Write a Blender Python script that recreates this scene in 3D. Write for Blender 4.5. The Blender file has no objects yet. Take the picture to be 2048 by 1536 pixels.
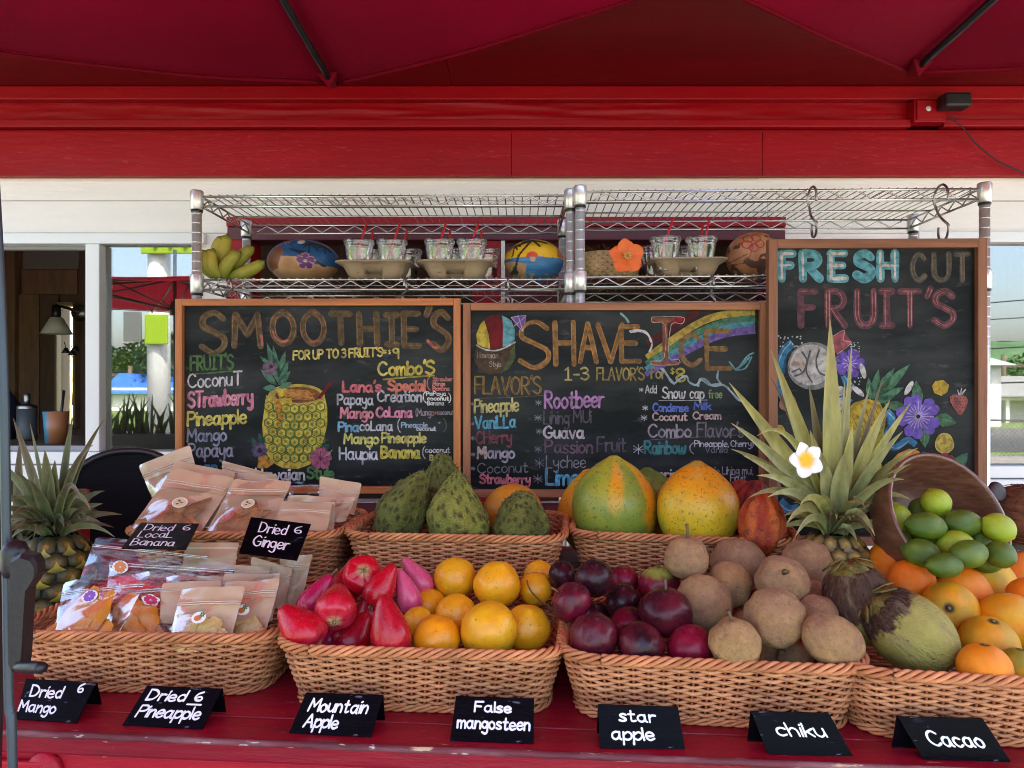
import bpy, bmesh, math, random
from mathutils import Vector, Matrix, noise as mnoise
R = math.radians
random.seed(7)
SC = bpy.context.scene
COL = SC.collection

# ------------------------------------------------------------------ camera, sky, sun, exposure
EYE = 1.40
FPX = 1450.0
cam_d = bpy.data.cameras.new("camera")
cam_d.sensor_width = 36.0
cam_d.lens = 36.0 * FPX / 2048.0
cam_d.clip_start = 0.02
cam_d.clip_end = 2000
cam = bpy.data.objects.new("camera", cam_d)
COL.objects.link(cam)
cam.location = (0, 0, EYE)
cam.rotation_euler = (R(90), 0, 0)
SC.camera = cam

SUN_EL, SUN_AZ = 58.0, 28.0          # high, coming over the building roof
w = bpy.data.worlds.new("World"); SC.world = w
w.use_nodes = True
nt = w.node_tree
bg = nt.nodes["Background"]
sky = nt.nodes.new("ShaderNodeTexSky")
sky.sky_type = 'NISHITA'; sky.sun_disc = False
sky.sun_elevation = R(SUN_EL); sky.sun_rotation = R(SUN_AZ)
sky.dust_density = 4.0; sky.air_density = 1.0; sky.ozone_density = 0.4
nt.links.new(sky.outputs[0], bg.inputs[0]); bg.inputs[1].default_value = 0.15
sun_d = bpy.data.lights.new("sun", 'SUN'); sun_d.energy = 4.0; sun_d.angle = R(0.6); sun_d.color = (1, .95, .87)
sun = bpy.data.objects.new("sun", sun_d); COL.objects.link(sun)
sd = Vector((math.sin(R(SUN_AZ)) * math.cos(R(SUN_EL)), math.cos(R(SUN_AZ)) * math.cos(R(SUN_EL)), math.sin(R(SUN_EL))))
sun.rotation_euler = (-sd).to_track_quat('-Z', 'Y').to_euler()
SC.view_settings.view_transform = 'Standard'
SC.view_settings.look = 'None'
SC.view_settings.exposure = 2.85
SC.view_settings.gamma = 1
SC.cycles.use_denoising = True
SC.cycles.filter_width = 1.0
SC.cycles.max_bounces = 10
SC.cycles.transparent_max_bounces = 24
SC.cycles.caustics_reflective = False
SC.cycles.caustics_refractive = False

# ------------------------------------------------------------------ helpers
def P(px, py, d):
    """a point seen at photo pixel (px, py), d metres in front of the lens"""
    return Vector(((px - 1024) / FPX * d, d, EYE - (py - 768) / FPX * d))
def lin(r, g, b):
    f = lambda c: ((c / 255 + .055) / 1.055) ** 2.4 if c > 10 else c / 255 / 12.92
    return (f(r), f(g), f(b))
def lerp(a, b, t): return a + (b - a) * t
def clamp(x, a=0., b=1.): return max(a, min(b, x))
def sstep(a, b, x):
    t = clamp((x - a) / (b - a)); return t * t * (3 - 2 * t)
def mixc(a, b, t): return tuple(lerp(a[i], b[i], t) for i in range(3))
def ns(p, s=1.0, o=0.0): return mnoise.noise(Vector((p[0] * s + o, p[1] * s + o * 1.7, p[2] * s - o)))

class MB:
    """collects geometry for ONE mesh"""
    def __init__(s): s.v = []; s.f = []; s.c = None; s.sm = []
    def add(s, vs, fs, smooth=True, cols=None):
        o = len(s.v)
        s.v += [tuple(q) for q in vs]
        s.f += [tuple(i + o for i in f) for f in fs]
        s.sm += [smooth] * len(fs)
        if cols is not None:
            if s.c is None: s.c = [(1, 1, 1)] * o
            s.c += list(cols)
        elif s.c is not None: s.c += [(1, 1, 1)] * len(vs)
        return s
    def box(s, c, size, M=None, bev=0.0):
        bm = bmesh.new()
        bmesh.ops.create_cube(bm, size=1.0)
        for v in bm.verts: v.co = Vector((v.co.x * size[0], v.co.y * size[1], v.co.z * size[2]))
        if bev > 0:
            bmesh.ops.bevel(bm, geom=list(bm.edges), offset=bev, segments=2, affect='EDGES', profile=.6)
        bm.verts.index_update()
        vs = [v.co.copy() for v in bm.verts]
        if M is not None: vs = [M @ v for v in vs]
        vs = [v + Vector(c) for v in vs]
        fs = [[v.index for v in f.verts] for f in bm.faces]
        bm.free()
        return s.add(vs, fs, smooth=False)
    def tube(s, path, r, n=8, closed=False, cap=True, cols=None):
        path = [Vector(p) for p in path]; m = len(path)
        rr = r if isinstance(r, (list, tuple)) else [r] * m
        up = None; vs = []; cc = []
        for i in range(m):
            a = path[i - 1] if (i > 0 or closed) else path[i]
            b = path[(i + 1) % m] if (i < m - 1 or closed) else path[i]
            t = (b - a)
            t = t.normalized() if t.length > 1e-9 else Vector((0, 0, 1))
            if up is None:
                up = Vector((0, 0, 1)) if abs(t.z) < .9 else Vector((1, 0, 0))
            x = up - t * up.dot(t)
            if x.length < 1e-6: x = t.orthogonal()
            x.normalize(); y = t.cross(x); up = x
            for k in range(n):
                an = 2 * math.pi * k / n
                vs.append(path[i] + (x * math.cos(an) + y * math.sin(an)) * rr[i])
                if cols: cc.append(cols[i])
        fs = []
        for i in range(m if closed else m - 1):
            j = (i + 1) % m
            for k in range(n):
                l = (k + 1) % n
                fs.append((i * n + k, i * n + l, j * n + l, j * n + k))
        if cap and not closed:
            fs.append(tuple(range(n - 1, -1, -1))); fs.append(tuple((m - 1) * n + k for k in range(n)))
        return s.add(vs, fs, True, cc if cols else None)
    def lathe(s, prof, n=24, M=None, close=False):
        vs = []; fs = []
        m = len(prof)
        for (r, z) in prof:
            for k in range(n):
                a = 2 * math.pi * k / n
                vs.append(Vector((max(r, 1e-5) * math.cos(a), max(r, 1e-5) * math.sin(a), z)))
        for i in range(m - 1):
            for k in range(n):
                l = (k + 1) % n
                fs.append((i * n + k, i * n + l, (i + 1) * n + l, (i + 1) * n + k))
        if close:
            fs.append(tuple(range(n - 1, -1, -1))); fs.append(tuple((m - 1) * n + k for k in range(n)))
        if M is not None: vs = [M @ v for v in vs]
        return s.add(vs, fs)
    def grid(s, fn, nu, nv, cf=None):
        vs = []; cc = []
        for j in range(nv + 1):
            for i in range(nu + 1):
                p = fn(i / nu, j / nv); vs.append(p)
                if cf: cc.append(cf(i / nu, j / nv))
        fs = [(j * (nu + 1) + i, j * (nu + 1) + i + 1, (j + 1) * (nu + 1) + i + 1, (j + 1) * (nu + 1) + i) for j in range(nv) for i in range(nu)]
        return s.add(vs, fs, True, cc if cf else None)
    def poly(s, pts):
        return s.add(pts, [tuple(range(len(pts)))], False)
    def mesh(s, name):
        me = bpy.data.meshes.new(name)
        me.from_pydata(s.v, [], s.f); 
        me.polygons.foreach_set('use_smooth', s.sm)
        if s.c is not None:
            ca = me.color_attributes.new('Col', 'FLOAT_COLOR', 'POINT')
            ca.data.foreach_set('color', [x for c in s.c for x in (c[0], c[1], c[2], 1.0)])
        me.update()
        return me

def tag(o, label=None, cat=None, group=None, kind=None):
    if label: o["label"] = label
    if cat: o["category"] = cat
    if group: o["group"] = group
    if kind: o["kind"] = kind
    return o
def thing(name, label, cat, loc=(0, 0, 0), rotz=0.0, group=None):
    o = bpy.data.objects.new(name, None); COL.objects.link(o)
    o.empty_display_size = .05
    o.location = loc; o.rotation_euler = (0, 0, rotz)
    return tag(o, label, cat, group)
def wloc(o):
    v = Vector((0, 0, 0))
    while o is not None: v += Vector(o.location); o = o.parent
    return v
def put(name, mb, m, parent=None, loc=None, world=False, label=None):
    """link a mesh as one object; world=True: vertices are in world space and the parent is unrotated"""
    if isinstance(mb, MB):
        if world:
            base = wloc(parent) if parent else Vector(loc or (0, 0, 0))
            mb.v = [(v[0] - base.x, v[1] - base.y, v[2] - base.z) for v in mb.v]
        me = mb.mesh(name)
        for q in (m if isinstance(m, (list, tuple)) else [m]): me.materials.append(q)
    else: me = mb
    o = bpy.data.objects.new(name, me); COL.objects.link(o)
    if parent is not None: o.parent = parent
    elif loc is not None: o.location = loc
    if label: o["label"] = label
    return o
def struct(name, mb, m, parent=None):
    o = put(name, mb, m, parent)
    o["kind"] = "structure"; return o

# ------------------------------------------------------------------ materials
MATS = {}
def mat(name, col=(.5, .5, .5), rough=.5, spec=.5, metal=0., var=0., vs=6., bump=0., bs=30., vcol=False,
        speck=None, coat=0., stretch=None, rnd=0., trans=0., patch=None, rvar=0., sss=0., coords='Object', bdist=.01):
    if name in MATS: return MATS[name]
    m = bpy.data.materials.new(name); m.use_nodes = True
    n = m.node_tree; L = n.links; b = n.nodes["Principled BSDF"]
    b.inputs["Roughness"].default_value = rough; b.inputs["Metallic"].default_value = metal
    b.inputs["Specular IOR Level"].default_value = spec; b.inputs["Coat Weight"].default_value = coat
    b.inputs["Coat Roughness"].default_value = .12
    tc = n.nodes.new("ShaderNodeTexCoord"); mp = n.nodes.new("ShaderNodeMapping")
    L.new(tc.outputs[coords], mp.inputs[0])
    if stretch: mp.inputs["Scale"].default_value = stretch
    def NZ(scale, detail=6, rgh=.6):
        q = n.nodes.new("ShaderNodeTexNoise"); q.inputs["Scale"].default_value = scale
        q.inputs["Detail"].default_value = detail; q.inputs["Roughness"].default_value = rgh
        L.new(mp.outputs[0], q.inputs["Vector"]); return q.outputs["Fac"]
    def MR(src, a, b_, c=0., d=1.):
        q = n.nodes.new("ShaderNodeMapRange"); L.new(src, q.inputs[0])
        q.inputs[1].default_value = a; q.inputs[2].default_value = b_; q.inputs[3].default_value = c; q.inputs[4].default_value = d
        return q.outputs[0]
    def MIX(fac, a, b_, mode='MIX'):
        q = n.nodes.new("ShaderNodeMix"); q.data_type = 'RGBA'; q.blend_type = mode
        if isinstance(fac, float): q.inputs[0].default_value = fac
        else: L.new(fac, q.inputs[0])
        for k, x in ((6, a), (7, b_)):
            if isinstance(x, tuple): q.inputs[k].default_value = (*x, 1)
            else: L.new(x, q.inputs[k])
        return q.outputs[2]
    if vcol:
        a = n.nodes.new("ShaderNodeVertexColor"); a.layer_name = 'Col'; c = a.outputs[0]
    else:
        q = n.nodes.new("ShaderNodeRGB"); q.outputs[0].default_value = (*col, 1); c = q.outputs[0]
    if var > 0:
        f = MR(NZ(vs), .3, .7, 1 - var, 1 + var)
        q = n.nodes.new("ShaderNodeVectorMath"); q.operation = 'SCALE'
        L.new(c, q.inputs[0]); L.new(f, q.inputs["Scale"]); c = q.outputs[0]
    if rnd > 0:
        oi = n.nodes.new("ShaderNodeObjectInfo")
        f = MR(oi.outputs["Random"], 0, 1, 1 - rnd, 1 + rnd)
        q = n.nodes.new("ShaderNodeVectorMath"); q.operation = 'SCALE'
        L.new(c, q.inputs[0]); L.new(f, q.inputs["Scale"]); c = q.outputs[0]
    for (sc, lo, hi, pc, amt) in (patch or []):
        c = MIX(MR(NZ(sc, 4), lo, hi, 0, amt), c, pc)
    if speck:
        sc, th, pc, amt = speck
        v = n.nodes.new("ShaderNodeTexVoronoi"); v.inputs["Scale"].default_value = sc
        L.new(mp.outputs[0], v.inputs["Vector"])
        c = MIX(MR(v.outputs["Distance"], th, th * .55, 0, amt), c, pc)
    L.new(c, b.inputs["Base Color"])
    if rvar > 0: L.new(MR(NZ(vs * 2.3), .3, .7, max(.02, rough - rvar), rough + rvar), b.inputs["Roughness"])
    if bump > 0:
        bp = n.nodes.new("ShaderNodeBump"); bp.inputs["Strength"].default_value = bump
        bp.inputs["Distance"].default_value = bdist
        L.new(NZ(bs, 5), bp.inputs["Height"]); L.new(bp.outputs[0], b.inputs["Normal"])
    if sss > 0:
        b.inputs["Subsurface Weight"].default_value = sss; b.inputs["Subsurface Scale"].default_value = .01
    if trans > 0:
        tr = n.nodes.new("ShaderNodeBsdfTranslucent"); ms = n.nodes.new("ShaderNodeMixShader")
        ms.inputs[0].default_value = trans; L.new(c, tr.inputs[0])
        L.new(b.outputs[0], ms.inputs[1]); L.new(tr.outputs[0], ms.inputs[2])
        L.new(ms.outputs[0], n.nodes["Material Output"].inputs[0])
    MATS[name] = m; return m

def clear_mat(name, tint=(1, 1, 1), rough=.05, base=.05, edge=.6, bump=0., bs=20., gcol=(1, 1, 1)):
    """clear film or glass: see-through with a mirror-like sheen that grows at grazing angles"""
    if name in MATS: return MATS[name]
    m = bpy.data.materials.new(name); m.use_nodes = True
    n = m.node_tree; L = n.links
    n.nodes.remove(n.nodes["Principled BSDF"])
    t = n.nodes.new("ShaderNodeBsdfTransparent"); t.inputs[0].default_value = (*tint, 1)
    g = n.nodes.new("ShaderNodeBsdfAnisotropic") if False else n.nodes.new("ShaderNodeBsdfGlossy")
    g.inputs["Roughness"].default_value = rough; g.inputs[0].default_value = (*gcol, 1)
    lw = n.nodes.new("ShaderNodeLayerWeight"); lw.inputs[0].default_value = .35
    mr = n.nodes.new("ShaderNodeMapRange"); mr.inputs[3].default_value = base; mr.inputs[4].default_value = edge
    L.new(lw.outputs["Fresnel"], mr.inputs[0])
    ms = n.nodes.new("ShaderNodeMixShader")
    L.new(mr.outputs[0], ms.inputs[0]); L.new(t.outputs[0], ms.inputs[1]); L.new(g.outputs[0], ms.inputs[2])
    L.new(ms.outputs[0], n.nodes["Material Output"].inputs[0])
    if bump > 0:
        tc = n.nodes.new("ShaderNodeTexCoord"); nz = n.nodes.new("ShaderNodeTexNoise"); nz.inputs["Scale"].default_value = bs
        nz.inputs["Detail"].default_value = 3; nz.inputs["Distortion"].default_value = 1.0
        bp = n.nodes.new("ShaderNodeBump"); bp.inputs["Strength"].default_value = bump; bp.inputs["Distance"].default_value = .01
        L.new(tc.outputs["Object"], nz.inputs["Vector"]); L.new(nz.outputs["Fac"], bp.inputs["Height"])
        L.new(bp.outputs[0], g.inputs["Normal"]); L.new(bp.outputs[0], lw.inputs["Normal"])
    MATS[name] = m; return m

M_RED = mat("red_paint", (.33, .0028, .008), .5, .2, var=.12, vs=2, bump=.16, bs=8, stretch=(1, 3, 7), patch=[(26, .62, .68, (.46, .05, .06), .5), (.9, .5, .75, (.20, .003, .006), .6)], rvar=.12)
M_REDSMOOTH = mat("red_paint_smooth", (.33, .003, .009), .42, .28, var=.1, vs=3, bump=.12, bs=12, stretch=(1, 3, 5), rvar=.12, patch=[(30, .69, .73, (.45, .08, .08), .5)])
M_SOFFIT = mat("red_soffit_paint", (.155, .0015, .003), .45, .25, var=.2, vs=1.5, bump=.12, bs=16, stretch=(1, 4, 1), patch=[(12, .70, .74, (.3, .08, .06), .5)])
M_COUNTER = mat("red_counter_paint", (.27, .006, .02), .4, .3, var=.18, vs=3, bump=.2, bs=12, stretch=(1, 6, 6), rvar=.14,
                patch=[(5, .54, .75, (.075, .012, .018), .6), (17, .69, .71, (.50, .30, .16), .9), (34, .69, .72, (.50, .42, .42), .7)])
M_APRON = mat("red_apron_paint", (.40, .008, .024), .45, .3, var=.14, vs=3, bump=.2, bs=14, stretch=(1, 5, 5), patch=[(30, .68, .71, (.55, .30, .22), .8)])
M_WHITE = mat("white_paint", (.90, .815, .745), .5, .35, var=.04, vs=2.5, bump=.15, bs=8, stretch=(1, 3, 8), patch=[(30, .70, .74, (.45, .38, .3), .6)])
M_VINYL = mat("white_vinyl", (.84, .80, .77), .35, .5, var=.03, vs=3)
M_FABRIC = mat("red_umbrella_fabric", (.20, .0008, .0135), .85, .15, var=.14, vs=3, bump=.15, bs=300, trans=.25)
M_BLACKMETAL = mat("black_metal", (.012, .012, .013), .35, .5, var=.1)
M_POLE = mat("slate_pole", (.045, .062, .080), .35, .5, metal=.3, var=.12, vs=8)
M_DARKPLASTIC = mat("dark_plastic", (.009, .009, .011), .38, .5, bump=.1, bs=80)
M_CHROME = mat("chrome_wire", (.62, .60, .57), .22, .5, metal=1., var=.2, vs=15)
M_POSTS = mat("satin_chrome", (.80, .80, .78), .32, .6, metal=.6, var=.12, vs=9, rvar=.08)
M_STEEL = mat("dull_steel", (.35, .33, .31), .35, .5, metal=1.)
M_WICKER = mat("wicker", vcol=True, rough=.55, spec=.3, var=.22, vs=24, rnd=.10, bump=.15, bs=200, patch=[(9, .58, .72, (.26, .095, .035), .4)])
M_WICKERDK = mat("wicker_floor", (.22, .085, .035), .6, .3, var=.2, vs=20)
M_WOOD_A = mat("orange_wood", (.42, .15, .040), .42, .5, var=.3, vs=10, stretch=(1, 1, 1), bump=.2, bs=60, rnd=.05)
M_WOOD_B = mat("brown_wood", (.30, .125, .055), .5, .4, var=.3, vs=12, bump=.2, bs=60)
M_WOOD_C = mat("dark_brown_wood", (.21, .085, .038), .5, .4, var=.3, vs=12, bump=.2, bs=60)
M_BOARD = mat("chalkboard", (.006, .0075, .008), .46, .12, var=.45, vs=2.2, stretch=(1, 1, 3), rvar=.1, bump=.05, bs=40,
              patch=[(2.6, .42, .75, (.060, .066, .066), .75), (22, .60, .72, (.10, .105, .105), .4)])
M_CARD = mat("black_card", (.0028, .0026, .0045), .35, .05, var=.3, vs=14, bump=.12, bs=40, stretch=(1, 1, 4), patch=[(45, .66, .72, (.18, .18, .24), .55), (12, .6, .74, (.03, .03, .045), .7)])
M_KRAFT = mat("kraft_paper", (.55, .365, .22), .55, .4, var=.08, vs=18, rnd=.1, bump=.25, bs=14, coat=.25, bdist=.004)
M_KRAFTDK = mat("kraft_paper_dull", (.40, .27, .15), .5, .4, var=.08, vs=18, rnd=.1, bump=.25, bs=14, coat=.3, bdist=.004)
M_FILM = clear_mat("clear_film", rough=.14, base=.025, edge=.38, bump=.2, bs=12)
M_CUP = clear_mat("clear_cup_plastic", (.92, .92, .93), .07, .09, .8)
M_PULP = mat("moulded_pulp", (.36, .265, .17), .85, .2, var=.1, vs=20, bump=.4, bs=90, bdist=.003)
M_STRAW = mat("red_straw", (.55, .02, .02), .3, .5)
M_PAPER = mat("white_paper", (.8, .78, .76), .5, .3)
def chalk(rgb, k=.66):
    nm = "chalk_%d_%d_%d" % rgb
    c = tuple(x * k for x in lin(*rgb))
    return mat(nm, c, .75, .2, var=.25, vs=40, patch=[(75, .45, .62, tuple(x * .28 + .008 for x in c), .7), (9, .5, .7, tuple(x * .5 for x in c), .6)], coords='Object')

# ------------------------------------------------------------------ ground and far surroundings (seen mirrored in the panes)
WY = 2.45                                   # face of the stall's wall
def V(px, py, D):
    p = P(px, py, D); p.y = 2 * (WY + .012) - p.y; return p
M_GRASS = mat("grass_ground", (.10, .16, .035), .9, .2, var=.35, vs=.8, patch=[(.35, .5, .7, (.16, .2, .06), .5)])
M_PAVE = mat("concrete_ground", (.19, .175, .16), .85, .3, var=.15, vs=3, bump=.2, bs=60)
M_ASPH = mat("asphalt", (.06, .06, .06), .9, .3, var=.15, vs=8)
M_LEAF = mat("tree_leaves", (.06, .11, .03), .7, .3, var=.4, vs=1.5, rnd=.2)
M_BARK = mat("bark", (.12, .09, .065), .9, .2, var=.3, vs=8)
struct("ground", MB().poly([(-600, -600, -.004), (600, -600, -.004), (600, 600, -.004), (-600, 600, -.004)]), M_GRASS)
struct("pavement", MB().box((0, -1.8, -.05), (22, 15.2, .11)), M_PAVE)
struct("road", MB().poly([(-300, -18, .002), (300, -18, .002), (300, -10, .002), (-300, -10, .002)]), M_ASPH)
def hills():
    mb = MB(); random.seed(3)
    for (y0, hs, off) in ((-330, 34, 0.), (-240, 20, 5.)):
        mb.grid(lambda u, v: Vector((lerp(-500, 500, u), y0 - 70 * (1 - abs(2 * v - 1)) + 70 * v,
                (hs * (.7 + .8 * ns((u * 9, off, 0), 1.0, 3.1 + off) + .3 * ns((u * 31, off, 1)))) * max(0, math.sin(v * math.pi)) - .5)), 120, 10)
    struct("hills", mb, mat("hill_forest", (.07, .13, .06), .95, .1, var=.35, vs=.05, patch=[(.02, .5, .7, (.13, .2, .09), .5)]))
hills()
def leaf_crown(c, rx, rz, n, size, seed):
    rnd = random.Random(seed); mb = MB()
    for i in range(n):
        while True:
            p = Vector((rnd.uniform(-1, 1), rnd.uniform(-1, 1), rnd.uniform(-1, 1)))
            if .25 < p.length < 1 and ns(p, 2.3, seed) > -.25: break
        q = Vector((c[0] + p.x * rx, c[1] + p.y * rx, c[2] + p.z * rz))
        a = Vector((rnd.gauss(0, 1), rnd.gauss(0, 1), rnd.gauss(0, .6))).normalized() * size
        b = a.orthogonal().normalized() * size * .5
        mb.add([q - a, q + b, q + a, q - b], [(0, 1, 2, 3)], False)
    return mb
def tree(p, h, rx, label, seed):
    t = thing("tree", label, "tree", (p[0], p[1], 0), 0, "trees across the road")
    tr = MB(); tr.tube([(0, 0, -.1), (.05 * h * .2, 0, h * .35), (0, .1, h * .7)], [h * .035, h * .026, h * .012])
    for k in range(4):
        a = k * 1.6 + seed
        tr.tube([(0, 0, h * .36), (math.cos(a) * rx * .55, math.sin(a) * rx * .55, h * .62)], [h * .016, h * .006])
    put("trunk", tr, M_BARK, t)
    put("crown", leaf_crown((0, 0, h * .66), rx, h * .34, 900, h * .05, seed), M_LEAF, t)
for i, (px, D, h, rx, lb) in enumerate([(235, 46, 3.6, 2.6, "low dark green tree mirrored beside the utility pole"),
        (300, 52, 4.6, 2.4, "round green tree mirrored above the blue roof"),
        (215, 60, 3.8, 3.0, "far green tree mirrored at the pane's left edge"),
        (345, 40, 4.2, 2.0, "green tree mirrored behind the street sign pole"),
        (2075, 60, 4.0, 3.0, "dark tree mirrored behind the white house")]):
    p = V(px, 800, D); tree((p.x, p.y), h, rx, lb, i + 1)

# utility pole with wires, street sign, blue roofed building, planters
def utility_pole(px, D, top, label, wires=True):
    p = V(px, 768, D); t = thing("utility_pole", label, "utility pole", (p.x, p.y, 0), 0, "utility poles across the road")
    put("pole", MB().tube([(0, 0, -.1), (0.1, 0, top)], [.16, .11]), M_BARK, t)
    put("crossarm", MB().box((0.1, 0, top - .5), (2.2, .12, .14)), M_BARK, t)
    if wires:
        put("transformer", MB().lathe([(.0, 0), (.28, 0), (.3, .1), (.3, .8), (.2, .9), (0, .9)], 14, Matrix.Translation((-.4, 0, top - 2.2))), M_STEEL, t)
        for k, (dz, sl) in enumerate([(-.3, .06), (-.45, .075), (-1.6, .05), (-2.1, .03)]):
            put("wire", MB().tube([(-60, -8 * k, top + dz - 2), (0.1, 0, top + dz), (60, 8 * k, top + dz + 60 * sl)], .03, 5), M_BLACKMETAL, t)
utility_pole(257, 40, 2.4, "wooden utility pole with crossarm mirrored in the left pane")
utility_pole(2003, 34, 2.75, "utility pole mirrored beside the white house", False)
p = V(318, 800, 8.4)
t = thing("street_sign", "lime green street sign on a thick white pole mirrored in the left pane", "sign", (p.x, p.y, 0))
M_LIME = mat("lime_sign", (.22, .34, .012), .4, .4); M_POLEW = mat("white_metal_pole", (.62, .64, .62), .35, .5, var=.08)
put("pole", MB().tube([(0, 0, 0), (0, 0, 4.2)], .125, 16), M_POLEW, t)
put("sign_panel", MB().box((.05, .16, 2.02), (.26, .03, .34), None, .01), M_LIME, t)
put("sign_back", MB().box((-.20, .2, 2.05), (.2, .03, .34), None, .01), M_STEEL, t)
put("upper_panel", MB().box((.25, .16, 3.28), (.75, .03, .80), None, .01), M_LIME, t)
st = MB()
for k in range(3): st.tube([(.05 + .17 * k, .185, 2.95), (.13 + .14 * k, .185, 3.5)], .02, 6)
put("lettering", st, M_BLACKMETAL, t)
p = V(312, 800, 38)
t = thing("house", "low building with a bright blue roof mirrored in the left pane", "house", (p.x, p.y, 0))
put("wall", MB().box((0, -2, .5), (5.4, 4, 1.4)), M_VINYL, t)
rf = MB(); rf.add([(-3, .4, .9), (3, .4, .9), (3, -2, 2.0), (-3, -2, 2.0), (3, -4.4, .9), (-3, -4.4, .9)], [(0, 1, 2, 3), (3, 2, 4, 5), (0, 3, 5), (1, 4, 2)], False)
put("roof", rf, mat("blue_roof", (.03, .12, .42), .5), t)
def house_right():
    p = V(2036, 800, 27); t = thing("house", "low white house with a grey roof and porch mirrored in the right pane", "house", (p.x, p.y, 0))
    put("wall", MB().box((2, -2, .42), (5.0, 4, .95)), M_VINYL, t)
    for x in (-.9, .1): put("porch_post", MB().box((x, .7, .4), (.12, .12, .82)), M_VINYL, t)
    put("porch_beam", MB().box((1.4, .7, .87), (5.2, .14, .12)), M_VINYL, t)
    rf = MB(); rf.add([(-1.6, 1.0, .95), (6, 1.0, .95), (5, -2, 1.72), (.4, -2, 1.72), (-1.6, -5, .95), (6, -5, .95)], [(0, 1, 2, 3), (3, 2, 5, 4), (0, 3, 4)], False)
    put("roof", rf, mat("grey_roof", (.20, .20, .19), .8), t)
    put("window", MB().box((.5, .02, .5), (.5, .05, .5)), M_BLACKMETAL, t)
    p = V(1984, 800, 24); t = thing("house", "white corner of a building with a pale green roof mirrored in the right pane", "house", (p.x, p.y, 0))
    put("wall", MB().box((-1.05, -1, .6), (2.7, 2, 2.9)), M_VINYL, t)
    rf = MB(); rf.add([(-2.8, .35, 2.02), (.6, .35, 2.02), (-1.05, -1, 2.75), (.6, -2.4, 2.02), (-2.8, -2.4, 2.02)], [(0, 1, 2), (1, 3, 2), (3, 4, 2), (4, 0, 2)], False)
    put("roof", rf, mat("pale_green_roof", (.30, .55, .40), .5), t)
house_right()
def fence():
    a = V(1940, 800, 14); t = thing("fence", "grey chain link fence along the grass mirrored in the right pane", "fence", (a.x, a.y, 0))
    mb = MB()
    for k in range(90):
        x = k * .09
        mb.tube([(x, 0, 0), (x + .68, 0, .68)], .004, 4); mb.tube([(x, 0, .68), (x + .68, 0, 0)], .004, 4)
    put("mesh_panel", mb, M_STEEL, t)
    put("rail", MB().tube([(0, 0, .7), (9, 0, .7)], .02, 8), M_STEEL, t)
    for k in range(4): put("post", MB().tube([(k * 2.4 + .1, 0, 0), (k * 2.4 + .1, 0, .75)], .03, 8), M_STEEL, t)
fence()
def planter():
    a = V(205, 800, 5.6); t = thing("planter_box", "black planter boxes of spiky plants mirrored low in the left pane", "planter", (a.x, a.y, 0))
    put("box", MB().box((.45, 0, .51), (1.15, .22, 1.02), None, .01), M_DARKPLASTIC, t)
    rnd = random.Random(4); mb = MB()
    for k in range(70):
        x = rnd.uniform(0, .7); h = rnd.uniform(.08, .33); a = rnd.uniform(0, 6.28); b = h * rnd.uniform(.1, .6)
        mb.tube([(x, 0, 1.02), (x + b * .4 * math.cos(a), b * .4 * math.sin(a), 1.02 + h * .6), (x + b * math.cos(a), b * math.sin(a), 1.02 + h)], [.012, .01, .001], 4)
    put("foliage", mb, M_LEAF, t)
planter()

# ------------------------------------------------------------------ the stall building
def zw(py): return EYE + (768 - py) / FPX * WY
def xw(px): return (px - 1024) / FPX * WY
bld = thing("stall_building", "fruit stand building with red eaves and white boarded wall", "building", (0, WY, 0))
def bb(name, x0, x1, z0, z1, yf, yb, m, bev=.0):
    return put(name, MB().box(((x0 + x1) / 2, (yf + yb) / 2, (z0 + z1) / 2), (x1 - x0, yb - yf, z1 - z0), None, bev), m, bld)
X0, X1 = -4.2, 4.2
XA, XB, XC, XD = xw(180), xw(208), xw(396), xw(457)
XR, XS = xw(1568), xw(1830)
bb("wall", X0, X1, zw(401), zw(356), 0, .08, M_WHITE, .002)
bb("wall", X0, xw(1534), zw(466), zw(402.5), -.003, .08, M_WHITE, .002)
bb("wall", xw(1535.5), X1, zw(466), zw(402.5), 0, .08, M_WHITE, .002)
bb("wall", XC + .002, XD - .001, .5, zw(467), 0, .08, M_WHITE)
bb("wall", XR, XS, .5, zw(467), 0, .08, M_WHITE)
bb("wall", X0, X1, 0, 1.00, 0.004, .08, M_WHITE)
bb("wall", X0, X0 + 1.2, 1.0, zw(467), 0, .08, M_WHITE)
bb("wall", 2.62, X1, 1.0, zw(467), 0, .08, M_WHITE)
# red eaves
bb("fascia", X0, xw(868 + 1024 - 870), zw(357), zw(270), -.034, .078, M_RED, .002)
bb("fascia", xw(1022) + .0015, xw(1518), zw(357), zw(270), -.0325, .078, M_RED, .002)
bb("fascia", xw(1518) + .0015, X1, zw(356), zw(270), -.031, .078, M_RED, .002)
# wavy band between the mouldings
mb = MB()
mb.grid(lambda u, v: Vector((lerp(X0, X1, u), -.020 - .011 * max(0, ns((lerp(X0, X1, u) * 1.6, v * 2.2, 0), 1.6, 2)) * math.exp(-((lerp(X0, X1, u) + .25) / .75) ** 2) * 1.6 - .002 * ns((u * 60, v * 5, 3)), lerp(zw(247), zw(211), v))), 420, 10)
put("fascia_band", mb, M_REDSMOOTH, bld)
bb("fascia_band", X0, X1, zw(248), zw(210), -.004, .078, M_RED)
bb("trim", X0, X1, zw(211), zw(184), -.052, .078, M_REDSMOOTH, .004)
bb("conduit", X0, xw(1806), zw(264), zw(249), -.05, -.005, M_REDSMOOTH, .004)
bb("conduit", xw(1872), X1, zw(262), zw(247.5), -.044, -.005, M_REDSMOOTH, .004)
bb("moulding", X0, X1, zw(272), zw(265.5), -.026, -.0, M_RED, .002)
bb("soffit", X0, xw(905), zw(184) + .001, zw(184) + .03, -.86, .1, M_SOFFIT)
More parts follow.
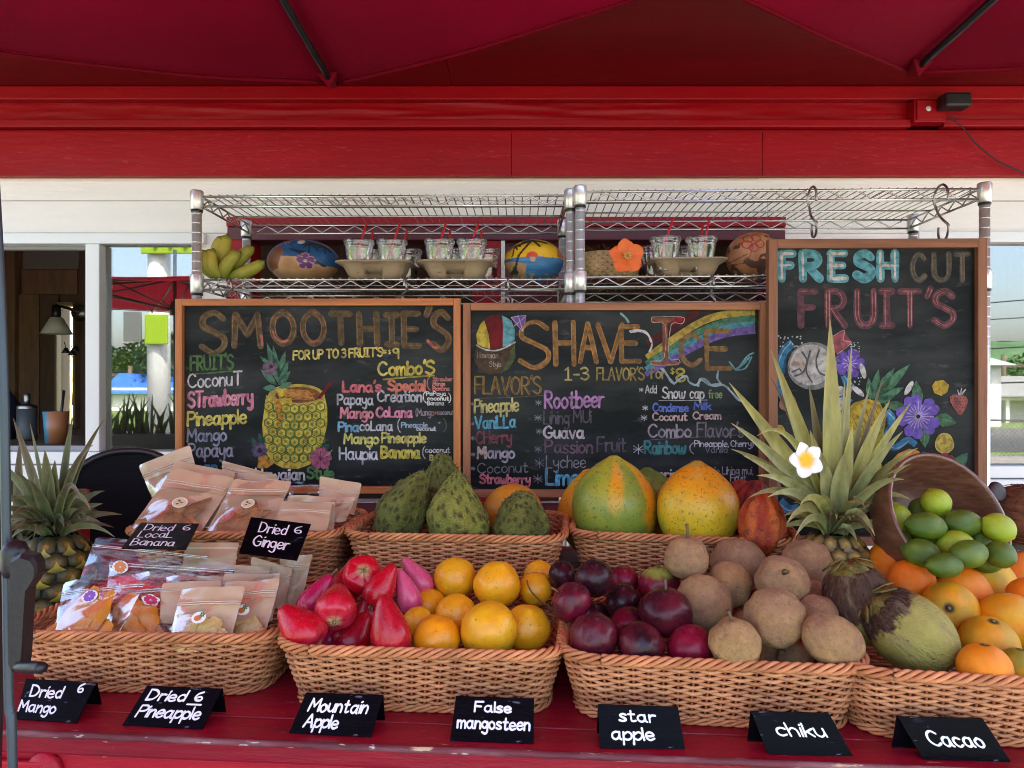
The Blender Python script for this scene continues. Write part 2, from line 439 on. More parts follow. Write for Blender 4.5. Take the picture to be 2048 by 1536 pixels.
bb("soffit", xw(905) + .0015, X1, zw(184) + .0015, zw(184) + .03, -.86, .1, M_SOFFIT)
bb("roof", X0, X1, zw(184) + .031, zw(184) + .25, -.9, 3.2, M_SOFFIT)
# red serving frame
bb("serving_frame", XD, XR, zw(455), zw(436), -.02, .09, M_REDSMOOTH, .002)
M_MAROON = mat("maroon_trim", (.10, .008, .016), .45, .5, var=.15)
bb("serving_frame", XD, XR, zw(481), zw(455.5), -.012, .09, M_MAROON, .002)
bb("serving_frame", XD, xw(503), 1.0, zw(481.5), -.015, .09, M_REDSMOOTH, .002)
bb("serving_frame", xw(1530), XR, 1.0, zw(481.5), -.015, .09, M_MAROON, .002)
bb("serving_frame", xw(945), xw(1001), 1.0, zw(481.5), -.005, .09, M_REDSMOOTH, .002)
bb("serving_frame", xw(1002), xw(1010), 1.0, zw(481.5), -.004, .09, M_WHITE)
bb("serving_frame", xw(1011), xw(1120), 1.0, zw(481.5), .03, .09, M_MAROON)
bb("wall_panel", XD, XR, .3, .998, -.012, .003, M_MAROON, .002)
# left window : open half and glazed half
def window(x0, x1, z0, z1, panes, zs):
    fr = MB(); zc = (z0 + z1) / 2
    fr.box(((x0 + x1) / 2, .02, z1 + .018), (x1 - x0 + .06, .09, .036), None, .003)
    fr.box(((x0 + x1) / 2, .015, z0 - .02), (x1 - x0 + .06, .10, .04), None, .003)
    fr.box(((x0 + x1) / 2, .0, z0 - .065), (x1 - x0 + .10, .13, .045), None, .003)
    fr.box((x0 - .015, .02, zc), (.03, .089, z1 - z0 + .001), None, .003)
    fr.box((x1 + .0, .02, zc), (.004, .088, z1 - z0 + .001))
    w_ = put("window", fr, M_VINYL, bld)
    for (a, b, glazed) in panes:
        s = MB(); t = .02
        if glazed:
            put("pane", MB().box(((a + b) / 2, .012, zc), (b - a, .004, z1 - z0 - .002)), M_PANE, w_)
        else:
            s.box((b - .012, .035, zc), (.024, .03, z1 - z0 - .003), None, .003); s.box(((a + b) / 2 - .012, .035, z1 - .006), (b - a - .03, .03, .011))
            s.box(((a + b) / 2 - .012, .035, z0 + .008), (b - a - .03, .03, .015))
            put("sash", s, mat("grey_sash", (.33, .32, .33), .5), w_)
    for xm in zs:
        put("mullion", MB().box(((xm[0] + xm[1]) / 2, .012, zc), (xm[1] - xm[0], .082, z1 - z0 - .001), None, .005), M_VINYL, w_)
M_PANE = clear_mat("window_glass", (.75, .78, .76), .012, .15, .5)
window(-2.6, XC, zw(902), zw(490), [(-2.6, XA, False), (XB, XC - .004, True)], [(XA, XB)])
window(XS + .03, 2.6, zw(930), zw(487), [(XS + .03, 2.6, True)], [])
# interior : brown boarded room with a small back window
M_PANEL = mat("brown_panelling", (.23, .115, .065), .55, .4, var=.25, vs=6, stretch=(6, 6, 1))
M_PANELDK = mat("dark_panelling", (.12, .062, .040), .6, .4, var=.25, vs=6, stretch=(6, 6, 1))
IY = 4.2 - WY
def xi(px, d=4.2): return (px - 1024) / FPX * d
def zi(py, d=4.2): return EYE + (768 - py) / FPX * d
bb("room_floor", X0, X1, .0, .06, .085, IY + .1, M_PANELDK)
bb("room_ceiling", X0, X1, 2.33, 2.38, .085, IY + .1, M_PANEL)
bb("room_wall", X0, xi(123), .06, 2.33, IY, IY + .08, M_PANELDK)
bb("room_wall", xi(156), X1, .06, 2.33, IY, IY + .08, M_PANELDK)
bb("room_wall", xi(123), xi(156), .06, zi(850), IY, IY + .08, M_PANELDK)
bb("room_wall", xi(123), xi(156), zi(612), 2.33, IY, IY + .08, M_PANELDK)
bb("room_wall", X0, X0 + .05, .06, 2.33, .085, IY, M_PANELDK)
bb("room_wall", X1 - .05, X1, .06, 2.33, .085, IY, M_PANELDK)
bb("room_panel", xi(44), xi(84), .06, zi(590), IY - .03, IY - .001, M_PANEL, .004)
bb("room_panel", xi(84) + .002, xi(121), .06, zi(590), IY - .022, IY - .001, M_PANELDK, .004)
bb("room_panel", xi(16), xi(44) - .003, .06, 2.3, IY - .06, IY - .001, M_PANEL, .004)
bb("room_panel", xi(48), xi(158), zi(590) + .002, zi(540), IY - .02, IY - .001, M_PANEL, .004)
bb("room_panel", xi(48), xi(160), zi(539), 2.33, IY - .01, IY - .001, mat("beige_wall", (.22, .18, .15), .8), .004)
fr = MB()
for (a, b, c, d_) in ((120, 158, 606, 613), (120, 158, 848, 855), (119, 123, 606, 855), (155, 159, 606, 855)):
    fr.box(((xi(a) + xi(b)) / 2, IY - .02, (zi(c) + zi(d_)) / 2), (xi(b) - xi(a), .05, abs(zi(c) - zi(d_))))
put("window", fr, mat("light_wood_trim", (.30, .19, .11), .5), bld)
# thatched hut seen through the back window
hp = P(138, 900, 7.6)
t = thing("thatched_hut", "straw thatched hut outside the back window of the room", "hut", (hp.x, hp.y, 0))
rnd = random.Random(5); mb = MB()
for k in range(900):
    a = rnd.uniform(0, 6.283); r0 = rnd.uniform(.02, .8); L_ = rnd.uniform(.2, .5)
    q = lambda r: Vector((r * math.cos(a), r * math.sin(a), 1.75 - r * 1.25 + rnd.uniform(-.02, .03)))
    mb.tube([q(r0), q(r0 + L_ * .5), q(r0 + L_)], [.010, .012, .006], 4)
put("roof", mb, mat("straw", (.46, .33, .15), .9, .2, var=.4, vs=8), t)
put("post", MB().tube([(0, 0, 0), (0, 0, 1.5)], .08), M_BARK, t)

# fittings on the wall
t = thing("junction_box", "red painted electrical outlet box on the red fascia", "outlet box", (xw(1838), WY - .044, zw(236)))
put("box_body", MB().box((0, 0, 0), (.106, .045, .074), None, .004), M_REDSMOOTH, t)
put("cover_plate", MB().box((-.004, -.026, 0), (.085, .006, .064), None, .002), M_REDSMOOTH, t)
put("chipped_paint", MB().lathe([(0, 0), (.009, .0), (.009, .001), (0, .001)], 9, Matrix.Translation((-.01, -.0295, .004)) @ Matrix.Rotation(R(90), 4, 'X')), M_PAPER, t)
t = thing("power_adapter", "black plug in power adapter with a thin cable on the fascia", "adapter", (xw(1872), WY - .10, zw(227)))
put("adapter_body", MB().box((0, 0, 0), (.085, .055, .046), None, .008), M_DARKPLASTIC, t)
put("plug_neck", MB().box((-.02, .036, 0), (.03, .03, .03)), M_DARKPLASTIC, t)
cb = [P(1898, 233, 2.36), P(1925, 255, 2.37), P(1955, 290, 2.39), P(1990, 318, 2.4), P(2025, 336, 2.4), P(2060, 352, 2.4), P(2130, 395, 2.41)]
def smooth(pts, k=6, closed=False):
    pts = [Vector(q) for q in pts]; n = len(pts); out = []
    if n == 2: return [pts[0].lerp(pts[1], i / k) for i in range(k + 1)]
    for i in range(n if closed else n - 1):
        if closed: a, b, c, d = pts[i - 1], pts[i], pts[(i + 1) % n], pts[(i + 2) % n]
        else: a, b, c, d = pts[max(i - 1, 0)], pts[i], pts[i + 1], pts[min(i + 2, n - 1)]
        for j in range(k):
            t_ = j / k
            out.append(.5 * (2 * b + (c - a) * t_ + (2 * a - 5 * b + 4 * c - d) * t_ * t_ + (3 * b - a - 3 * c + d) * t_ ** 3))
    if not closed: out.append(pts[-1])
    return out
put("cable", MB().tube(smooth(cb), .0022, 6), M_DARKPLASTIC, t, world=True)

# inside the room
sp = P(113, 668, 3.9)
t = thing("wall_lamp", "wall lamp with a white cone shade seen through the open window", "lamp", tuple(sp))
M_SHADE = mat("white_lamp_shade", (.6, .56, .5), .7)
put("shade", MB().lathe([(.022, .09), (.03, .088), (.078, 0), (.074, 0), (.024, .084)], 24), M_SHADE, t)
put("arm", MB().tube([(0, 0, .09), (.0, 0, .15), (-.01, .12, .15), (-.03, .27, .14)], .010, 8), M_STEEL, t)
put("wall_plate", MB().lathe([(0, 0), (.05, 0), (.045, .02), (0, .025)], 20, Matrix.Translation((-.03, .27, .14)) @ Matrix.Rotation(R(90), 4, 'X')), M_STEEL, t)
put("socket", MB().lathe([(0, .16), (.02, .155), (.022, .07), (.0, .07)], 14), M_BLACKMETAL, t)
for (px, py, lb) in ((132, 706, "left black bell hanging below the wall lamp"), (145, 710, "middle black bell hanging below the wall lamp"), (151, 702, "right black bell hanging below the wall lamp")):
    q = P(px, py, 3.86); t = thing("hanging_bell", lb, "bell", tuple(q), 0, "small black bells under the lamp")
    put("bell", MB().lathe([(0, .03), (.008, .028), (.014, .012), (.024, 0), (.02, 0), (0, .02)], 14), M_BLACKMETAL, t)
    put("cord", MB().tube([(0, 0, .03), (-.01, 0, .06)], .002, 5), M_BLACKMETAL, t)
q = P(54, 850, 2.9)
def counter_inside():
    t = thing("counter", "dark wooden counter inside the open window", "counter", (-1.95, 2.93, 0))
    put("counter_top", MB().box((0, 0, 1.16), (1.15, .55, .03), None, .004), M_PANELDK, t)
    put("counter_body", MB().box((0, .02, .6), (1.1, .5, 1.089)), M_PANELDK, t)
counter_inside()
t = thing("canister", "grey lidded canister with a black knob on the inside counter", "canister", (q.x, q.y, 1.176))
put("canister_body", MB().lathe([(0, 0), (.034, 0), (.036, .01), (.036, .125), (0, .125)], 24), mat("grey_canister", (.07, .075, .08), .45), t)
put("lid", MB().lathe([(.037, .126), (.037, .136), (.03, .142), (.012, .146), (.012, .165), (.014, .185), (0, .187)], 24), M_STEEL, t)
q = P(112, 890, 2.75)
t = thing("cup", "tall blue and orange tumbler with a straw on the inside counter", "tumbler", (q.x, q.y, 1.176))
cb_ = MB(); cb_.lathe([(0, 0), (.036, 0), (.044, .12), (.041, .12), (.036, .01)], 24)
cb_.c = [mixc((.07, .30, .45), (.45, .17, .07), sstep(-.02, .006, v[0])) for v in cb_.v]
put("cup_body", cb_, mat("two_tone_cup", vcol=True, rough=.4), t)
put("straw", MB().tube([(.01, 0, .02), (.03, 0, .2)], .005, 8), M_BLACKMETAL, t)
q = P(2, 840, 2.95)
t = thing("navy_bag", "rounded navy blue bag standing at the inside counter's left end", "bag", (q.x - .05, q.y, 1.176))
put("bag_body", MB().lathe([(0, 0), (.1, 0), (.115, .06), (.11, .14), (.07, .2), (0, .215)], 24), mat("navy_cloth", (.008, .012, .04), .8), t)
put("handle", MB().tube([(-.05, 0, .19), (-.03, 0, .25), (.03, 0, .25), (.05, 0, .19)], .006, 6), M_BLACKMETAL, t)

# ------------------------------------------------------------------ umbrellas
def umbrella(cx, cy, zr, Rr, ang, label, rise=.36, crank=False, tilt=0):
    t = thing("patio_umbrella", label, "umbrella", (cx, cy, 0), 0, "red patio umbrellas")
    N = 8; cor = [Vector((Rr * math.cos(ang + 2 * math.pi * k / N), Rr * math.sin(ang + 2 * math.pi * k / N), zr)) for k in range(N)]
    top = Vector((0, 0, zr + rise)); mb = MB(); hem = MB()
    for k in range(N):
        a, b = cor[k], cor[(k + 1) % N]
        def fn(u, v, a=a, b=b):
            e = a.lerp(b, u) * (1 - .018 * math.sin(math.pi * u)); e.z = zr
            p = top.lerp(e, v); sag = math.sin(math.pi * u) * v * (1 - .35 * v)
            p.z -= .035 * sag; p.z -= .03 * math.sin(math.pi * v) - .004 * ns((p.x * 5, p.y * 5, 0)); return p
        mb.grid(fn, 14, 14)
        hem.tube([fn(i / 14, 1) - Vector((0, 0, .006)) for i in range(15)], .0045, 6)
    o = put("canopy", mb, M_FABRIC, t)
    put("hem", hem, M_FABRIC, t)
    for k in range(N):
        path = []
        for i in range(9):
            v = lerp(.05, .985, i / 8); p = top.lerp(cor[k], v); p.z -= .03 * math.sin(math.pi * v) + .016; path.append(p)
        r_ = put("rib", MB().tube(path, .0085, 8), M_BLACKMETAL, t)
        tip = MB(); c = cor[k]; d = Vector((c.x, c.y, 0)).normalized(); s = Vector((-d.y, d.x, 0)) * .028
        tip.add([c + d * .014 + Vector((0, 0, -.01)), c - d * .05 + s + Vector((0, 0, .002)), c - d * .05 - s + Vector((0, 0, .002)), c - d * .035 + Vector((0, 0, -.032))],
                [(0, 1, 3), (0, 3, 2), (1, 2, 3), (0, 2, 1)], False)
        put("corner_pocket", tip, M_FABRIC, t)
        strut_a = top.lerp(cor[k], .5); put("strut", MB().tube([Vector((0, 0, zr - .12)), strut_a - Vector((0, 0, .05))], .007, 6), M_BLACKMETAL, t)
    put("hub", MB().lathe([(0, zr - .16), (.04, zr - .16), (.045, zr - .1), (.03, zr - .05), (0, zr - .05)], 16), M_BLACKMETAL, t)
    return t
ZR = EYE + .775
u1 = umbrella(-.611, .759, ZR, 1.11, R(81.9), "red patio umbrella overhead at left, its slate pole beside the dried mango basket")
u2 = umbrella(1.20, .70, ZR, 1.11, math.atan2(1.09, -.224), "red patio umbrella overhead at right with one black rib in view")
u3 = umbrella(-2.80, -1.1, EYE + .73, 1.4, .2, "red patio umbrella across the yard mirrored in the left pane", .16)
def pole(t, tx, ty):
    put("pole", MB().tube([(tx, ty, 0), (tx * .5, ty * .5, 1.2), (0, 0, ZR + .34)], [.0135, .0135, .0135], 16), M_POLE, t)
# black pole at the frame's left edge with a slim slate tube and the crank in front of it
pl = MB(); pl.tube([Vector((-.611, .80, 0)), P(-26, 1300, .80), P(-22, 700, .80), Vector((-.611, .759, ZR + .34))], .0165, 20)
put("pole", pl, M_BLACKMETAL, u1, world=True)
pl = MB(); pl.tube(smooth([P(30, 2400, .735), P(25, 1536, .735), P(18, 1400, .737), P(14, 1150, .738), P(11, 950, .74), P(8, 780, .742), P(0, 560, .745), P(-14, 300, .75)], 6), .0046, 16)
put("crank_tube", pl, M_POLE, u1, world=True)
def slab(px, d, th):
    mb = MB(); f_ = [P(a, b_, d) for a, b_ in px]; n = len(f_); ins = sum(f_, Vector()) / n
    g = [v.lerp(ins, .08) + Vector((0, -.004, 0)) for v in f_]; k_ = [v + Vector((0, th, 0)) for v in f_]
    mb.add(g + f_ + k_, [tuple(range(n))] + [(i, (i + 1) % n, n + (i + 1) % n, n + i) for i in range(n)] + [(n + i, n + (i + 1) % n, 2 * n + (i + 1) % n, 2 * n + i) for i in range(n)] + [tuple(range(3 * n - 1, 2 * n - 1, -1))], False); return mb
hs = put("crank_arm", slab([(24, 1116), (44, 1106), (66, 1112), (75, 1126), (75, 1148), (66, 1164), (56, 1178), (52, 1240), (48, 1312), (44, 1344), (26, 1346), (20, 1336), (21, 1230)], .705, .012), M_DARKPLASTIC, u1, world=True)
hn = MB(); hn.tube([P(34, 1334, .70), P(44, 1334, .698), P(80, 1335, .685), P(87, 1335, .683)], [.0042, .0052, .0056, .0046], 16)
put("handle", hn, M_DARKPLASTIC, hs, world=True)
hb = MB(); hb.lathe([(0, -.02), (.010, -.02), (.0125, -.012), (.0125, .006), (.009, .014), (0, .017)], 20, Matrix.Translation(P(30, 1112, .728)))
put("crank_housing", hb, M_DARKPLASTIC, u1, world=True)
pole(u2, 0, 0); pole(u3, 0, 0)

# ------------------------------------------------------------------ office chair behind the counter
cpx = P(255, 1010, 1.72)
t = thing("office_chair", "black mesh office chair back behind the kraft bag basket", "chair", (cpx.x, cpx.y, 0), R(14))
mb = MB()
def chair_fn(u, v):
    a = (u - .5) * 2; wd = .172 * (1 - .16 * v ** 2.5); x = a * wd
    zt = .40 * v * (1 - .22 * abs(a) ** 2.6 * v)
    return Vector((x, -.05 * a * a + .03 * math.sin(v * 2.6), .84 + zt))
mb.grid(chair_fn, 24, 20)
put("backrest", mb, mat("black_mesh_cloth", (.010, .011, .014), .85, .2, bump=.6, bs=220, stretch=(.1, 1, 3), var=.2), t)
rim = [chair_fn(0, i / 12) for i in range(13)] + [chair_fn(i / 16, 1) for i in range(1, 16)] + [chair_fn(1, 1 - i / 12) for i in range(13)]
put("back_frame", MB().tube(rim, .008, 10), M_BLACKMETAL, t)
put("seat", MB().box((0, .26, .5), (.46, .44, .07), None, .025), M_BLACKMETAL, t)
put("post", MB().tube([(0, .26, .46), (0, .26, .1)], .025, 12), M_BLACKMETAL, t)
put("back_support", MB().tube([(0, .2, .47), (0, .05, .52), (0, .03, .9)], .02, 10), M_BLACKMETAL, t)
for k in range(5):
    a = k * 1.2566
    l_ = put("leg", MB().tube([(0, .26, .1), (.28 * math.cos(a), .26 + .28 * math.sin(a), .065)], [.022, .014], 8), M_BLACKMETAL, t)
    put("castor", MB().lathe([(0, -.02), (.028, -.02), (.03, 0), (.028, .02), (0, .02)], 14, Matrix.Translation((.28 * math.cos(a), .26 + .28 * math.sin(a), .031)) @ Matrix.Rotation(R(90), 4, 'X')), M_BLACKMETAL, l_)

# ------------------------------------------------------------------ chrome wire racks
def rack(name, label, x0, x1, y0, y1, zs, ztop, rot):
    """local frame: x along the rack, y to the back"""
    cx, cy = (x0 + x1) / 2, y0
    t = thing(name, label, "wire rack", (cx, cy, 0), rot, "chrome wire racks")
    W = (x1 - x0); Dp = y1 - y0
    for (sx, yy) in ((-1, 0), (1, 0), (-1, Dp), (1, Dp)):
        p = MB(); x = sx * W / 2
        p.tube([(x, yy, 0.02), (x, yy, ztop)], .0127, 16)
        for k in range(int((ztop - .1) / .0254)):
            z = .1 + k * .0254
            p.lathe([(.0127, z - .0009), (.0130, z), (.0127, z + .0009)], 16, Matrix.Translation((x, yy, 0)))
        po = put("post", p, M_POSTS, t)
        for z in zs:
            c = MB(); c.lathe([(.0129, z - .036), (.0165, z - .033), (.0175, z + .012), (.0145, z + .016), (.0129, z + .016)], 18, Matrix.Translation((x, yy, 0)))
            put("collar", c, M_POSTS, po)
            s = MB(); s.lathe([(.0129, z - .042), (.0152, z - .041), (.0152, z - .036), (.0129, z - .036)], 18, Matrix.Translation((x, yy, 0)))
            put("sleeve", s, M_BLACKMETAL, po)
    for z in zs:
        m = MB(); hw = W / 2 - .012
        def truss(a, b, n):
            a = Vector(a); b = Vector(b)
            m.tube([a, b], .0032, 8); m.tube([a - Vector((0, 0, .026)), b - Vector((0, 0, .026))], .0032, 8)
            zz = []
            for i in range(n + 1):
                q = a.lerp(b, lerp(.02, .98, i / n)); zz.append(q - Vector((0, 0, .003 if i % 2 else .023)))
            sm = []
            for i in range(n):
                for f in (0.06, .35, .65, .94): sm.append(zz[i].lerp(zz[i + 1], f))
            m.tube(sm, .0021, 6)
        truss((-hw, 0, z), (hw, 0, z), 27); truss((-hw, Dp, z), (hw, Dp, z), 27)
        truss((-hw, 0, z), (-hw, Dp, z), 10); truss((hw, 0, z), (hw, Dp, z), 10)
        n = int(W / .0235)
        for i in range(1, n):
            x = lerp(-hw, hw, i / n)
            m.tube([(x, -.001, z + .0045), (x, Dp + .001, z + .0045)], .0016, 6)
        for yy in (Dp * .33, Dp * .66):
            m.tube([(-hw, yy, z), (hw, yy, z)], .0026, 6)
        put("wire_shelf", m, M_CHROME, t)
    return t
SZ1, SZ2 = EYE + .4985, EYE + .277
r1 = rack("wire_rack", "left chrome wire rack with bananas and painted coconuts", -.839, .155, 1.925, 2.275, (SZ1, SZ2, .5), SZ1 + .012, R(-.6))
r2 = rack("wire_rack", "right chrome wire rack with the flowered palm basket", .178, 1.218, 1.883, 2.235, (SZ1 + .004, SZ2 + .003, .5), SZ1 + .018, R(-1.6))

# S hooks
def hook(px, py0, py1, d, label, side=1):
    a = P(px, py0, d); b = P(px, py1, d); L_ = a.z - b.z
    t = thing("s_hook", label, "hook", tuple(a), 0, "metal S hooks on the wire racks")
    r_ = L_ * .24; pts = []
    for i in range(10):
        an = R(200) - R(200) * i / 9; pts.append((0, r_ * math.cos(an) * .9 + r_ * .0, -r_ + r_ * math.sin(an)))
    pts += [(0.004 * side, r_ * .8, -r_ * 1.6), (-.004 * side, 0, -L_ * .55), (-.006 * side, -r_ * .6, -L_ + r_ * 1.4)]
    for i in range(9):
        an = R(180) + R(190) * i / 8; pts.append((side * .012 * (i / 8), r_ * math.cos(an) * .9, -L_ + r_ + r_ * math.sin(an)))
    put("hook_wire", MB().tube(smooth(pts, 3), .0032, 8), M_STEEL, t)
hook(1624, 374, 474, 1.852, "open S hook hanging from the top rack shelf left of CUT")
hook(1882, 370, 482, 1.842, "S hook holding up the tall FRESH CUT board at its right end")
hook(458, 556, 612, 1.905, "S hook over the SMOOTHIE'S board's left end")
hook(810, 556, 612, 1.90, "S hook over the SMOOTHIE'S board's right end")
hook(1016, 556, 612, 1.885, "S hook over the SHAVE ICE board's left end")
hook(1424, 552, 612, 1.878, "S hook over the SHAVE ICE board's right end")

# ------------------------------------------------------------------ hand lettering
G = {
'A': "0,0 1.2,4.2 2.5,8|2.5,8 3.8,4.2 5,0|1,3 4,3", 'B': "0,0 0,8|0,8 2.6,7.8 3.8,6.3 2.8,4.6 0,4.2|0,4.2 3.3,3.9 4.4,2.1 3.2,.4 0,0",
'C': "4.6,6.6 2.9,8 .9,6.7 0,4 .8,1.3 2.8,0 4.8,1.3", 'D': "0,0 0,8|0,8 3,7.4 4.8,4.2 3.2,.8 0,0",
'E': "4,8 0,8|0,8 0,0|0,0 4.2,0|0,4.2 3.4,4.2", 'F': "4,8 0,8|0,8 0,0|0,4.3 3.2,4.3",
'G': "4.4,6.8 2.8,8 .8,6.5 0,4 .8,1.3 2.8,0 4.6,1.2 4.8,3.4|5.2,3.4 2.9,3.4", 'H': "0,0 0,8|4.2,0 4.2,8|0,4.1 4.2,4.1",
'I': "1.7,0 1.7,8|0,8 3.4,8|0,0 3.4,0", 'L': "0,8 0,0|0,0 3.6,0", 'M': "0,0 .5,8|.5,8 2.8,3|2.8,3 5.1,8|5.1,8 5.6,0",
'N': "0,0 0,8|0,8 4.2,0|4.2,0 4.2,8", 'O': "2.6,8 .7,6.7 0,4 .7,1.3 2.6,0 4.5,1.3 5.2,4 4.5,6.7 2.6,8 2.3,7.9",
'P': "0,0 0,8|0,8 3,7.8 4.1,6 3,4.2 0,3.8", 'R': "0,0 0,8|0,8 3,7.8 4.1,6 3,4.3 0,3.9|1.3,3.9 4.3,0",
'S': "4.3,6.8 2.7,8 .7,7.1 .5,5.3 2.4,4.2 4.3,2.9 4.2,1.1 2.3,0 0,1.2", 'T': "0,8 4.8,8|2.4,8 2.4,0",
'U': "0,8 0,2.6 .9,.5 2.3,0 3.7,.6 4.5,2.6 4.5,8", 'V': "0,8 2.4,0|2.4,0 4.8,8",
'a': "3.3,4.3 1.7,5 .3,3.7 .2,1.4 1.5,0 2.9,1.2 3.4,4.4|3.4,4.9 3.4,1 4,0", 'b': "0,8 0,0|0,3.4 1.8,5 3.4,3.8 3.4,1.4 1.8,0 0,1",
'c': "3.2,4.2 1.8,5 .3,3.8 .2,1.4 1.6,0 3.3,.9", 'd': "3.3,3.9 1.8,5 .3,3.6 .2,1.4 1.6,0 3.3,1.5|3.4,8 3.4,0",
'e': ".2,2.5 3.3,2.9 2.9,4.5 1.6,5 .3,3.8 .2,1.3 1.6,0 3.4,.9", 'f': "3.1,7.3 2,8 1.1,6.8 1.1,0|-.1,4.6 2.6,4.6",
'g': "3.3,4.2 1.8,5 .3,3.8 .3,1.8 1.6,.6 3.2,2|3.4,4.9 3.4,-1.4 2,-3 .2,-2.2", 'h': "0,8 0,0|0,3.2 1.6,5 3,4.2 3.2,2.4 3.2,0",
'i': "0,5 0,0|-.05,6.9 .15,7.2", 'k': "0,8 0,0|2.9,4.8 0,2.2|.9,2.9 3.1,0", 'l': "0,8 0,0",
'm': "0,5 0,0|0,3.2 1.2,5 2.2,4 2.3,0|2.3,3.2 3.5,5 4.6,4 4.7,0", 'n': "0,5 0,0|0,3.2 1.6,5 2.9,4 3.1,2.4 3.1,0",
'o': "1.7,5 .3,3.9 0,2.5 .4,1 1.7,0 3,1 3.4,2.5 3,4 1.7,5 1.4,4.9", 'p': "0,5 0,-3|0,3.4 1.8,5 3.4,3.8 3.4,1.4 1.8,0 0,1",
'r': "0,5 0,0|0,3 1.2,4.8 2.6,4.7", 's': "2.8,4.4 1.5,5 .3,4.2 .6,3 2.2,2.1 2.7,.9 1.4,0 -.1,.6",
't': "1.3,7.4 1.3,1 2,0 3,.5|0,5 2.7,5", 'u': "0,5 .05,1.6 1.3,0 2.7,1.2 3.2,3.6|3.2,5 3.2,0", 'v': "0,5 1.6,0|1.6,0 3.2,5",
'w': "0,5 .7,.5 1.5,.2 2.3,1.4 2.5,4|2.5,4 2.7,.8 3.5,.1 4.5,1.4 5,5", 'y': "0,5 .2,2.4 1.5,1.4 3,2.4|3.3,5 3.1,-1.4 1.9,-3 .2,-2.2",
'1': "0,6.6 1.4,8|1.4,8 1.4,0|0,0 2.8,0", '3': ".1,7.2 1.9,8 3.3,6.6 2.7,4.9 1.2,4.4|1.2,4.4 3.3,3.6 3.5,1.4 1.8,0 0,.9",
'6': "3,7.7 1.1,6 .2,2.8 1,.3 2.6,.2 3.3,1.8 2.4,3.4 .4,2.2", '8': "1.8,4.3 .3,5.6 .5,7.3 1.8,8 3.1,7.3 3.2,5.6 1.8,4.3 .2,2.7 .3,.8 1.8,0 3.4,.8 3.5,2.7 1.8,4.3",
'9': "3,6.6 1.6,8 .2,6.6 .5,4.8 2,4.4 3,6.2|3.1,7.6 3,0", '$': "3.4,6.6 1.8,7.2 .5,6 1.8,4.2 3.3,2.6 2,1 .2,1.6|1.8,8.4 1.8,-.2",
'=': "0,3 2.6,3|0,5 2.6,5", '*': "0,1.2 4,4.8|4,1.2 0,4.8|2,.4 2,5.6|-.2,3 4.2,3", '(': "1.4,8.6 .2,6 .2,1.6 1.4,-1", ')': "0,8.6 1.2,6 1.2,1.6 0,-1",
',': ".5,.6 0,-1", '+': "0,2.6 3,2.6|1.5,4.2 1.5,1", '-': "0,3.4 2.4,3.4", "'": ".4,8.6 0,6.9", '.': "0,0 .15,.3",
}
def strokes(text, seed=0, jit=.12):
    """[(polyline)] in font units and the total width"""
    rnd = random.Random(len(text) * 31 + seed); x = 0; out = []
    for ch in text:
        if ch == ' ': x += 2.6; continue
        ss = [[tuple(map(float, q.split(','))) for q in s.split(' ')] for s in G[ch].split('|')]
        x1 = max(q[0] for s in ss for q in s)
        ox, oy, sl = 0, rnd.uniform(-jit, jit) * 1.6, rnd.uniform(-jit, jit) * .3
        for s in ss:
            out.append([(x + q[0] + sl * q[1] + rnd.uniform(-jit, jit) * .5, q[1] + oy + rnd.uniform(-jit, jit) * .5) for q in s])
        x += x1 + (1.15 if ch not in "'.,i" else .85)
    return out, x - 1.0
LAYER = [0]
def ribbon(mb, pts, w, mp, lift=None, taper=.75):
    """chalk stroke: a low rounded ridge; mp(x, y, h) maps drawing units to the surface; pts already dense"""
    n = len(pts); vs = []; fs = []
    LAYER[0] = (LAYER[0] + 1) % 23
    z0 = .00022 + LAYER[0] * .000035 if lift is None else lift
    pts = [Vector((p[0], p[1], 0)) for p in pts]
    # round the ends with two extra stations
    st = []
    for i in range(n):
        a = pts[max(i - 1, 0)]; b = pts[min(i + 1, n - 1)]; t = (b - a)
        t = t.normalized() if t.length > 1e-9 else Vector((1, 0, 0))
        st.append((pts[i], t, 1.0))
    s0, t0, _ = st[0]; s1, t1, _ = st[-1]
    st = [(s0 - t0 * w * .5, t0, .18), (s0 - t0 * w * .35, t0, .72)] + st + [(s1 + t1 * w * .35, t1, .72), (s1 + t1 * w * .5, t1, .18)]
    for (p, t, k) in st:
        nrm = Vector((-t.y, t.x, 0)) * (w * .5 * k * (1 + .28 * ns((p.x / w * .35, p.y / w * .35, w))))
        vs += [mp(p.x + nrm.x, p.y + nrm.y, z0), mp(p.x, p.y, z0 + .00025), mp(p.x - nrm.x, p.y - nrm.y, z0)]
    for i in range(len(st) - 1):
        for k in (0, 1):
            a = i * 3 + k; fs.append((a + 1, a, a + 3, a + 4))
    mb.add(vs, fs, True)
def write(mb, text, box, w, mp, slope=0., seed=0, jit=.12, slant=0., lift=None):
    """box = (x0, x1, baseline y, cap height) in drawing units, y down"""
    ss, W = strokes(text, seed, jit); x0, x1, yb, H_ = box; sx = (x1 - x0) / W; sy = H_ / 8.
    for s in ss:
        q = [(x0 + p[0] * sx + slant * p[1] * sy, yb - p[1] * sy + slope * (p[0] * sx)) for p in s]
        q = [(v.x, v.y) for v in smooth([(a, b, 0) for a, b in q], 5)]
        ribbon(mb, q, w, mp, lift() if lift else None)

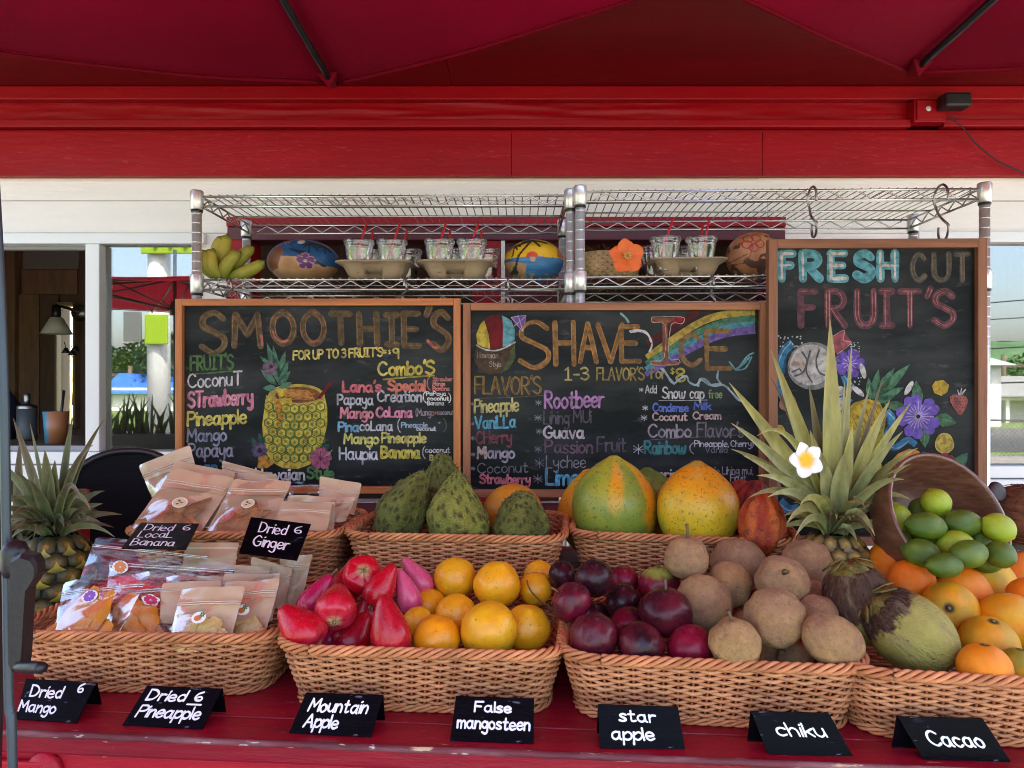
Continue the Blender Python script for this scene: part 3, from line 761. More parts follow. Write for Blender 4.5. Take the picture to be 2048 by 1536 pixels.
class Board:
    """a framed chalkboard; drawing units are photo pixels measured on the board's own face"""
    def __init__(s, label, x0, y0, x1, y1, d, fw, wood, lean=0., rot=0., M=M_BOARD):
        s.k = d / FPX; cx = (x0 + x1) / 2; s.cx, s.y1 = cx, y1
        b = P(cx, y1, d)
        s.t = thing("chalkboard_sign", label, "chalkboard", tuple(b), rot)
        s.t.rotation_euler = (R(lean), 0, rot)
        k = s.k; W = (x1 - x0) * k; H_ = (y1 - y0) * k; f = fw * k
        put("board_panel", MB().box((0, .008, H_ / 2), (W - f, .010, H_ - f)), M, s.t)
        fo = s.t
        for (nm, c, sz, ax) in (("frame_rail", (0, 0, f / 2), (W - 2 * f - .0006, .022, f), 0), ("frame_rail", (0, 0, H_ - f / 2), (W - 2 * f - .0006, .022, f), 0),
                            ("frame_stile", (-W / 2 + f / 2, 0, H_ / 2), (f, .0225, H_), 2), ("frame_stile", (W / 2 - f / 2, 0, H_ / 2), (f, .0225, H_), 2)):
            put(nm, MB().box(c, sz, None, .0015), wood_mat(wood, ax), fo)
        s.n = 0
    def mp(s, x, y, h): return Vector(((x - s.cx) * s.k, .003 - h - .0002, (s.y1 - y) * s.k))
    def lift(s):
        LAYER[0] = (LAYER[0] + 1) % 23
        return .00018 + .00004 * s.n + LAYER[0] * .000012
    def text(s, text, box, w, rgb, **kw):
        mb = MB()
        for part in ([text] if isinstance(text, str) else text): write(mb, part, box, w, s.mp, lift=s.lift, **kw)
        put("lettering", mb, chalk(rgb), s.t)
    def line(s, polys, w, rgb, name="chalk_line", k=5):
        if 1 < len(polys) <= 6 and name != "drink_chalk_line":
            for q in polys: s.line([q], w, rgb, name, k)
            return
        mb = MB()
        for q in polys:
            q = [(v.x, v.y) for v in smooth([(a, b, 0) for a, b in q], k)]
            ribbon(mb, q, w, s.mp, s.lift())
        put(name, mb, chalk(rgb), s.t)
    def fill(s, polys, rgb, name="chalk_drawing", lift=None):
        if 1 < len(polys) <= 9 and name in ("splash_drawing", "leaf_drawing", "pineapple_slice", "coconut_sliver", "shell_drawing", "plumeria_drawing", "papaya_chunk_drawing", "pineapple_chunk"):
            for q in polys: s.fill([q], rgb, name, lift)
            return
        s.n += 1; mb = MB(); z = .0001 + .00004 * s.n if lift is None else lift
        for q in polys:
            c = (sum(a for a, b in q) / len(q), sum(b for a, b in q) / len(q))
            vs = [s.mp(a, b, z) for a, b in q]
            bm = bmesh.new(); f = bm.faces.new([bm.verts.new(v) for v in vs])
            bmesh.ops.triangulate(bm, faces=[f]); bm.verts.index_update()
            mb.add([v.co.copy() for v in bm.verts], [[v.index for v in g.verts] for g in bm.faces], False); bm.free()
        o = put(name, mb, chalk(rgb), s.t)
        if name in ("splash_drop", "papaya_seed_drawing", "strawberry_seed"): o["kind"] = "stuff"
def wood_mat(base, ax):
    c = {'A': (.46, .155, .040), 'B': (.33, .135, .060), 'C': (.225, .092, .042)}[base]
    st = [(2.5, 40, 40), (40, 2.5, 40), (40, 40, 2.5)][ax]
    return mat("board_wood_%s_%d" % (base, ax), c, .42 if base == 'A' else .55, .4, var=.32, vs=1.6, stretch=st, bump=.15, bs=4, patch=[(1.2, .62, .7, tuple(x * .45 for x in c), .5)])
def blob(cx, cy, rx, ry, n=20, wob=.06, seed=0, rot=0.):
    out = []
    for i in range(n):
        a = 2 * math.pi * i / n; r_ = 1 + wob * math.sin(3 * a + seed) + wob * .7 * math.sin(5 * a + 2 * seed)
        x, y = rx * r_ * math.cos(a), ry * r_ * math.sin(a); c, s_ = math.cos(rot), math.sin(rot)
        out.append((cx + x * c - y * s_, cy + x * s_ + y * c))
    return out
def petals(cx, cy, r_, n=5, w=.62, a0=-1.57, notch=.12):
    out = []
    for k in range(n):
        a = a0 + 2 * math.pi * k / n; q = []
        for (t_, s_) in ((0.08, 0), (.35, -.55), (.68, -.95), (.93, -.7), (1.0 - notch * .3, -.3), (1 - notch, 0), (1.0 - notch * .3, .3), (.93, .7), (.68, .95), (.35, .55)):
            q.append((cx + r_ * (t_ * math.cos(a) - s_ * w * .6 * math.sin(a)), cy + r_ * (t_ * math.sin(a) + s_ * w * .6 * math.cos(a))))
        out.append(q)
    return out
def leafp(x0, y0, x1, y1, w):
    dx, dy = x1 - x0, y1 - y0; L_ = math.hypot(dx, dy); nx, ny = -dy / L_, dx / L_
    out = []
    for (t_, s_) in ((0, 0), (.2, .7), (.45, 1), (.75, .62), (1, 0), (.75, -.62), (.45, -1), (.2, -.7)):
        out.append((x0 + dx * t_ + nx * w * s_, y0 + dy * t_ + ny * w * s_))
    return out

# ---- SMOOTHIE'S
b = Board("wide SMOOTHIE'S chalkboard in an orange wood frame", 352, 598, 922, 986, 1.80, 14, 'A', lean=0, rot=R(-.8))
OLV = (150, 120, 82); PNK = (228, 130, 118)
for (ch, x0, x1, yb, h, br) in (("S", 401, 448, 703, 80, 0), ("M", 467, 522, 690, 62, 1), ("O", 545, 589, 685, 62, 1), ("O", 606, 650, 685, 62, 1), ("T", 664, 702, 684, 58, 1), ("H", 720, 756, 687, 60, 0), ("I", 774, 796, 687, 58, 0), ("E", 809, 840, 690, 64, 0), ("'", 857, 861, 688, 70, 2), ("S", 866, 898, 697, 74, 1)):
    b.text(ch, (x0, x1, yb, h), 13, (112, 94, 66), jit=.12); b.text(ch, (x0 - 5, x1 - 5, yb, h), 1.6, (165, 128, 92), jit=.12); b.text(ch, (x0 + 5, x1 + 4, yb - 1, h - 1), 1.4, (196, 132, 104) if br else (150, 122, 88), jit=.12)
b.line([[(545, 664), (550, 676), (562, 684), (576, 681)], [(606, 664), (612, 677), (624, 684), (640, 679), (647, 670)], [(521, 672), (522, 688)], [(856, 682), (866, 692), (876, 696)], [(682, 672), (682, 683)]], 7, (206, 120, 104))
b.text("FOR UP TO 3 FRUIT'S=", (586, 772, 719, 17), 3.6, (232, 214, 120), slope=-.04)
b.text("$", (776, 782, 708, 9), 1.5, (232, 214, 120)); b.text("9", (787, 798, 716, 20), 4, (232, 214, 120))
b.text("FRUIT'S", (379, 464, 741, 28), 4.5, (92, 128, 74), slope=-.05); b.line([[(377, 748), (420, 746), (468, 741)]], 2.5, (92, 128, 74))
b.text("CoconuT", (374, 482, 776, 27), 3.6, (225, 222, 225), slope=-.06)
b.text("STrawberry", (374, 504, 815, 30), 6, (226, 140, 165), slope=-.06); b.text("STrawberry", (375, 505, 815, 30), 1.6, (245, 205, 210), slope=-.06)
b.text("Pineapple", (373, 491, 852, 27), 4.8, (232, 215, 110), slope=-.05)
b.text("Mango", (372, 451, 884, 25), 4, (165, 165, 185), slope=-.03)
b.text("Papaya", (375, 464, 915, 27), 4, (175, 168, 185), slope=-.03)
b.text("an", (405, 432, 944, 20), 4.5, (70, 150, 190))
b.text("Hawaiian", (510, 608, 960, 22), 4, (235, 232, 230)); b.text("Style", (614, 667, 957, 22), 5, (100, 150, 85))
b.text("ComBo'S".replace('B', 'b'), (757, 868, 751, 26), 5, (235, 215, 95), slope=-.03); b.text("Combo'S", (756, 867, 751, 26), 1.3, (250, 240, 190), slope=-.03)
b.line([[(767, 759), (810, 755), (868, 751)]], 3.4, (190, 180, 80))
b.text("Lana's", (686, 762, 783, 20), 5, (236, 130, 140)); b.text("Special", (777, 850, 781, 20), 5.2, (238, 140, 118)); b.text("(", (855, 861, 777, 22), 2.2, (235, 150, 140))
for i, s_ in enumerate(("Strawber", "Mango", "Banana")): b.text(s_, (866, (905, 890, 899)[i], 762 + 9.5 * i, 8), 1.9, (230, 150, 140))
b.text("Papaya", (675, 746, 809, 20), 3.6, (210, 208, 220)); b.text("Creation", (755, 843, 803, 21), 3.6, (205, 205, 215)); b.text("(", (847, 853, 803, 19), 2.2, (235, 235, 235))
for i, s_ in enumerate(("PaPaya", "coconut", "Banana")): b.text(s_, ((853, 892), (855, 898), (855, 888))[i] + (791 + 9.5 * i, 7.5), 2, (235, 235, 235))
b.text(")", (898, 902, 803, 16), 2, (235, 235, 235))
b.text("Mango", (681, 746, 836, 20), 4.4, (238, 150, 165)); b.text("CoLana", (753, 824, 834, 19), 4.6, (235, 150, 180)); b.text("(Mango", (832, 868, 831, 13), 2.2, (165, 150, 155)); b.text("+", (868, 875, 829, 11), 2.4, (235, 80, 80)); b.text("coconut", (875, 908, 829, 9), 2, (160, 155, 165))
b.text("Pina", (677, 717, 863, 18), 4.2, (130, 185, 220)); b.text("coLana", (720, 785, 861, 18), 3.6, (215, 215, 222)); b.text("(", (796, 801, 861, 22), 2, (215, 215, 222))
b.text("Pineapple", (803, 855, 855, 10), 2.3, (170, 200, 225)); b.text("coconut", (833, 872, 861, 8), 2, (215, 215, 222)); b.text("+", (876, 883, 848, 8), 1.4, (150, 150, 155)); b.text(")", (888, 893, 860, 22), 1.4, (140, 140, 145))
b.text("Mango", (688, 757, 887, 19), 4.4, (235, 228, 130)); b.text("Pineapple", (764, 852, 885, 19), 4.2, (225, 215, 125))
b.text("Haupia", (679, 755, 919, 24), 3.6, (230, 228, 235)); b.text("Banana", (763, 839, 915, 22), 5.2, (236, 218, 95)); b.text("(", (846, 851, 914, 20), 2, (225, 225, 225)); b.text("coconut", (851, 900, 905, 10), 2.3, (225, 225, 225)); b.text("Banana", (860, 903, 920, 10), 2.4, (225, 210, 110))
# pineapple cup drawing
YEL = (222, 198, 78); GRN = (95, 128, 62)
body = [(531, 790), (527, 820), (523, 850), (525, 880), (530, 905), (543, 925), (565, 937), (595, 938), (618, 930), (635, 912), (645, 885), (654, 850), (654, 815), (648, 790), (620, 806), (585, 810), (552, 803)]
b.fill([body], YEL, "pineapple_drawing")
hexs = []
for r_ in range(8):
    for c in range(8):
        x = 536 + c * 17.5 + (8.7 if r_ % 2 else 0); y = 818 + r_ * 16.5 + 7 * (1 - ((x - 590) / 62) ** 2) - 7
        lim = 62 - max(0, (y - 885)) * .45
        if abs(x - 590) < lim - 4 and y < 932:
            hexs.append([(x + 9.2 * math.cos(a), y + 9.4 * math.sin(a)) for a in [k * math.pi / 3 + .52 for k in range(6)] + [.52]])
b.line(hexs, 2.4, GRN, "pineapple_eye_outline", 1)
st = []
for h in hexs:
    x = sum(q[0] for q in h[:6]) / 6; y = sum(q[1] for q in h[:6]) / 6
    st += [[(x - 3, y - 2), (x + 3, y + 2)], [(x - 3, y + 2), (x + 3, y - 2)], [(x, y - 3.5), (x, y + 3.5)]]
b.line(st, 1, (110, 130, 60), "pineapple_eye_mark", 1)
b.fill([blob(592, 790, 57, 22, 28, .01)], (205, 180, 90), "pineapple_cup_rim")
b.fill([blob(596, 790, 47, 16, 28, .02)], (140, 92, 48), "pineapple_cup_drink")
random.seed(11)
b.line([[(570 + random.uniform(-12, 60), 790 + random.uniform(-11, 11)), (570 + random.uniform(-6, 60), 790 + random.uniform(-11, 11)), (572 + random.uniform(-6, 58), 790 + random.uniform(-11, 11))] for k in range(16)], 1.5, (214, 150, 80), "drink_chalk_line")
b.fill([[(553, 784), (572, 773), (577, 785), (558, 797)], [(557, 797), (582, 796), (584, 808), (557, 811)], [(563, 813), (585, 815), (584, 824), (562, 824)]], (226, 200, 70), "pineapple_chunk")
b.fill([[(547, 800), (562, 806), (566, 840), (560, 850), (554, 848), (551, 825)]], (222, 150, 60), "drip_drawing")
b.fill([[(634, 795), (661, 760), (666, 764), (640, 799)]], (120, 34, 40), "straw_drawing")
b.fill([leafp(*q) for q in ((558, 770, 532, 683, 8), (556, 760, 545, 690, 7), (556, 745, 518, 712, 6), (556, 752, 570, 702, 7), (556, 765, 576, 722, 8), (556, 770, 580, 742, 7), (552, 770, 520, 738, 7), (556, 776, 584, 765, 6), (552, 776, 524, 776, 7))], (92, 138, 112), "pineapple_leaves")
b.fill(petals(539, 736, 16, 5, .75), (132, 105, 128), "flower_drawing"); b.fill([blob(541, 733, 4, 4)], (70, 60, 70), "flower_centre")
b.fill([leafp(517, 905, 502, 875, 7), leafp(527, 890, 516, 866, 6), leafp(640, 905, 658, 888, 8)], (60, 98, 88), "leaf_drawing")
b.fill(petals(518, 901, 17, 8, .5), (112, 98, 128), "flower_drawing"); b.fill([blob(518, 901, 5, 5)], (60, 48, 62), "flower_centre")
b.fill([blob(528, 925, 15, 13, 26, .16, 1)], (222, 160, 62), "flower_drawing")
b.fill(petals(641, 917, 23, 5, .8), (192, 105, 135), "flower_drawing"); b.line([[(641, 917), (641 + 15 * math.cos(a), 917 + 15 * math.sin(a))] for a in (-1.57, -.31, .94, 2.2, 3.45)], 1.2, (110, 45, 75), "petal_line")
b.line([[(641, 917), (655, 910), (664, 900)]], 1.2, (190, 200, 150), "stamen_line")

# ---- SHAVE ICE
b = Board("SHAVE ICE chalkboard with a chalk rainbow in a brown frame", 926, 606, 1531, 994, 1.79, 15, 'B', rot=R(-1.2))
# rainbow bands
def band(pts, w0, w1):
    pts = [(v.x, v.y) for v in smooth([(a, c, 0) for a, c in pts], 5)]; n = len(pts); up = []; dn = []
    for i, (x, y) in enumerate(pts):
        a = pts[max(i - 1, 0)]; c = pts[min(i + 1, n - 1)]; L_ = math.hypot(c[0] - a[0], c[1] - a[1]); w = lerp(w0, w1, i / (n - 1)) / 2
        nx, ny = -(c[1] - a[1]) / L_ * w, (c[0] - a[0]) / L_ * w
        up.append((x - nx, y - ny)); dn.append((x + nx, y + ny))
    return up + dn[::-1]
b.fill([band([(1296, 688), (1340, 660), (1375, 636), (1395, 622)], 18, 16)], (95, 40, 42), "rainbow_red_band")
b.fill([band([(1318, 690), (1360, 662), (1405, 635), (1425, 623)], 13, 10)], (60, 48, 50), "rainbow_dark_band")
b.fill([band([(1294, 716), (1340, 683), (1400, 645), (1450, 629), (1509, 624)], 14, 15)], (200, 176, 82), "rainbow_yellow_band")
b.fill([band([(1292, 728), (1345, 695), (1405, 660), (1455, 643), (1509, 637)], 11, 14)], (88, 140, 112), "rainbow_green_band")
b.fill([band([(1291, 738), (1350, 704), (1410, 672), (1460, 654), (1509, 649)], 9, 13)], (92, 160, 178), "rainbow_blue_band")
b.fill([band([(1291, 749), (1350, 716), (1415, 681), (1460, 666), (1509, 660)], 10, 16)], (130, 108, 180), "rainbow_violet_band")
ORG = (176, 128, 68)
for (ch, box, w) in (("S", (1040, 1098, 733, 92), 10), ("H", (1112, 1150, 727, 84), 10.5), ("A", (1161, 1194, 722, 76), 10), ("V", (1198, 1248, 722, 74), 10), ("E", (1244, 1280, 721, 69), 10.5)):
    b.text(ch, box, w, (160, 120, 72), jit=.1); x0, x1, yb, h = box
    b.text(ch, (x0 - 4, x1 - 4, yb + 2, h), 1.6, (212, 150, 84), jit=.1)
    b.text(ch, (x0 + 4, x1 + 4, yb - 1, h), 1.4, (205, 148, 90), jit=.1)
b.text("I", (1308, 1356, 726, 86), 10, (150, 98, 76), jit=.05); b.line([[(1346, 643), (1360, 638)]], 12, (165, 42, 48))
b.line([[(1304, 634), (1362, 634), (1368, 641), (1362, 648), (1342, 650), (1338, 715), (1356, 718), (1356, 728), (1308, 730), (1304, 722), (1328, 716), (1330, 650), (1306, 645), (1303, 638), (1304, 634)]], 1.3, (225, 205, 195), k=3)
b.text("C", (1362, 1402, 729, 62), 9.5, (150, 120, 82), jit=.1); b.text("E", (1414, 1462, 735, 74), 10.5, (152, 120, 76), jit=.1)
b.line([[(1242, 627), (1252, 636), (1257, 644)]], 4.5, (160, 200, 205)); 
b.line([[(1260, 662), (1276, 660), (1292, 664), (1301, 678), (1304, 690), (1299, 703)], [(1262, 664), (1282, 663), (1296, 670), (1302, 684)]], 3.6, (225, 225, 222), "cloud_line")
CLD = (175, 200, 212)
b.line([[(1322, 737), (1332, 747), (1342, 763), (1350, 766), (1356, 760), (1372, 752), (1378, 764), (1392, 770), (1402, 760), (1416, 768), (1430, 772), (1446, 770), (1462, 784), (1474, 798), (1486, 804), (1498, 818)],
        [(1326, 738), (1338, 756), (1348, 768)], [(1396, 772), (1400, 758), (1412, 760), (1420, 770)], [(1422, 770), (1440, 768), (1456, 776)], [(1436, 742), (1434, 756), (1440, 766)], [(1466, 788), (1478, 800), (1494, 806), (1500, 816)]], 4, CLD, "cloud_line")
b.line([[(1458, 724), (1466, 734), (1472, 740), (1482, 728), (1494, 712), (1506, 706)], [(1470, 738), (1484, 730), (1498, 714)], [(1474, 740), (1490, 736), (1502, 714)]], 3.2, (130, 190, 198), "cloud_line")
b.text("1-3", (1131, 1178, 760, 24), 3.8, (196, 182, 118)); b.text("FLAVOR'S", (1194, 1288, 760, 24), 3.4, (165, 145, 85)); b.text("for", (1300, 1332, 757, 22), 3.4, (178, 165, 120)); b.text("$", (1341, 1349, 748, 12), 2, (205, 190, 100)); b.text("8", (1353, 1370, 762, 25), 4.4, (200, 185, 92))
b.text("FLAVOR'S", (950, 1082, 788, 34), 4, (142, 112, 62)); b.text("FLAVOR'S", (948, 1080, 788, 35), 1.2, (190, 158, 92)); b.line([[(950, 797), (1020, 795), (1086, 791)]], 1.3, (120, 115, 110))
b.text("Pineapple", (949, 1037, 826, 26), 4, (215, 205, 135), slope=-.05)
b.text("VaniLLa", (950, 1031, 858, 24), 4, (110, 185, 215), slope=-.04); b.text("CHerry", (952, 1023, 888, 24), 4, (140, 78, 90), slope=-.03)
b.text("Mango", (955, 1029, 917, 22), 4.2, (190, 182, 200)); b.text("M", (955, 970, 917, 22), 4.2, (212, 172, 140)); b.text("Coconut", (955, 1056, 948, 20), 2.4, (140, 140, 150), slope=-.03); b.text("Strawberry", (960, 1060, 968, 18), 4, (226, 130, 140))
AST = (150, 150, 165)
for (x, y, r_) in ((945, 808, 3), (945, 848, 3), (945, 877, 4), (946, 910, 4), (946, 938, 4), (1078, 806, 6), (1077, 836, 7), (1079, 863, 6), (1077, 899, 7), (1080, 927, 9), (1077, 959, 9), (1283, 780, 4), (1291, 816, 5), (1289, 836, 6), (1278, 899, 10)):
    b.text("*", (x - r_, x + r_, y + r_, r_ * 3), 1.3, AST if x < 1200 else (215, 215, 225))
b.text("Rootbeer", (1090, 1208, 817, 33), 4.6, (200, 150, 205), slope=-.03); b.text("Lihing", (1088, 1138, 848, 26), 3.2, (100, 92, 105)); b.text("MUi", (1147, 1182, 845, 24), 3.2, (105, 96, 108))
b.text("Guava", (1088, 1168, 876, 23), 4.6, (218, 205, 215)); b.text("Passion", (1091, 1185, 906, 25), 3.8, (125, 100, 118)); b.text("Fruit", (1195, 1252, 903, 28), 3.6, (112, 98, 115)); b.text("Lychee", (1093, 1172, 936, 24), 2.4, (150, 150, 158)); b.text("Lime", (1093, 1158, 970, 30), 5.6, (105, 185, 220))
b.text("Add", (1291, 1313, 786, 15), 2.3, (215, 215, 215)); b.text("Snow", (1325, 1370, 797, 22), 3.2, (225, 225, 225)); b.text("cap", (1380, 1407, 797, 21), 3.2, (220, 220, 220)); b.text("free", (1417, 1443, 796, 16), 2.6, (140, 165, 115)); b.line([[(1318, 801), (1370, 801), (1414, 800)]], 1.5, (190, 190, 190))
b.text("Condense", (1306, 1376, 823, 16), 3.2, (112, 135, 225)); b.text("Milk", (1388, 1421, 819, 14), 3.4, (105, 130, 222)); b.text("Coconut", (1306, 1374, 841, 15), 3, (220, 190, 190)); b.text("Cream", (1386, 1441, 838, 14), 3, (215, 185, 185))
b.text("Combo", (1297, 1382, 874, 25), 3.8, (182, 168, 182)); b.text("Flavor's", (1394, 1486, 874, 28), 3.6, (140, 130, 140)); b.line([[(1298, 880), (1380, 875), (1500, 868)]], 1.4, (120, 115, 118))
b.text("Rainbow", (1290, 1371, 907, 24), 4.8, (80, 150, 155)); b.text("(", (1380, 1388, 905, 18), 2, (215, 215, 220)); b.text("Pineapple,", (1389, 1456, 893, 12), 2, (215, 215, 225)); b.text("Cherry)", (1461, 1505, 893, 12), 2, (200, 200, 212)); b.text("Vanilla", (1410, 1455, 905, 12), 1.7, (135, 135, 145))
b.text("Sunrise", (1288, 1366, 962, 25), 4, (210, 205, 190)); b.text("Pineapple,", (1376, 1440, 948, 14), 2, (150, 150, 158)); b.text("Lihing mui,", (1444, 1504, 948, 15), 2, (165, 165, 172)); b.text("Passion", (1400, 1450, 965, 14), 2, (155, 155, 162)); b.text("Fruit", (1460, 1491, 962, 13), 2.2, (175, 175, 180))
# shave ice in a coconut cup
b.fill([[(952, 690), (948, 720), (958, 740), (978, 749), (1000, 746), (1020, 735), (1030, 712), (1030, 688), (990, 700)]], (92, 74, 56), "coconut_cup_drawing")
b.fill([[(1030, 688), (1031, 715), (1018, 738), (1000, 747), (1014, 728), (1022, 700)]], (92, 105, 66), "coconut_cup_drawing")
b.fill([[(954, 688), (952, 668), (960, 648), (968, 640), (974, 655), (978, 675), (980, 697), (965, 694)]], (222, 200, 82), "yellow_ice_drawing")
b.fill([[(968, 640), (980, 630), (1004, 630), (1006, 650), (1005, 694), (992, 698), (980, 697), (978, 672), (974, 655)]], (124, 32, 36), "red_ice_drawing")
b.fill([[(1004, 630), (1022, 640), (1030, 660), (1029, 680), (1020, 690), (1005, 694), (1006, 655)]], (118, 185, 198), "blue_ice_drawing")
b.line([[(953, 690), (968, 698), (990, 701), (1010, 695), (1030, 684)]], 3, (220, 220, 215)); b.text("Hawaiian", (954, 996, 716, 12), 1.6, (170, 160, 150)); b.text("Style", (978, 1002, 733, 10), 1.6, (170, 160, 150))
b.fill([[(1022, 634), (1036, 630), (1052, 630), (1051, 648), (1046, 662), (1034, 652)]], (128, 98, 176), "paper_umbrella_drawing"); b.line([[(1022, 634), (1052, 630), (1046, 663), (1022, 634)], [(1028, 652), (1052, 632)], [(1036, 630), (1046, 662)]], 1.2, (205, 195, 220), k=1)

# ---- FRESH CUT FRUIT'S
b = Board("tall FRESH CUT FRUIT'S chalkboard with painted fruit and flowers", 1536, 479, 1966, 1090, 1.74, 18, 'C', rot=R(-1.2))
for (ch, x0, x1) in (("F", 1566, 1588), ("R", 1608, 1642), ("E", 1664, 1692), ("S", 1714, 1744), ("H", 1762, 1792)):
    b.text(ch, (x0, x1, 556, 50), 17, (105, 178, 190), jit=.05); b.text(ch, (x0, x1, 556, 50), 8.5, (222, 218, 212), jit=.05)
for (ch, x0, x1) in (("C", 1825, 1850), ("U", 1868, 1898), ("T", 1912, 1936)):
    b.text(ch, (x0, x1, 560, 52), 11, (98, 92, 80), jit=.05); b.text(ch, (x0 - 2, x1 - 2, 561, 54), 2, (142, 134, 118), jit=.05); b.text(ch, (x0 + 4, x1 + 4, 558, 50), 1.6, (135, 128, 112), jit=.05)
for (ch, x0, x1) in (("F", 1604, 1634), ("R", 1658, 1692), ("U", 1716, 1750), ("I", 1764, 1786), ("T", 1802, 1840), ("'", 1856, 1860), ("S", 1868, 1906)):
    b.text(ch, (x0, x1, 650, 68), 13.5, (112, 74, 84), jit=.05); b.text(ch, (x0 - 3, x1 - 3, 651, 70), 2.4, (196, 130, 118), jit=.05); b.text(ch, (x0 + 3, x1 + 3, 650, 67), 2.2, (205, 138, 122), jit=.05)
BLU = (92, 158, 196); LB = (150, 200, 220)
b.fill([band([(1588, 686), (1572, 700), (1560, 730), (1556, 760), (1566, 790), (1580, 815)], 18, 14), band([(1690, 750), (1700, 775), (1690, 792), (1702, 806)], 16, 14), band([(1774, 822), (1786, 840), (1776, 870), (1762, 890)], 14, 16), band([(1760, 880), (1790, 895), (1815, 880), (1832, 890)], 14, 12), band([(1560, 1005), (1580, 1020), (1600, 1015)], 24, 14), band([(1720, 960), (1735, 985), (1728, 1010), (1735, 1030)], 14, 12), band([(1844, 905), (1852, 925), (1846, 940)], 10, 8)], (72, 140, 182), "splash_drawing")
b.line([[(1584, 684), (1566, 706), (1556, 740), (1556, 770)], [(1690, 752), (1704, 776), (1692, 796)], [(1776, 824), (1790, 842), (1780, 872)], [(1762, 880), (1792, 897), (1818, 882)], [(1556, 1004), (1580, 1022), (1602, 1014)]], 2.4, LB, "splash_line")
random.seed(5)
b.fill([blob(1575 + random.uniform(-24, 34), 684 + random.uniform(-14, 10), 1.8, 1.8, 6) for k in range(26)] + [blob(1712 + random.uniform(-8, 12), 763 + random.uniform(-8, 8), 1.6, 1.6, 6) for k in range(9)] + [blob(1895 + random.uniform(-20, 20), 916 + random.uniform(-7, 5), 1.5, 1.5, 6) for k in range(18)] + [blob(1710 + random.uniform(-8, 10), 694 + random.uniform(-12, 12), 1.3, 1.3, 6) for k in range(20)], (200, 210, 215), "splash_drop")
b.fill([blob(1627, 732, 50, 48, 30, .01)], (150, 150, 148), "coconut_half_drawing"); b.fill([blob(1624, 730, 43, 41, 30, .02)], (212, 210, 204), "coconut_half_drawing")
b.line([[(1606, 704), (1616, 722), (1608, 744), (1592, 752)], [(1640, 700), (1634, 722), (1640, 744), (1656, 752)], [(1622, 702), (1614, 740), (1626, 764)], [(1586, 744), (1600, 738), (1604, 742)]], 3.4, (110, 110, 112), "coconut_line")
b.fill([blob(1598, 725, 13, 13, 16, .1)], (198, 180, 170), "coconut_eye")
b.fill([[(1668, 672), (1690, 660), (1688, 680), (1704, 684), (1690, 698), (1676, 708), (1660, 694)]], (178, 100, 108), "plumeria_drawing"); b.line([[(1668, 672), (1690, 660), (1688, 680), (1704, 684), (1690, 698), (1676, 708)]], 1.4, (225, 185, 185))
VIO = (128, 100, 200)
b.fill(petals(1701, 727, 31, 5, .74, -1.2), VIO, "hibiscus_drawing"); b.line([[(1701 + 4 * math.cos(a), 727 + 4 * math.sin(a)), (1701 + 15 * math.cos(a), 727 + 15 * math.sin(a))] for a in [k * .63 for k in range(10)]], 2.2, (190, 170, 228), "petal_line")
for (x, y, a) in ((1727, 742, 1.3), (1717, 782, .7), (1818, 776, 2.1)): b.fill([blob(x, y, 16, 5.5, 16, .02, 0, a)], (225, 222, 220), "coconut_sliver")
b.fill([leafp(*q) for q in ((1742, 800, 1738, 755, 8), (1746, 800, 1758, 738, 9), (1748, 798, 1790, 735, 10), (1752, 796, 1820, 728, 11), (1752, 800, 1808, 775, 10), (1750, 804, 1790, 792, 8))], (96, 146, 112), "pineapple_leaves")
b.fill([[(1690, 830), (1708, 806), (1735, 797), (1760, 805), (1772, 830), (1768, 870), (1758, 905), (1735, 915), (1705, 918), (1690, 900)]], (212, 180, 62), "pineapple_drawing"); b.line([[(1760 - k * 9, 810 + k * 4), (1772 - k * 6, 850 + k * 8)] for k in range(7)], 1.4, (130, 120, 50)); b.fill([[(1745, 850), (1772, 840), (1766, 880), (1754, 910), (1738, 912)]], (160, 148, 52), "pineapple_skin_drawing")
b.fill([blob(1722, 882, 17, 16, 18, .04)], (228, 192, 70), "pineapple_slice"); b.fill([blob(1560, 860, 12, 10, 16, .06), blob(1566, 900, 14, 10, 16, .08), blob(1746, 930, 18, 16, 18, .05)], (222, 190, 72), "pineapple_slice")
b.fill([leafp(1836, 820, 1832, 760, 12), leafp(1868, 835, 1912, 846, 14), leafp(1846, 845, 1850, 896, 13), leafp(1812, 815, 1768, 808, 10)], (88, 132, 98), "leaf_drawing"); b.line([[(1836, 815), (1833, 770)], [(1872, 836), (1906, 844)], [(1847, 850), (1849, 888)]], 1.2, (130, 170, 135))
b.fill(petals(1836, 833, 46, 5, .74, -1.9), (132, 106, 208), "hibiscus_drawing"); b.line([[(1836 + 5 * math.cos(a), 833 + 5 * math.sin(a)), (1836 + (24 if k % 3 else 30) * math.cos(a), 833 + (24 if k % 3 else 30) * math.sin(a))] for k, a in enumerate([k * .314 for k in range(20)])], 2.0, (196, 178, 230), "petal_line")
b.fill([[(1863, 772), (1870, 762), (1886, 760), (1897, 770), (1894, 784), (1882, 792), (1868, 786)]], (205, 172, 66), "mango_chunk_drawing"); b.fill([blob(1888, 887, 19, 21, 20, .03)], (216, 192, 92), "lemon_slice_drawing"); b.line([[(1888 + 15 * math.cos(a), 887 + 16 * math.sin(a)) for a in [k * .35 for k in range(19)]]], 1.2, (180, 158, 70), "lemon_slice_ring", 2)
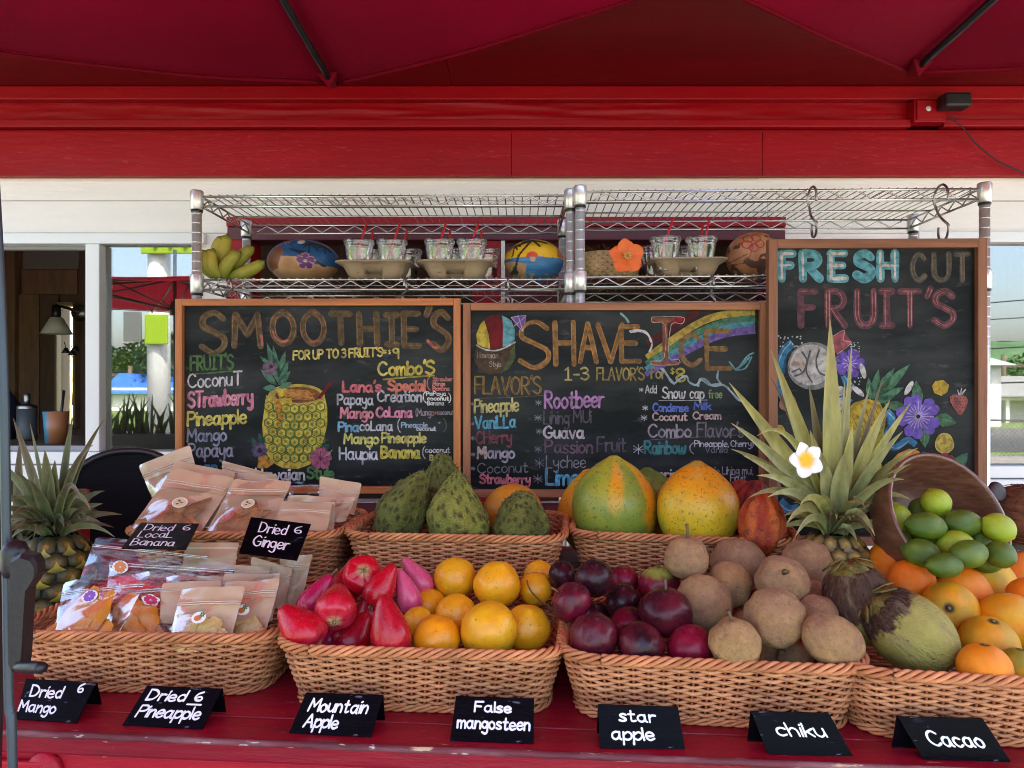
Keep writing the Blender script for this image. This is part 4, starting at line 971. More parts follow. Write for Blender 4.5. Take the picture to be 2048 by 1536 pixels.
b.fill([[(1898, 794), (1908, 788), (1918, 790), (1930, 792), (1935, 802), (1930, 816), (1922, 830), (1914, 828), (1906, 816), (1899, 804)]], (170, 105, 98), "strawberry_drawing"); b.line([[(1916, 790), (1914, 780)], [(1917, 790), (1922, 776), (1920, 788)], [(1918, 790), (1930, 778), (1922, 790)]], 1.3, (225, 225, 225)); b.fill([blob(1902 + (k % 5) * 6 + (k // 5 % 2) * 3, 797 + (k // 5) * 6, 1.1, 1.1, 5) for k in range(21) if not (k > 14 and k % 5 in (0, 4))], (90, 40, 40), "strawberry_seed")
b.fill([[(1765, 954), (1775, 930), (1795, 908), (1818, 897), (1838, 902), (1846, 920), (1845, 945), (1800, 965)]], (222, 150, 72), "papaya_slice_drawing"); b.fill([blob(1806 + random.uniform(-24, 20), 932 + random.uniform(-12, 10), 2.2, 2.2, 6) for k in range(40)], (42, 28, 20), "papaya_seed_drawing")
b.fill([petals(1884, 938, 34, 5, .8, -2.4)[k] for k in (0, 1, 2)], (150, 58, 75), "red_hibiscus_drawing"); b.fill([leafp(1905, 940, 1934, 905, 13)], (82, 128, 100), "leaf_drawing")
b.fill([blob(1578, 806, 18, 18, 18, .06)], (185, 140, 115), "coconut_half_drawing"); b.fill([blob(1680, 782, 12, 10, 14, .05), blob(1684, 808, 9, 13, 14, .05), blob(1662, 800, 8, 12, 14, .05)], (210, 206, 204), "plumeria_drawing")
b.fill([leafp(1562, 968, 1600, 962, 12)], (70, 118, 78), "leaf_drawing"); b.fill([blob(1556, 975, 9, 14, 14, .08), blob(1560, 1040, 10, 12, 14, .08)], (200, 150, 128), "shell_drawing"); b.fill([[(1700, 990), (1740, 984), (1738, 1000), (1706, 1006)], [(1715, 1010), (1732, 1005), (1730, 1030), (1712, 1026)]], (208, 158, 84), "papaya_chunk_drawing")
b.fill([blob(1612, 985, 18, 12, 16, .1)], (205, 205, 208), "plumeria_drawing")

# ------------------------------------------------------------------ display counter (two steps)
TR = R(-4.5)
TZ = EYE - .473                     # lower top
TZ2 = EYE - .378                    # raised step
tb = thing("display_counter", "red painted two step wooden display counter with a worn front edge", "counter", (0, .933, 0), TR)
def lboard(name, u0, u1, v0, v1, z0, z1, m, bev=.003):
    return put(name, MB().box(((u0 + u1) / 2, (v0 + v1) / 2, (z0 + z1) / 2), (u1 - u0, v1 - v0, z1 - z0), None, bev), m, tb)
lboard("counter_plank", -1.15, 1.3, 0, .068, TZ - .03, TZ - .0005, M_COUNTER, .004)
lboard("counter_plank", -1.15, 1.3, .069, .205, TZ - .03, TZ, M_COUNTER, .002)
lboard("counter_plank", -1.15, 1.3, .2065, .385, TZ - .03, TZ - .0008, M_COUNTER, .002)
lboard("front_apron", -1.15, 1.3, .006, .03, TZ - .26, TZ - .0305, M_APRON, .002)
lboard("step_riser", -1.15, 1.3, .386, .408, TZ - .03, TZ2 - .0205, M_APRON, .002)
lboard("step_plank", -1.15, 1.3, .384, .60, TZ2 - .02, TZ2, M_COUNTER, .003)
lboard("step_plank", -1.15, 1.3, .602, .77, TZ2 - .02, TZ2 - .0007, M_COUNTER, .003)
M_EDGE = mat("worn_edge", (.16, .035, .045), .5, .25, var=.3, vs=6, stretch=(1, 5, 5), bump=.3, bs=30, patch=[(4, .50, .66, (.33, .17, .17), .7), (13, .63, .66, (.58, .40, .24), .95), (24, .64, .67, (.55, .48, .48), .9)])
ed = MB(); rnd = random.Random(3)
ed.tube([(-1.15 + 2.45 * k / 160, .0015 + .0008 * ns((k * .3, 0, 0)), TZ - .0028 + .0006 * ns((k * .7, 2, 0))) for k in range(161)], .0046, 10)
put("worn_edge", ed, M_EDGE, tb)
for u in (-1.08, 0, 1.22):
    lboard("leg", u - .04, u + .04, .04, .11, 0, TZ - .0305, M_APRON)
    lboard("leg", u - .04, u + .04, .66, .73, 0, TZ2 - .0205, M_APRON)
bk = MB(); q0 = P(58, 1505, .968)
bk.lathe([(0, 0), (.024, 0), (.022, .008), (0, .010)], 20, Matrix.Translation((-.637, .004, TZ - .055)) @ Matrix.Rotation(R(90), 4, 'X') @ Matrix.Diagonal((1.1, 1.25, 1, 1)))
bk.box((-.68, -.002, TZ - .055), (.09, .008, .035), None, .003)
put("bracket", bk, M_APRON, tb)

# ------------------------------------------------------------------ woven baskets
BW, BD, BH = .432, .285, .098
def rrect(hw, hd, rad, n):
    segs = [(hw - rad, -hd), (hw, -hd + rad), (hw, hd - rad), (hw - rad, hd), (-hw + rad, hd), (-hw, hd - rad), (-hw, -hd + rad), (-hw + rad, -hd)]
    Ls = 2 * (hw - rad), math.pi / 2 * rad, 2 * (hd - rad)
    total = 2 * Ls[0] + 2 * Ls[2] + 4 * Ls[1]; out = []
    for i in range(n):
        s = total * i / n
        for k, (l, kind) in enumerate(((Ls[0], 0), (Ls[1], 1), (Ls[2], 2), (Ls[1], 3), (Ls[0], 4), (Ls[1], 5), (Ls[2], 6), (Ls[1], 7))):
            if s <= l or k == 7: break
            s -= l
        t = s / l; a = t * math.pi / 2
        if kind == 0: p, nn = (-hw + rad + s, -hd), (0, -1)
        elif kind == 2: p, nn = (hw, -hd + rad + s), (1, 0)
        elif kind == 4: p, nn = (hw - rad - s, hd), (0, 1)
        elif kind == 6: p, nn = (-hw, hd - rad - s), (-1, 0)
        else:
            c = {1: (hw - rad, -hd + rad), 3: (hw - rad, hd - rad), 5: (-hw + rad, hd - rad), 7: (-hw + rad, -hd + rad)}[kind]
            b0 = {1: -math.pi / 2, 3: 0, 5: math.pi / 2, 7: math.pi}[kind]
            nn = (math.cos(b0 + a), math.sin(b0 + a)); p = (c[0] + rad * nn[0], c[1] + rad * nn[1])
        out.append((Vector((p[0], p[1], 0)), Vector((nn[0], nn[1], 0))))
    return out
NST = 60
def basket_meshes():
    rnd = random.Random(9)
    def dims(t):
        return lerp(.184, BW / 2 - .010, t ** .85), lerp(.112, BD / 2 - .010, t ** .85), lerp(.045, .055, t)
    weave = MB(); N = NST * 6; rows = 17
    for k in range(rows):
        t = k / (rows - 1); z = .010 + t * (BH - .022)
        path = []
        for i, (p, n_) in enumerate(rrect(*dims(t), N)):
            ph = math.pi * i / 6.0 + math.pi * k
            o = .0024 * math.cos(ph) + .0006 * ns((p.x * 30, p.y * 30, k * 7))
            zz = z + .0009 * ns((p.x * 25, p.y * 25, k * 3.3)) - .0011 * math.cos(ph)
            path.append(p + n_ * o + Vector((0, 0, zz)))
        weave.tube(path, .0026 + rnd.uniform(-.00025, .00025), 7, closed=True, cols=[mixc((.42, .165, .072), (.60, .275, .125), clamp(.5 + 1.1 * ns((i * .02, k * 1.9, k * .7)) + rnd.uniform(-.15, .15))) for i in range(len(path))])
    for s in range(NST):
        path = []
        for j in range(7):
            t = j / 6; p, n_ = rrect(*dims(t), NST * 2)[(s * 2 + 0)]
            path.append(p + Vector((0, 0, .004 + t * (BH - .01))))
        weave.tube(path, .0019, 6, cols=[(.30, .11, .045)] * len(path))
    def braid(t, z, rad, sr, strands, turns, sq=1.):
        mb = MB(); M = 420; base = rrect(*dims(t), M)
        for s in range(strands):
            path = []
            for i, (p, n_) in enumerate(base):
                a = 2 * math.pi * (s / strands + turns * i / M)
                path.append(p + n_ * (rad * math.cos(a) + .004) + Vector((0, 0, z + rad * sq * math.sin(a))))
            mb.tube(path, sr, 7, closed=True, cols=[mixc((.46, .165, .062), (.62, .26, .11), clamp(.5 + ns((i * .03, s * 3, z * 50)))) for i in range(len(path))])
        return mb
    rim = braid(1.0, BH - .005, .0052, .0030, 4, 22)
    foot = braid(0.0, .0052, .0030, .0023, 3, 22)
    fl = MB(); hw, hd, rd = dims(0.02)
    fl.add([p + Vector((0, 0, .008)) for p, n_ in rrect(hw, hd, rd, 40)], [tuple(range(40))], False)
    return [("weave", weave.mesh("weave"), M_WICKER), ("rim", rim.mesh("rim"), M_WICKER), ("foot_rim", foot.mesh("foot_rim"), M_WICKER), ("basket_floor", fl.mesh("basket_floor"), M_WICKERDK)]
BM = basket_meshes()
for nm, me, m in BM: me.materials.append(m)
BASK = {}
def basket(key, px, py, d, rot, base, label):
    """front rim centre is seen at (px, py); base = height of the surface it stands on"""
    f = P(px, py, d); r = R(rot)
    c = Vector((f.x, f.y, 0)) + Vector((-math.sin(r), math.cos(r), 0)) * (BD / 2)
    t = thing("wicker_basket", label, "basket", (c.x, c.y, base), r, "woven baskets on the counter")
    for nm, me, m in BM: put(nm, me, m, t)
    BASK[key] = t
    return t
def dfor(py, z): return (EYE - z) * FPX / (py - 768)
ZRIM = TZ + BH; ZRIM2 = TZ2 + BH
basket('mango', 262, 1270, dfor(1270, ZRIM), -3.0, TZ, "woven basket of dried mango bags at the crank")
basket('apple', 828, 1300, dfor(1302, ZRIM), -4.0, TZ, "woven basket of red mountain apples and yellow fruit")
basket('star', 1430, 1322, dfor(1325, ZRIM), -6.5, TZ, "woven basket of purple star apples and brown chiku")
basket('orange', 2046, 1362, dfor(1360, ZRIM), -9.0, TZ, "woven basket of oranges and green coconuts")
basket('kraft', 446, 1066, dfor(1066, ZRIM2), -3.0, TZ2, "woven basket full of kraft paper bags on the upper step")
basket('sour', 899, 1072, dfor(1072, ZRIM2), -5.5, TZ2, "woven basket of spiny green soursops on the upper step")
basket('papaya', 1362, 1072, dfor(1074, ZRIM2), -12.0, TZ2, "woven basket of large papayas and cacao pods on the upper step")

# ------------------------------------------------------------------ fruit
def sphere(fn, nu=40, nv=26, cf=None):
    """fn(direction) -> point ; direction is a unit vector, z up"""
    mb = MB()
    def dirv(u, v):
        a = 2 * math.pi * u; b = math.pi * v
        return Vector((math.sin(b) * math.cos(a), math.sin(b) * math.sin(a), math.cos(b)))
    vs = []; cc = []
    for j in range(nv + 1):
        for i in range(nu):
            q = dirv(i / nu, j / nv); vs.append(fn(q))
            if cf: cc.append(cf(q))
    fs = []
    for j in range(nv):
        for i in range(nu):
            l = (i + 1) % nu
            fs.append((j * nu + i, (j + 1) * nu + i, (j + 1) * nu + l, j * nu + l))
    return mb.add(vs, fs, True, cc if cf else None)
def axis_rot(ax, spin=0.):
    """rotation taking +Z to ax"""
    z = Vector(ax).normalized(); x = Vector((1, 0, 0)) if abs(z.x) < .85 else Vector((0, 0, -1))
    x = (x - z * x.dot(z)).normalized(); y = z.cross(x)
    return Matrix((x, y, z)).transposed().to_4x4() @ Matrix.Rotation(spin, 4, 'Z')
def settle(items, it=260, dmin=0.):
    """items: [px, py, rpx, d, ...]; slides overlapping fruit apart along their sight lines"""
    D = [q[3] for q in items]; rnd = random.Random(1)
    for k in range(it):
        for i in range(len(items)):
            for j in range(i):
                a, b = items[i], items[j]
                pa, pb = P(a[0], a[1], D[i]), P(b[0], b[1], D[j])
                need = (a[2] * D[i] + b[2] * D[j]) / FPX * .965; dd = (pa - pb).length
                if dd < need:
                    s = (need - dd) * .3 + .0002
                    if D[i] > D[j] or (D[i] == D[j]): D[i] += s; D[j] -= s * .35
                    else: D[j] += s; D[i] -= s * .35
        for i in range(len(items)): D[i] = max(D[i], dmin + items[i][2] * dmin / FPX)
    return D
def fruit(name, me, m, p, r, ax, spin, label, cat, group, sc=(1, 1, 1), parts=()):
    o = bpy.data.objects.new(name, me); COL.objects.link(o)
    o.matrix_world = Matrix.Translation(p) @ axis_rot(ax, spin) @ Matrix.Diagonal((r * sc[0], r * sc[1], r * sc[2], 1))
    tag(o, label, cat, group)
    for nm, pm in parts:
        c = bpy.data.objects.new(nm, pm); COL.objects.link(c); c.parent = o
    return o
def fmesh(mb, name, m):
    me = mb.mesh(name)
    for q in (m if isinstance(m, (list, tuple)) else [m]): me.materials.append(q)
    return me
M_STEM = mat("fruit_stem", (.16, .10, .055), .85, .2, var=.3, vs=12)
def stem_mesh(h, r=.05, bend=.1, z=.95, name="stem"):
    mb = MB(); mb.tube([(0, 0, z - .1), (bend * .3, 0, z + h * .4), (bend, .02, z + h * .85), (bend * 1.3, .03, z + h)], [r, r * .85, r * .9, r * 1.25], 9)
    return fmesh(mb, name, M_STEM)
def rough_round(seed, flat=.96, dimple=.06, lump=.03, tip=0., bot=0.):
    def fn(q):
        th = math.acos(clamp(q.z, -1, 1))
        r_ = 1 + lump * ns(q, 1.6, seed) + lump * .5 * ns(q, 3.7, seed + 3)
        r_ -= dimple * math.exp(-(th / .22) ** 2) - tip * math.exp(-(th / .28) ** 2)
        r_ -= bot * math.exp(-((math.pi - th) / .3) ** 2)
        v = q * r_; v.z *= flat; return v
    return fn

# --- false mangosteens
M_FMANGO = mat("yellow_fruit_skin", vcol=True, rough=.36, spec=.45, var=.10, vs=3, bump=.05, bs=22, patch=[(2.2, .57, .75, (.62, .23, .008), .4), (8, .64, .69, (.22, .10, .02), .85), (20, .67, .71, (.12, .06, .02), .8)], speck=(9, .085, (.06, .03, .01), .8), rnd=.06, sss=.06, rvar=.1)
YC = (.82, .43, .012); GC = (.36, .36, .03); OC = (.84, .31, .006)
def fm_mesh(i, green, oc):
    def cf(q):
        g = sstep(.05, .8, -q.z * .8 + .5 * ns(q, 1.2, i) + green - .55); c = mixc(YC, OC, clamp(oc + .5 * ns(q, 1.5, i + 9)))
        return mixc(c, GC, g)
    return fmesh(sphere(rough_round(i, .96 + .03 * math.sin(i * 1.9), .03, .05, .10 if i % 2 else .03), cf=cf), "false_mangosteen", M_FMANGO)
FMG = "false mangosteens in the basket"
fm = [(911, 1156, 43, 1.26, "big clean yellow false mangosteen at the top left of its pile", .0, .25, (.2, -.1, 1)),
      (994, 1170, 47, 1.22, "yellow false mangosteen with brown scars at the top of its pile", 0, .45, (.2, -.3, 1)),
      (1070, 1178, 34, 1.25, "false mangosteen with the long curved stem across it", .25, .3, (-.3, -.8, .7)),
      (1078, 1150, 30, 1.31, "small false mangosteen hidden behind the one with the long stem", .1, .3, (0, 0, 1)),
      (857, 1214, 36, 1.23, "yellow false mangosteen resting against the pink mountain apple", .2, .3, (-.6, -.2, .8)),
      (836, 1245, 32, 1.15, "small greenish false mangosteen beside the red bell shaped apple", .75, 0, (.1, -.4, .9)),
      (913, 1230, 43, 1.17, "yellow false mangosteen in the middle of its pile", .15, .35, (.4, -.5, .8)),
      (873, 1279, 48, 1.09, "orange false mangosteen at the front rim of the apple basket", .1, .9, (.3, -.8, -.4)),
      (978, 1260, 57, 1.10, "largest false mangosteen, greenish at its lower side", .62, .25, (.0, -.2, 1)),
      (1053, 1256, 48, 1.13, "pale yellow false mangosteen at the right front corner of the basket", 0, .15, (.1, -.4, .9))]
D = settle(fm)
for i, q in enumerate(fm):
    pr = []
    if i == 2:
        mb = MB(); mb.tube(smooth([(0, 0, .9), (.06, .0, 1.25), (.55, .10, 1.5), (1.3, .15, 1.45), (1.9, .2, 1.1)], 5), .06, 8); pr = []
    d = D[i]; o = fruit("false_mangosteen", fm_mesh(i, q[5], q[6]), M_FMANGO, P(q[0], q[1], d), q[2] * d / FPX, q[7], i * 1.3, q[4], "false mangosteen", FMG)
    if i == 2:
        mb = MB(); dd = d - q[2] * d / FPX - .004
        mb.tube(smooth([P(1054, 1161, dd + .008), P(1058, 1175, dd), P(1068, 1190, dd - .002), P(1085, 1205, dd), P(1105, 1217, dd - .01)], 5), [.0013] * 20 + [.0022], 8)
        me = fmesh(mb, "stem", M_STEM); me.transform(o.matrix_world.inverted()); c = bpy.data.objects.new("stem", me); COL.objects.link(c); c.parent = o

# --- mountain apples : bell shaped, narrow at the stem, creased at the blossom end
M_MAPPLE = mat("mountain_apple_skin", vcol=True, rough=.25, spec=.35, var=.12, vs=4, bump=.1, bs=7, patch=[(7, .62, .68, (.55, .10, .10), .5), (22, .67, .71, (.60, .28, .22), .7)], speck=(14, .05, (.7, .45, .4), .8), rnd=.05, coat=.15, rvar=.12)
def ma_mesh(i, slender, base, tipc, crease=1.):
    def fn(q):
        t = (1 - q.z) / 2                       # 0 stem .. 1 blossom
        prof = math.sqrt(max(0, q.x * q.x + q.y * q.y)); a = math.atan2(q.y, q.x)
        w = lerp(.62, 1.0, sstep(.08, .72, t)) * slender
        z = q.z * 1.22
        dent = crease * sstep(.80, 1.0, t)
        z += dent * (.30 - .07 * abs(math.cos(2.5 * a)))
        w *= 1 + .045 * sstep(.55, .95, t) * math.cos(5 * a + i) + .03 * ns(q, 1.5, i)
        return Vector((q.x * w, q.y * w, z))
    def cf(q):
        t = (1 - q.z) / 2; n_ = .5 + .5 * ns((q.x * 2, q.y * 2, q.z * .6), 2.2, i * 3.)
        c = mixc(base, tipc, clamp(sstep(.55, .95, t) * .65 + (n_ - .5) * .7))
        return mixc(c, (.42, .34, .16), .8 * sstep(.955, 1, t))
    mb = sphere(fn, 70, 44, cf)
    for k in range(4):
        a = k * 1.571 + i
        mb.tube([(0.06 * math.cos(a), .06 * math.sin(a), -.98), (.14 * math.cos(a), .14 * math.sin(a), -1.05), (.05 * math.cos(a + .3), .05 * math.sin(a + .3), -1.12)], [.05, .04, .008], 6, cols=[(.35, .27, .12)] * 3)
    return fmesh(mb, "mountain_apple", M_MAPPLE)
RED_ = (.50, .004, .016); DRD = (.36, .003, .012); PKR = (.62, .032, .07); PNK2 = (.64, .09, .19); MGT = (.46, .010, .075)
MAG = "mountain apples in the basket"
# centre px, radius px, depth, axis(+Z = stem end), slender, colours, label
ma = [(602, 1258, 47, 1.09, (-.72, .25, .62), 1.0, RED_, PKR, "light red mountain apple at the left rim, blossom end to the lower right"),
      (673, 1211, 44, 1.12, (-.10, .86, .5), 1.0, RED_, PKR, "red mountain apple showing its creased blossom end"),
      (724, 1152, 41, 1.22, (-.15, .5, -.3), 1.0, RED_, RED_, "glossy dark red mountain apple at the top of the pile"),
      (763, 1175, 34, 1.18, (.45, .15, .85), .95, RED_, DRD, "smooth red mountain apple leaning on the pile's right side"),
      (779, 1256, 46, 1.06, (-.22, .12, .97), .92, DRD, PKR, "upright bell shaped red mountain apple at the front rim"),
      (708, 1274, 40, 1.14, (.45, .3, .8), 1.0, DRD, MGT, "dark mountain apple tucked in shade behind the upright one"),
      (630, 1195, 34, 1.19, (.55, .2, .78), .85, MGT, RED_, "slender crimson mountain apple with a dry stem behind the left pair"),
      (815, 1187, 28, 1.20, (-.35, .1, .93), .92, PNK2, MGT, "pink streaked mountain apple next to the yellow fruit"),
      (836, 1156, 27, 1.25, (-.60, .1, .8), .92, PNK2, MGT, "slender pink mountain apple lying at the back of the pile"),
      (690, 1172, 36, 1.235, (.3, .3, .9), .95, DRD, RED_, "dark red mountain apple between the top one and the left pair"),
      (742, 1222, 34, 1.20, (.1, .3, 1), .95, DRD, MGT, "deep red mountain apple in the gap at the pile's centre"),
      (655, 1270, 34, 1.16, (-.3, .2, .9), 1.0, MGT, DRD, "dark crimson mountain apple low behind the left rim pair")]
EXT = [1.1, 1, 1, 1.25, 1.2, 1.1, 1.3, 1.5, 1.5, 1.2, 1.2, 1.1]
for i, q in enumerate(ma):
    d = q[3]; pr = [("stem", stem_mesh(.42, .07, .12, 1.15))] if i in (6,) else []
    fruit("mountain_apple", ma_mesh(i, q[5], q[6], q[7]), M_MAPPLE, P(q[0], q[1], d), q[2] * d / FPX, q[4], i * .9, q[8], "mountain apple", MAG, (1, 1, EXT[i]), pr)

# --- star apples
M_STAR = mat("star_apple_skin", vcol=True, rough=.3, spec=.32, var=.2, vs=2.5, bump=.06, bs=14, patch=[(3.2, .58, .75, (.17, .075, .075), .35), (16, .70, .74, (.30, .17, .12), .7)], speck=(17, .05, (.40, .26, .2), .7), rnd=.1, rvar=.12)
def sa_mesh(i, c0, c1, green=0.):
    def cf(q):
        c = mixc(c0, c1, clamp(.5 + .9 * ns(q, 1.1, i + 20)))
        return mixc(c, (.30, .33, .06), green * sstep(.55, .85, q.z + .12 * ns(q, 4, i)))
    return fmesh(sphere(rough_round(i + 40, .93 + .04 * math.sin(i * 2.3), .06, .055), cf=cf), "star_apple", M_STAR)
PU = (.055, .008, .015); PD = (.022, .006, .010); MG = (.21, .007, .028); MR_ = (.13, .010, .020)
SAG = "star apples in the basket"
sa = [(1125, 1150, 29, 1.24, PD, PU, "dark star apple at the back left corner of the pile", (.9, -.1, .4), 1),
      (1187, 1156, 38, 1.17, PD, PU, "dark dusty star apple on top of the left side", (-.5, .2, .8), 0),
      (1143, 1204, 41, 1.12, PU, MG, "red tinged star apple leaning out over the left rim", (-.75, -.1, .6), 1),
      (1247, 1160, 30, 1.26, MR_, MG, "dull red star apple behind the dusty dark one", (0, .1, 1), 0),
      (1318, 1172, 42, 1.22, MR_, MG, "red star apple with a green top and a stem", (-.05, -.1, 1), 2),
      (1246, 1205, 38, 1.16, PD, PU, "black purple star apple in the pile's centre", (.8, -.5, -.1), 0),
      (1190, 1232, 30, 1.17, PD, PU, "star apple deep in the shade between its neighbours", (0, 0, 1), 0),
      (1331, 1224, 53, 1.06, PD, MR_, "largest star apple with an upright stem beside the chiku", (.0, -.05, 1), 1),
      (1188, 1274, 48, 1.05, PU, MR_, "speckled star apple at the left front rim", (-.2, -.6, .3), 0),
      (1258, 1250, 37, 1.11, PU, MG, "shiny maroon star apple under the largest one", (.1, -.2, .9), 0),
      (1282, 1291, 48, 1.04, PD, MR_, "dark star apple at the middle of the front rim", (.3, -.4, .6), 0),
      (1381, 1297, 48, 1.03, MG, MG, "bright magenta star apple at the front rim", (.6, -.3, -.5), 0)]
CKG = "chiku fruit in the basket"
M_CHIKU = mat("chiku_skin", vcol=True, rough=.85, spec=.2, var=.22, vs=3.2, bump=.7, bs=34, bdist=.035, patch=[(5, .54, .70, (.30, .145, .08), .5), (1.4, .56, .70, (.58, .36, .12), .5), (30, .50, .58, (.68, .45, .30), .5), (11, .62, .68, (.16, .08, .045), .6)], speck=(36, .3, (.24, .12, .07), .6), rnd=.09)
def ck_mesh(i, flat, warm, dim=.05, lump=.05):
    def cf(q): return mixc((.60, .33, .165), (.70, .42, .15), clamp(warm + .8 * ns(q, 1.4, i + 60)))
    return fmesh(sphere(rough_round(i + 60, flat, dim, lump * 1.9, 0, .04), cf=cf), "chiku", M_CHIKU)
ck = [(1372, 1115, 44, 1.21, .98, .3, "round chiku with a stem on top of the pile at left", (.05, -.1, 1), .62),
      (1475, 1124, 53, 1.24, .9, .1, "broad chiku at the pile's back under the papaya basket", (0, .3, 1), 0),
      (1614, 1129, 50, 1.19, 1., .1, "large chiku at the pile's upper right beside the pineapple", (.3, .3, .9), 0),
      (1457, 1170, 47, 1.17, .95, .9, "yellowish chiku in the second row with a dark pit", (.75, -.35, -.1), 0),
      (1407, 1205, 56, 1.12, .95, .3, "big chiku beside the star apple, its end turned to the front", (.25, -.9, -.1), 0),
      (1565, 1163, 52, 1.14, .95, .1, "chiku showing its torn stem scar", (-.2, -.75, .6), .06),
      (1622, 1190, 32, 1.19, 1, .0, "small chiku half hidden below the large upper right one", (0, 0, 1), 0),
      (1549, 1235, 59, 1.04, .97, .2, "largest chiku in the middle of the pile", (.1, .3, .9), 0),
      (1468, 1286, 51, 1.02, .97, .75, "smooth tan chiku with a stem at the front rim", (-.15, -.05, 1), .4),
      (1636, 1226, 40, 1.09, .9, .0, "reddish brown chiku behind the potato shaped one", (0, 0, 1), 0),
      (1664, 1280, 51, 1.0, 1.22, .35, "potato shaped chiku at the right front rim", (.9, .1, -.35), 0),
      (1503, 1262, 44, 1.13, 1, .6, "olive chiku wedged behind the smooth tan one", (0, 0, 1), 0),
      (1532, 1300, 40, 1.10, 1, .6, "chiku low in the gap right of the smooth tan one", (0, 0, 1), 0),
      (1592, 1316, 34, 1.06, 1, .2, "small chiku low at the rim left of the potato shaped one", (-.6, -.2, .4), .2)]
allq = [q for q in sa] + [q for q in ck]
D = settle(allq)
for i, q in enumerate(sa):
    d = D[i]; pr = [("stem", stem_mesh(.34, .06, .05, .9))] if q[8] else []
    fruit("star_apple", sa_mesh(i, q[4], q[5], 1. if q[8] == 2 else 0.), M_STAR, P(q[0], q[1], d), q[2] * d / FPX, q[7], i * 1.1, q[6], "star apple", SAG, (1, 1, 1), pr)
for i, q in enumerate(ck):
    d = D[len(sa) + i]; pr = [("stem", stem_mesh(q[8], .075 if q[8] > .1 else .12, -.06, .93))] if q[8] else []
    fruit("chiku", ck_mesh(i, q[4], q[5]), M_CHIKU, P(q[0], q[1], d), q[2] * d / FPX, q[7], i * 1.7, q[6], "chiku", CKG, (1, 1, 1), pr)

# --- oranges
M_ORANGE = mat("orange_peel", vcol=True, rough=.36, spec=.5, var=.08, vs=3, bump=.35, bs=55, bdist=.015, patch=[(2.6, .62, .8, (.50, .27, .02), .35), (9, .65, .71, (.24, .13, .04), .7)], speck=(20, .08, (.16, .06, .01), .5), rnd=.05)
def or_mesh(i, c0, c1, g):
    def cf(q):
        c = mixc(c0, c1, clamp(.5 + .8 * ns(q, 1.3, i + 80))); c = mixc(c, (.30, .29, .02), g * sstep(.1, .8, q.z * .5 + ns(q, 1.6, i + 7) + .25))
        return mixc(c, (.05, .03, .012), sstep(.982, .99, q.z))
    mb = sphere(rough_round(i + 80, .96, .045, .02, 0, .02), cf=cf)
    mb.lathe([(0.0, .985), (.055, .97), (.07, .94), (.03, .92)], 10)
    mb.c[-40:] = [(.20, .17, .08)] * 40
    return fmesh(mb, "orange", M_ORANGE)
OR, OY, OD = (.90, .27, .003), (.84, .44, .008), (.90, .20, .003)
ORG_ = "oranges in the right basket"
og = [(1793, 1136, 57, 1.135, OR, OD, 0, "orange with a dark stem button under the bowl's left edge", (-.05, -.9, .3)),
      (1823, 1164, 45, 1.065, OD, OD, 0, "small deep orange one at the top of the coconut's shoulder", (.3, .5, .7)),
      (1921, 1187, 56, 1.085, OR, OD, 0, "bright orange in the middle, wide and half covered", (.2, .6, .7)),
      (1979, 1166, 49, 1.10, OY, OY, .3, "yellow orange with its stem button to the right below the limes", (.5, -.8, .1)),
      (1899, 1219, 54, 1.02, OY, OR, .5, "greenish orange with a pale stem button to the left", (-.5, -.8, .3)),
      (2016, 1241, 57, 1.02, OR, OY, .2, "orange with a brown scuffed patch at the right edge", (.2, .3, .9)),
      (1977, 1287, 55, .975, OR, OY, .5, "orange with a green grey mark in the front row", (0, -.3, 1)),
      (1969, 1336, 50, .97, OR, OR, 0, "orange sunk behind the front rim beside the coconut", (0, 0, 1)),
      (2040, 1338, 42, .975, OY, GC, .9, "green yellow orange cut by the photo's right edge", (0, 0, 1)),
      (2035, 1145, 46, 1.14, OD, OD, 0, "deep orange one behind the yellow one at the right edge", (0, 0, 1)),
      (2060, 1196, 42, 1.08, OD, OD, 0, "orange mostly outside the right edge above the scuffed one", (0, 0, 1)),
      (1925, 1290, 34, 1.06, OR, OR, .3, "orange in the shade deep behind the coconut's tip", (0, 0, 1)),
      (1868, 1150, 40, 1.17, OR, OD, 0, "orange in the gap under the bowl between its brighter neighbours", (0, 0, 1))]
D = settle(og, 60, .93)
for i, q in enumerate(og):
    d = D[i]; fruit("orange", or_mesh(i, q[4], q[5], q[6]), M_ORANGE, P(q[0], q[1], d), q[2] * d / FPX, q[8], i * 2.1, q[7], "orange", ORG_)

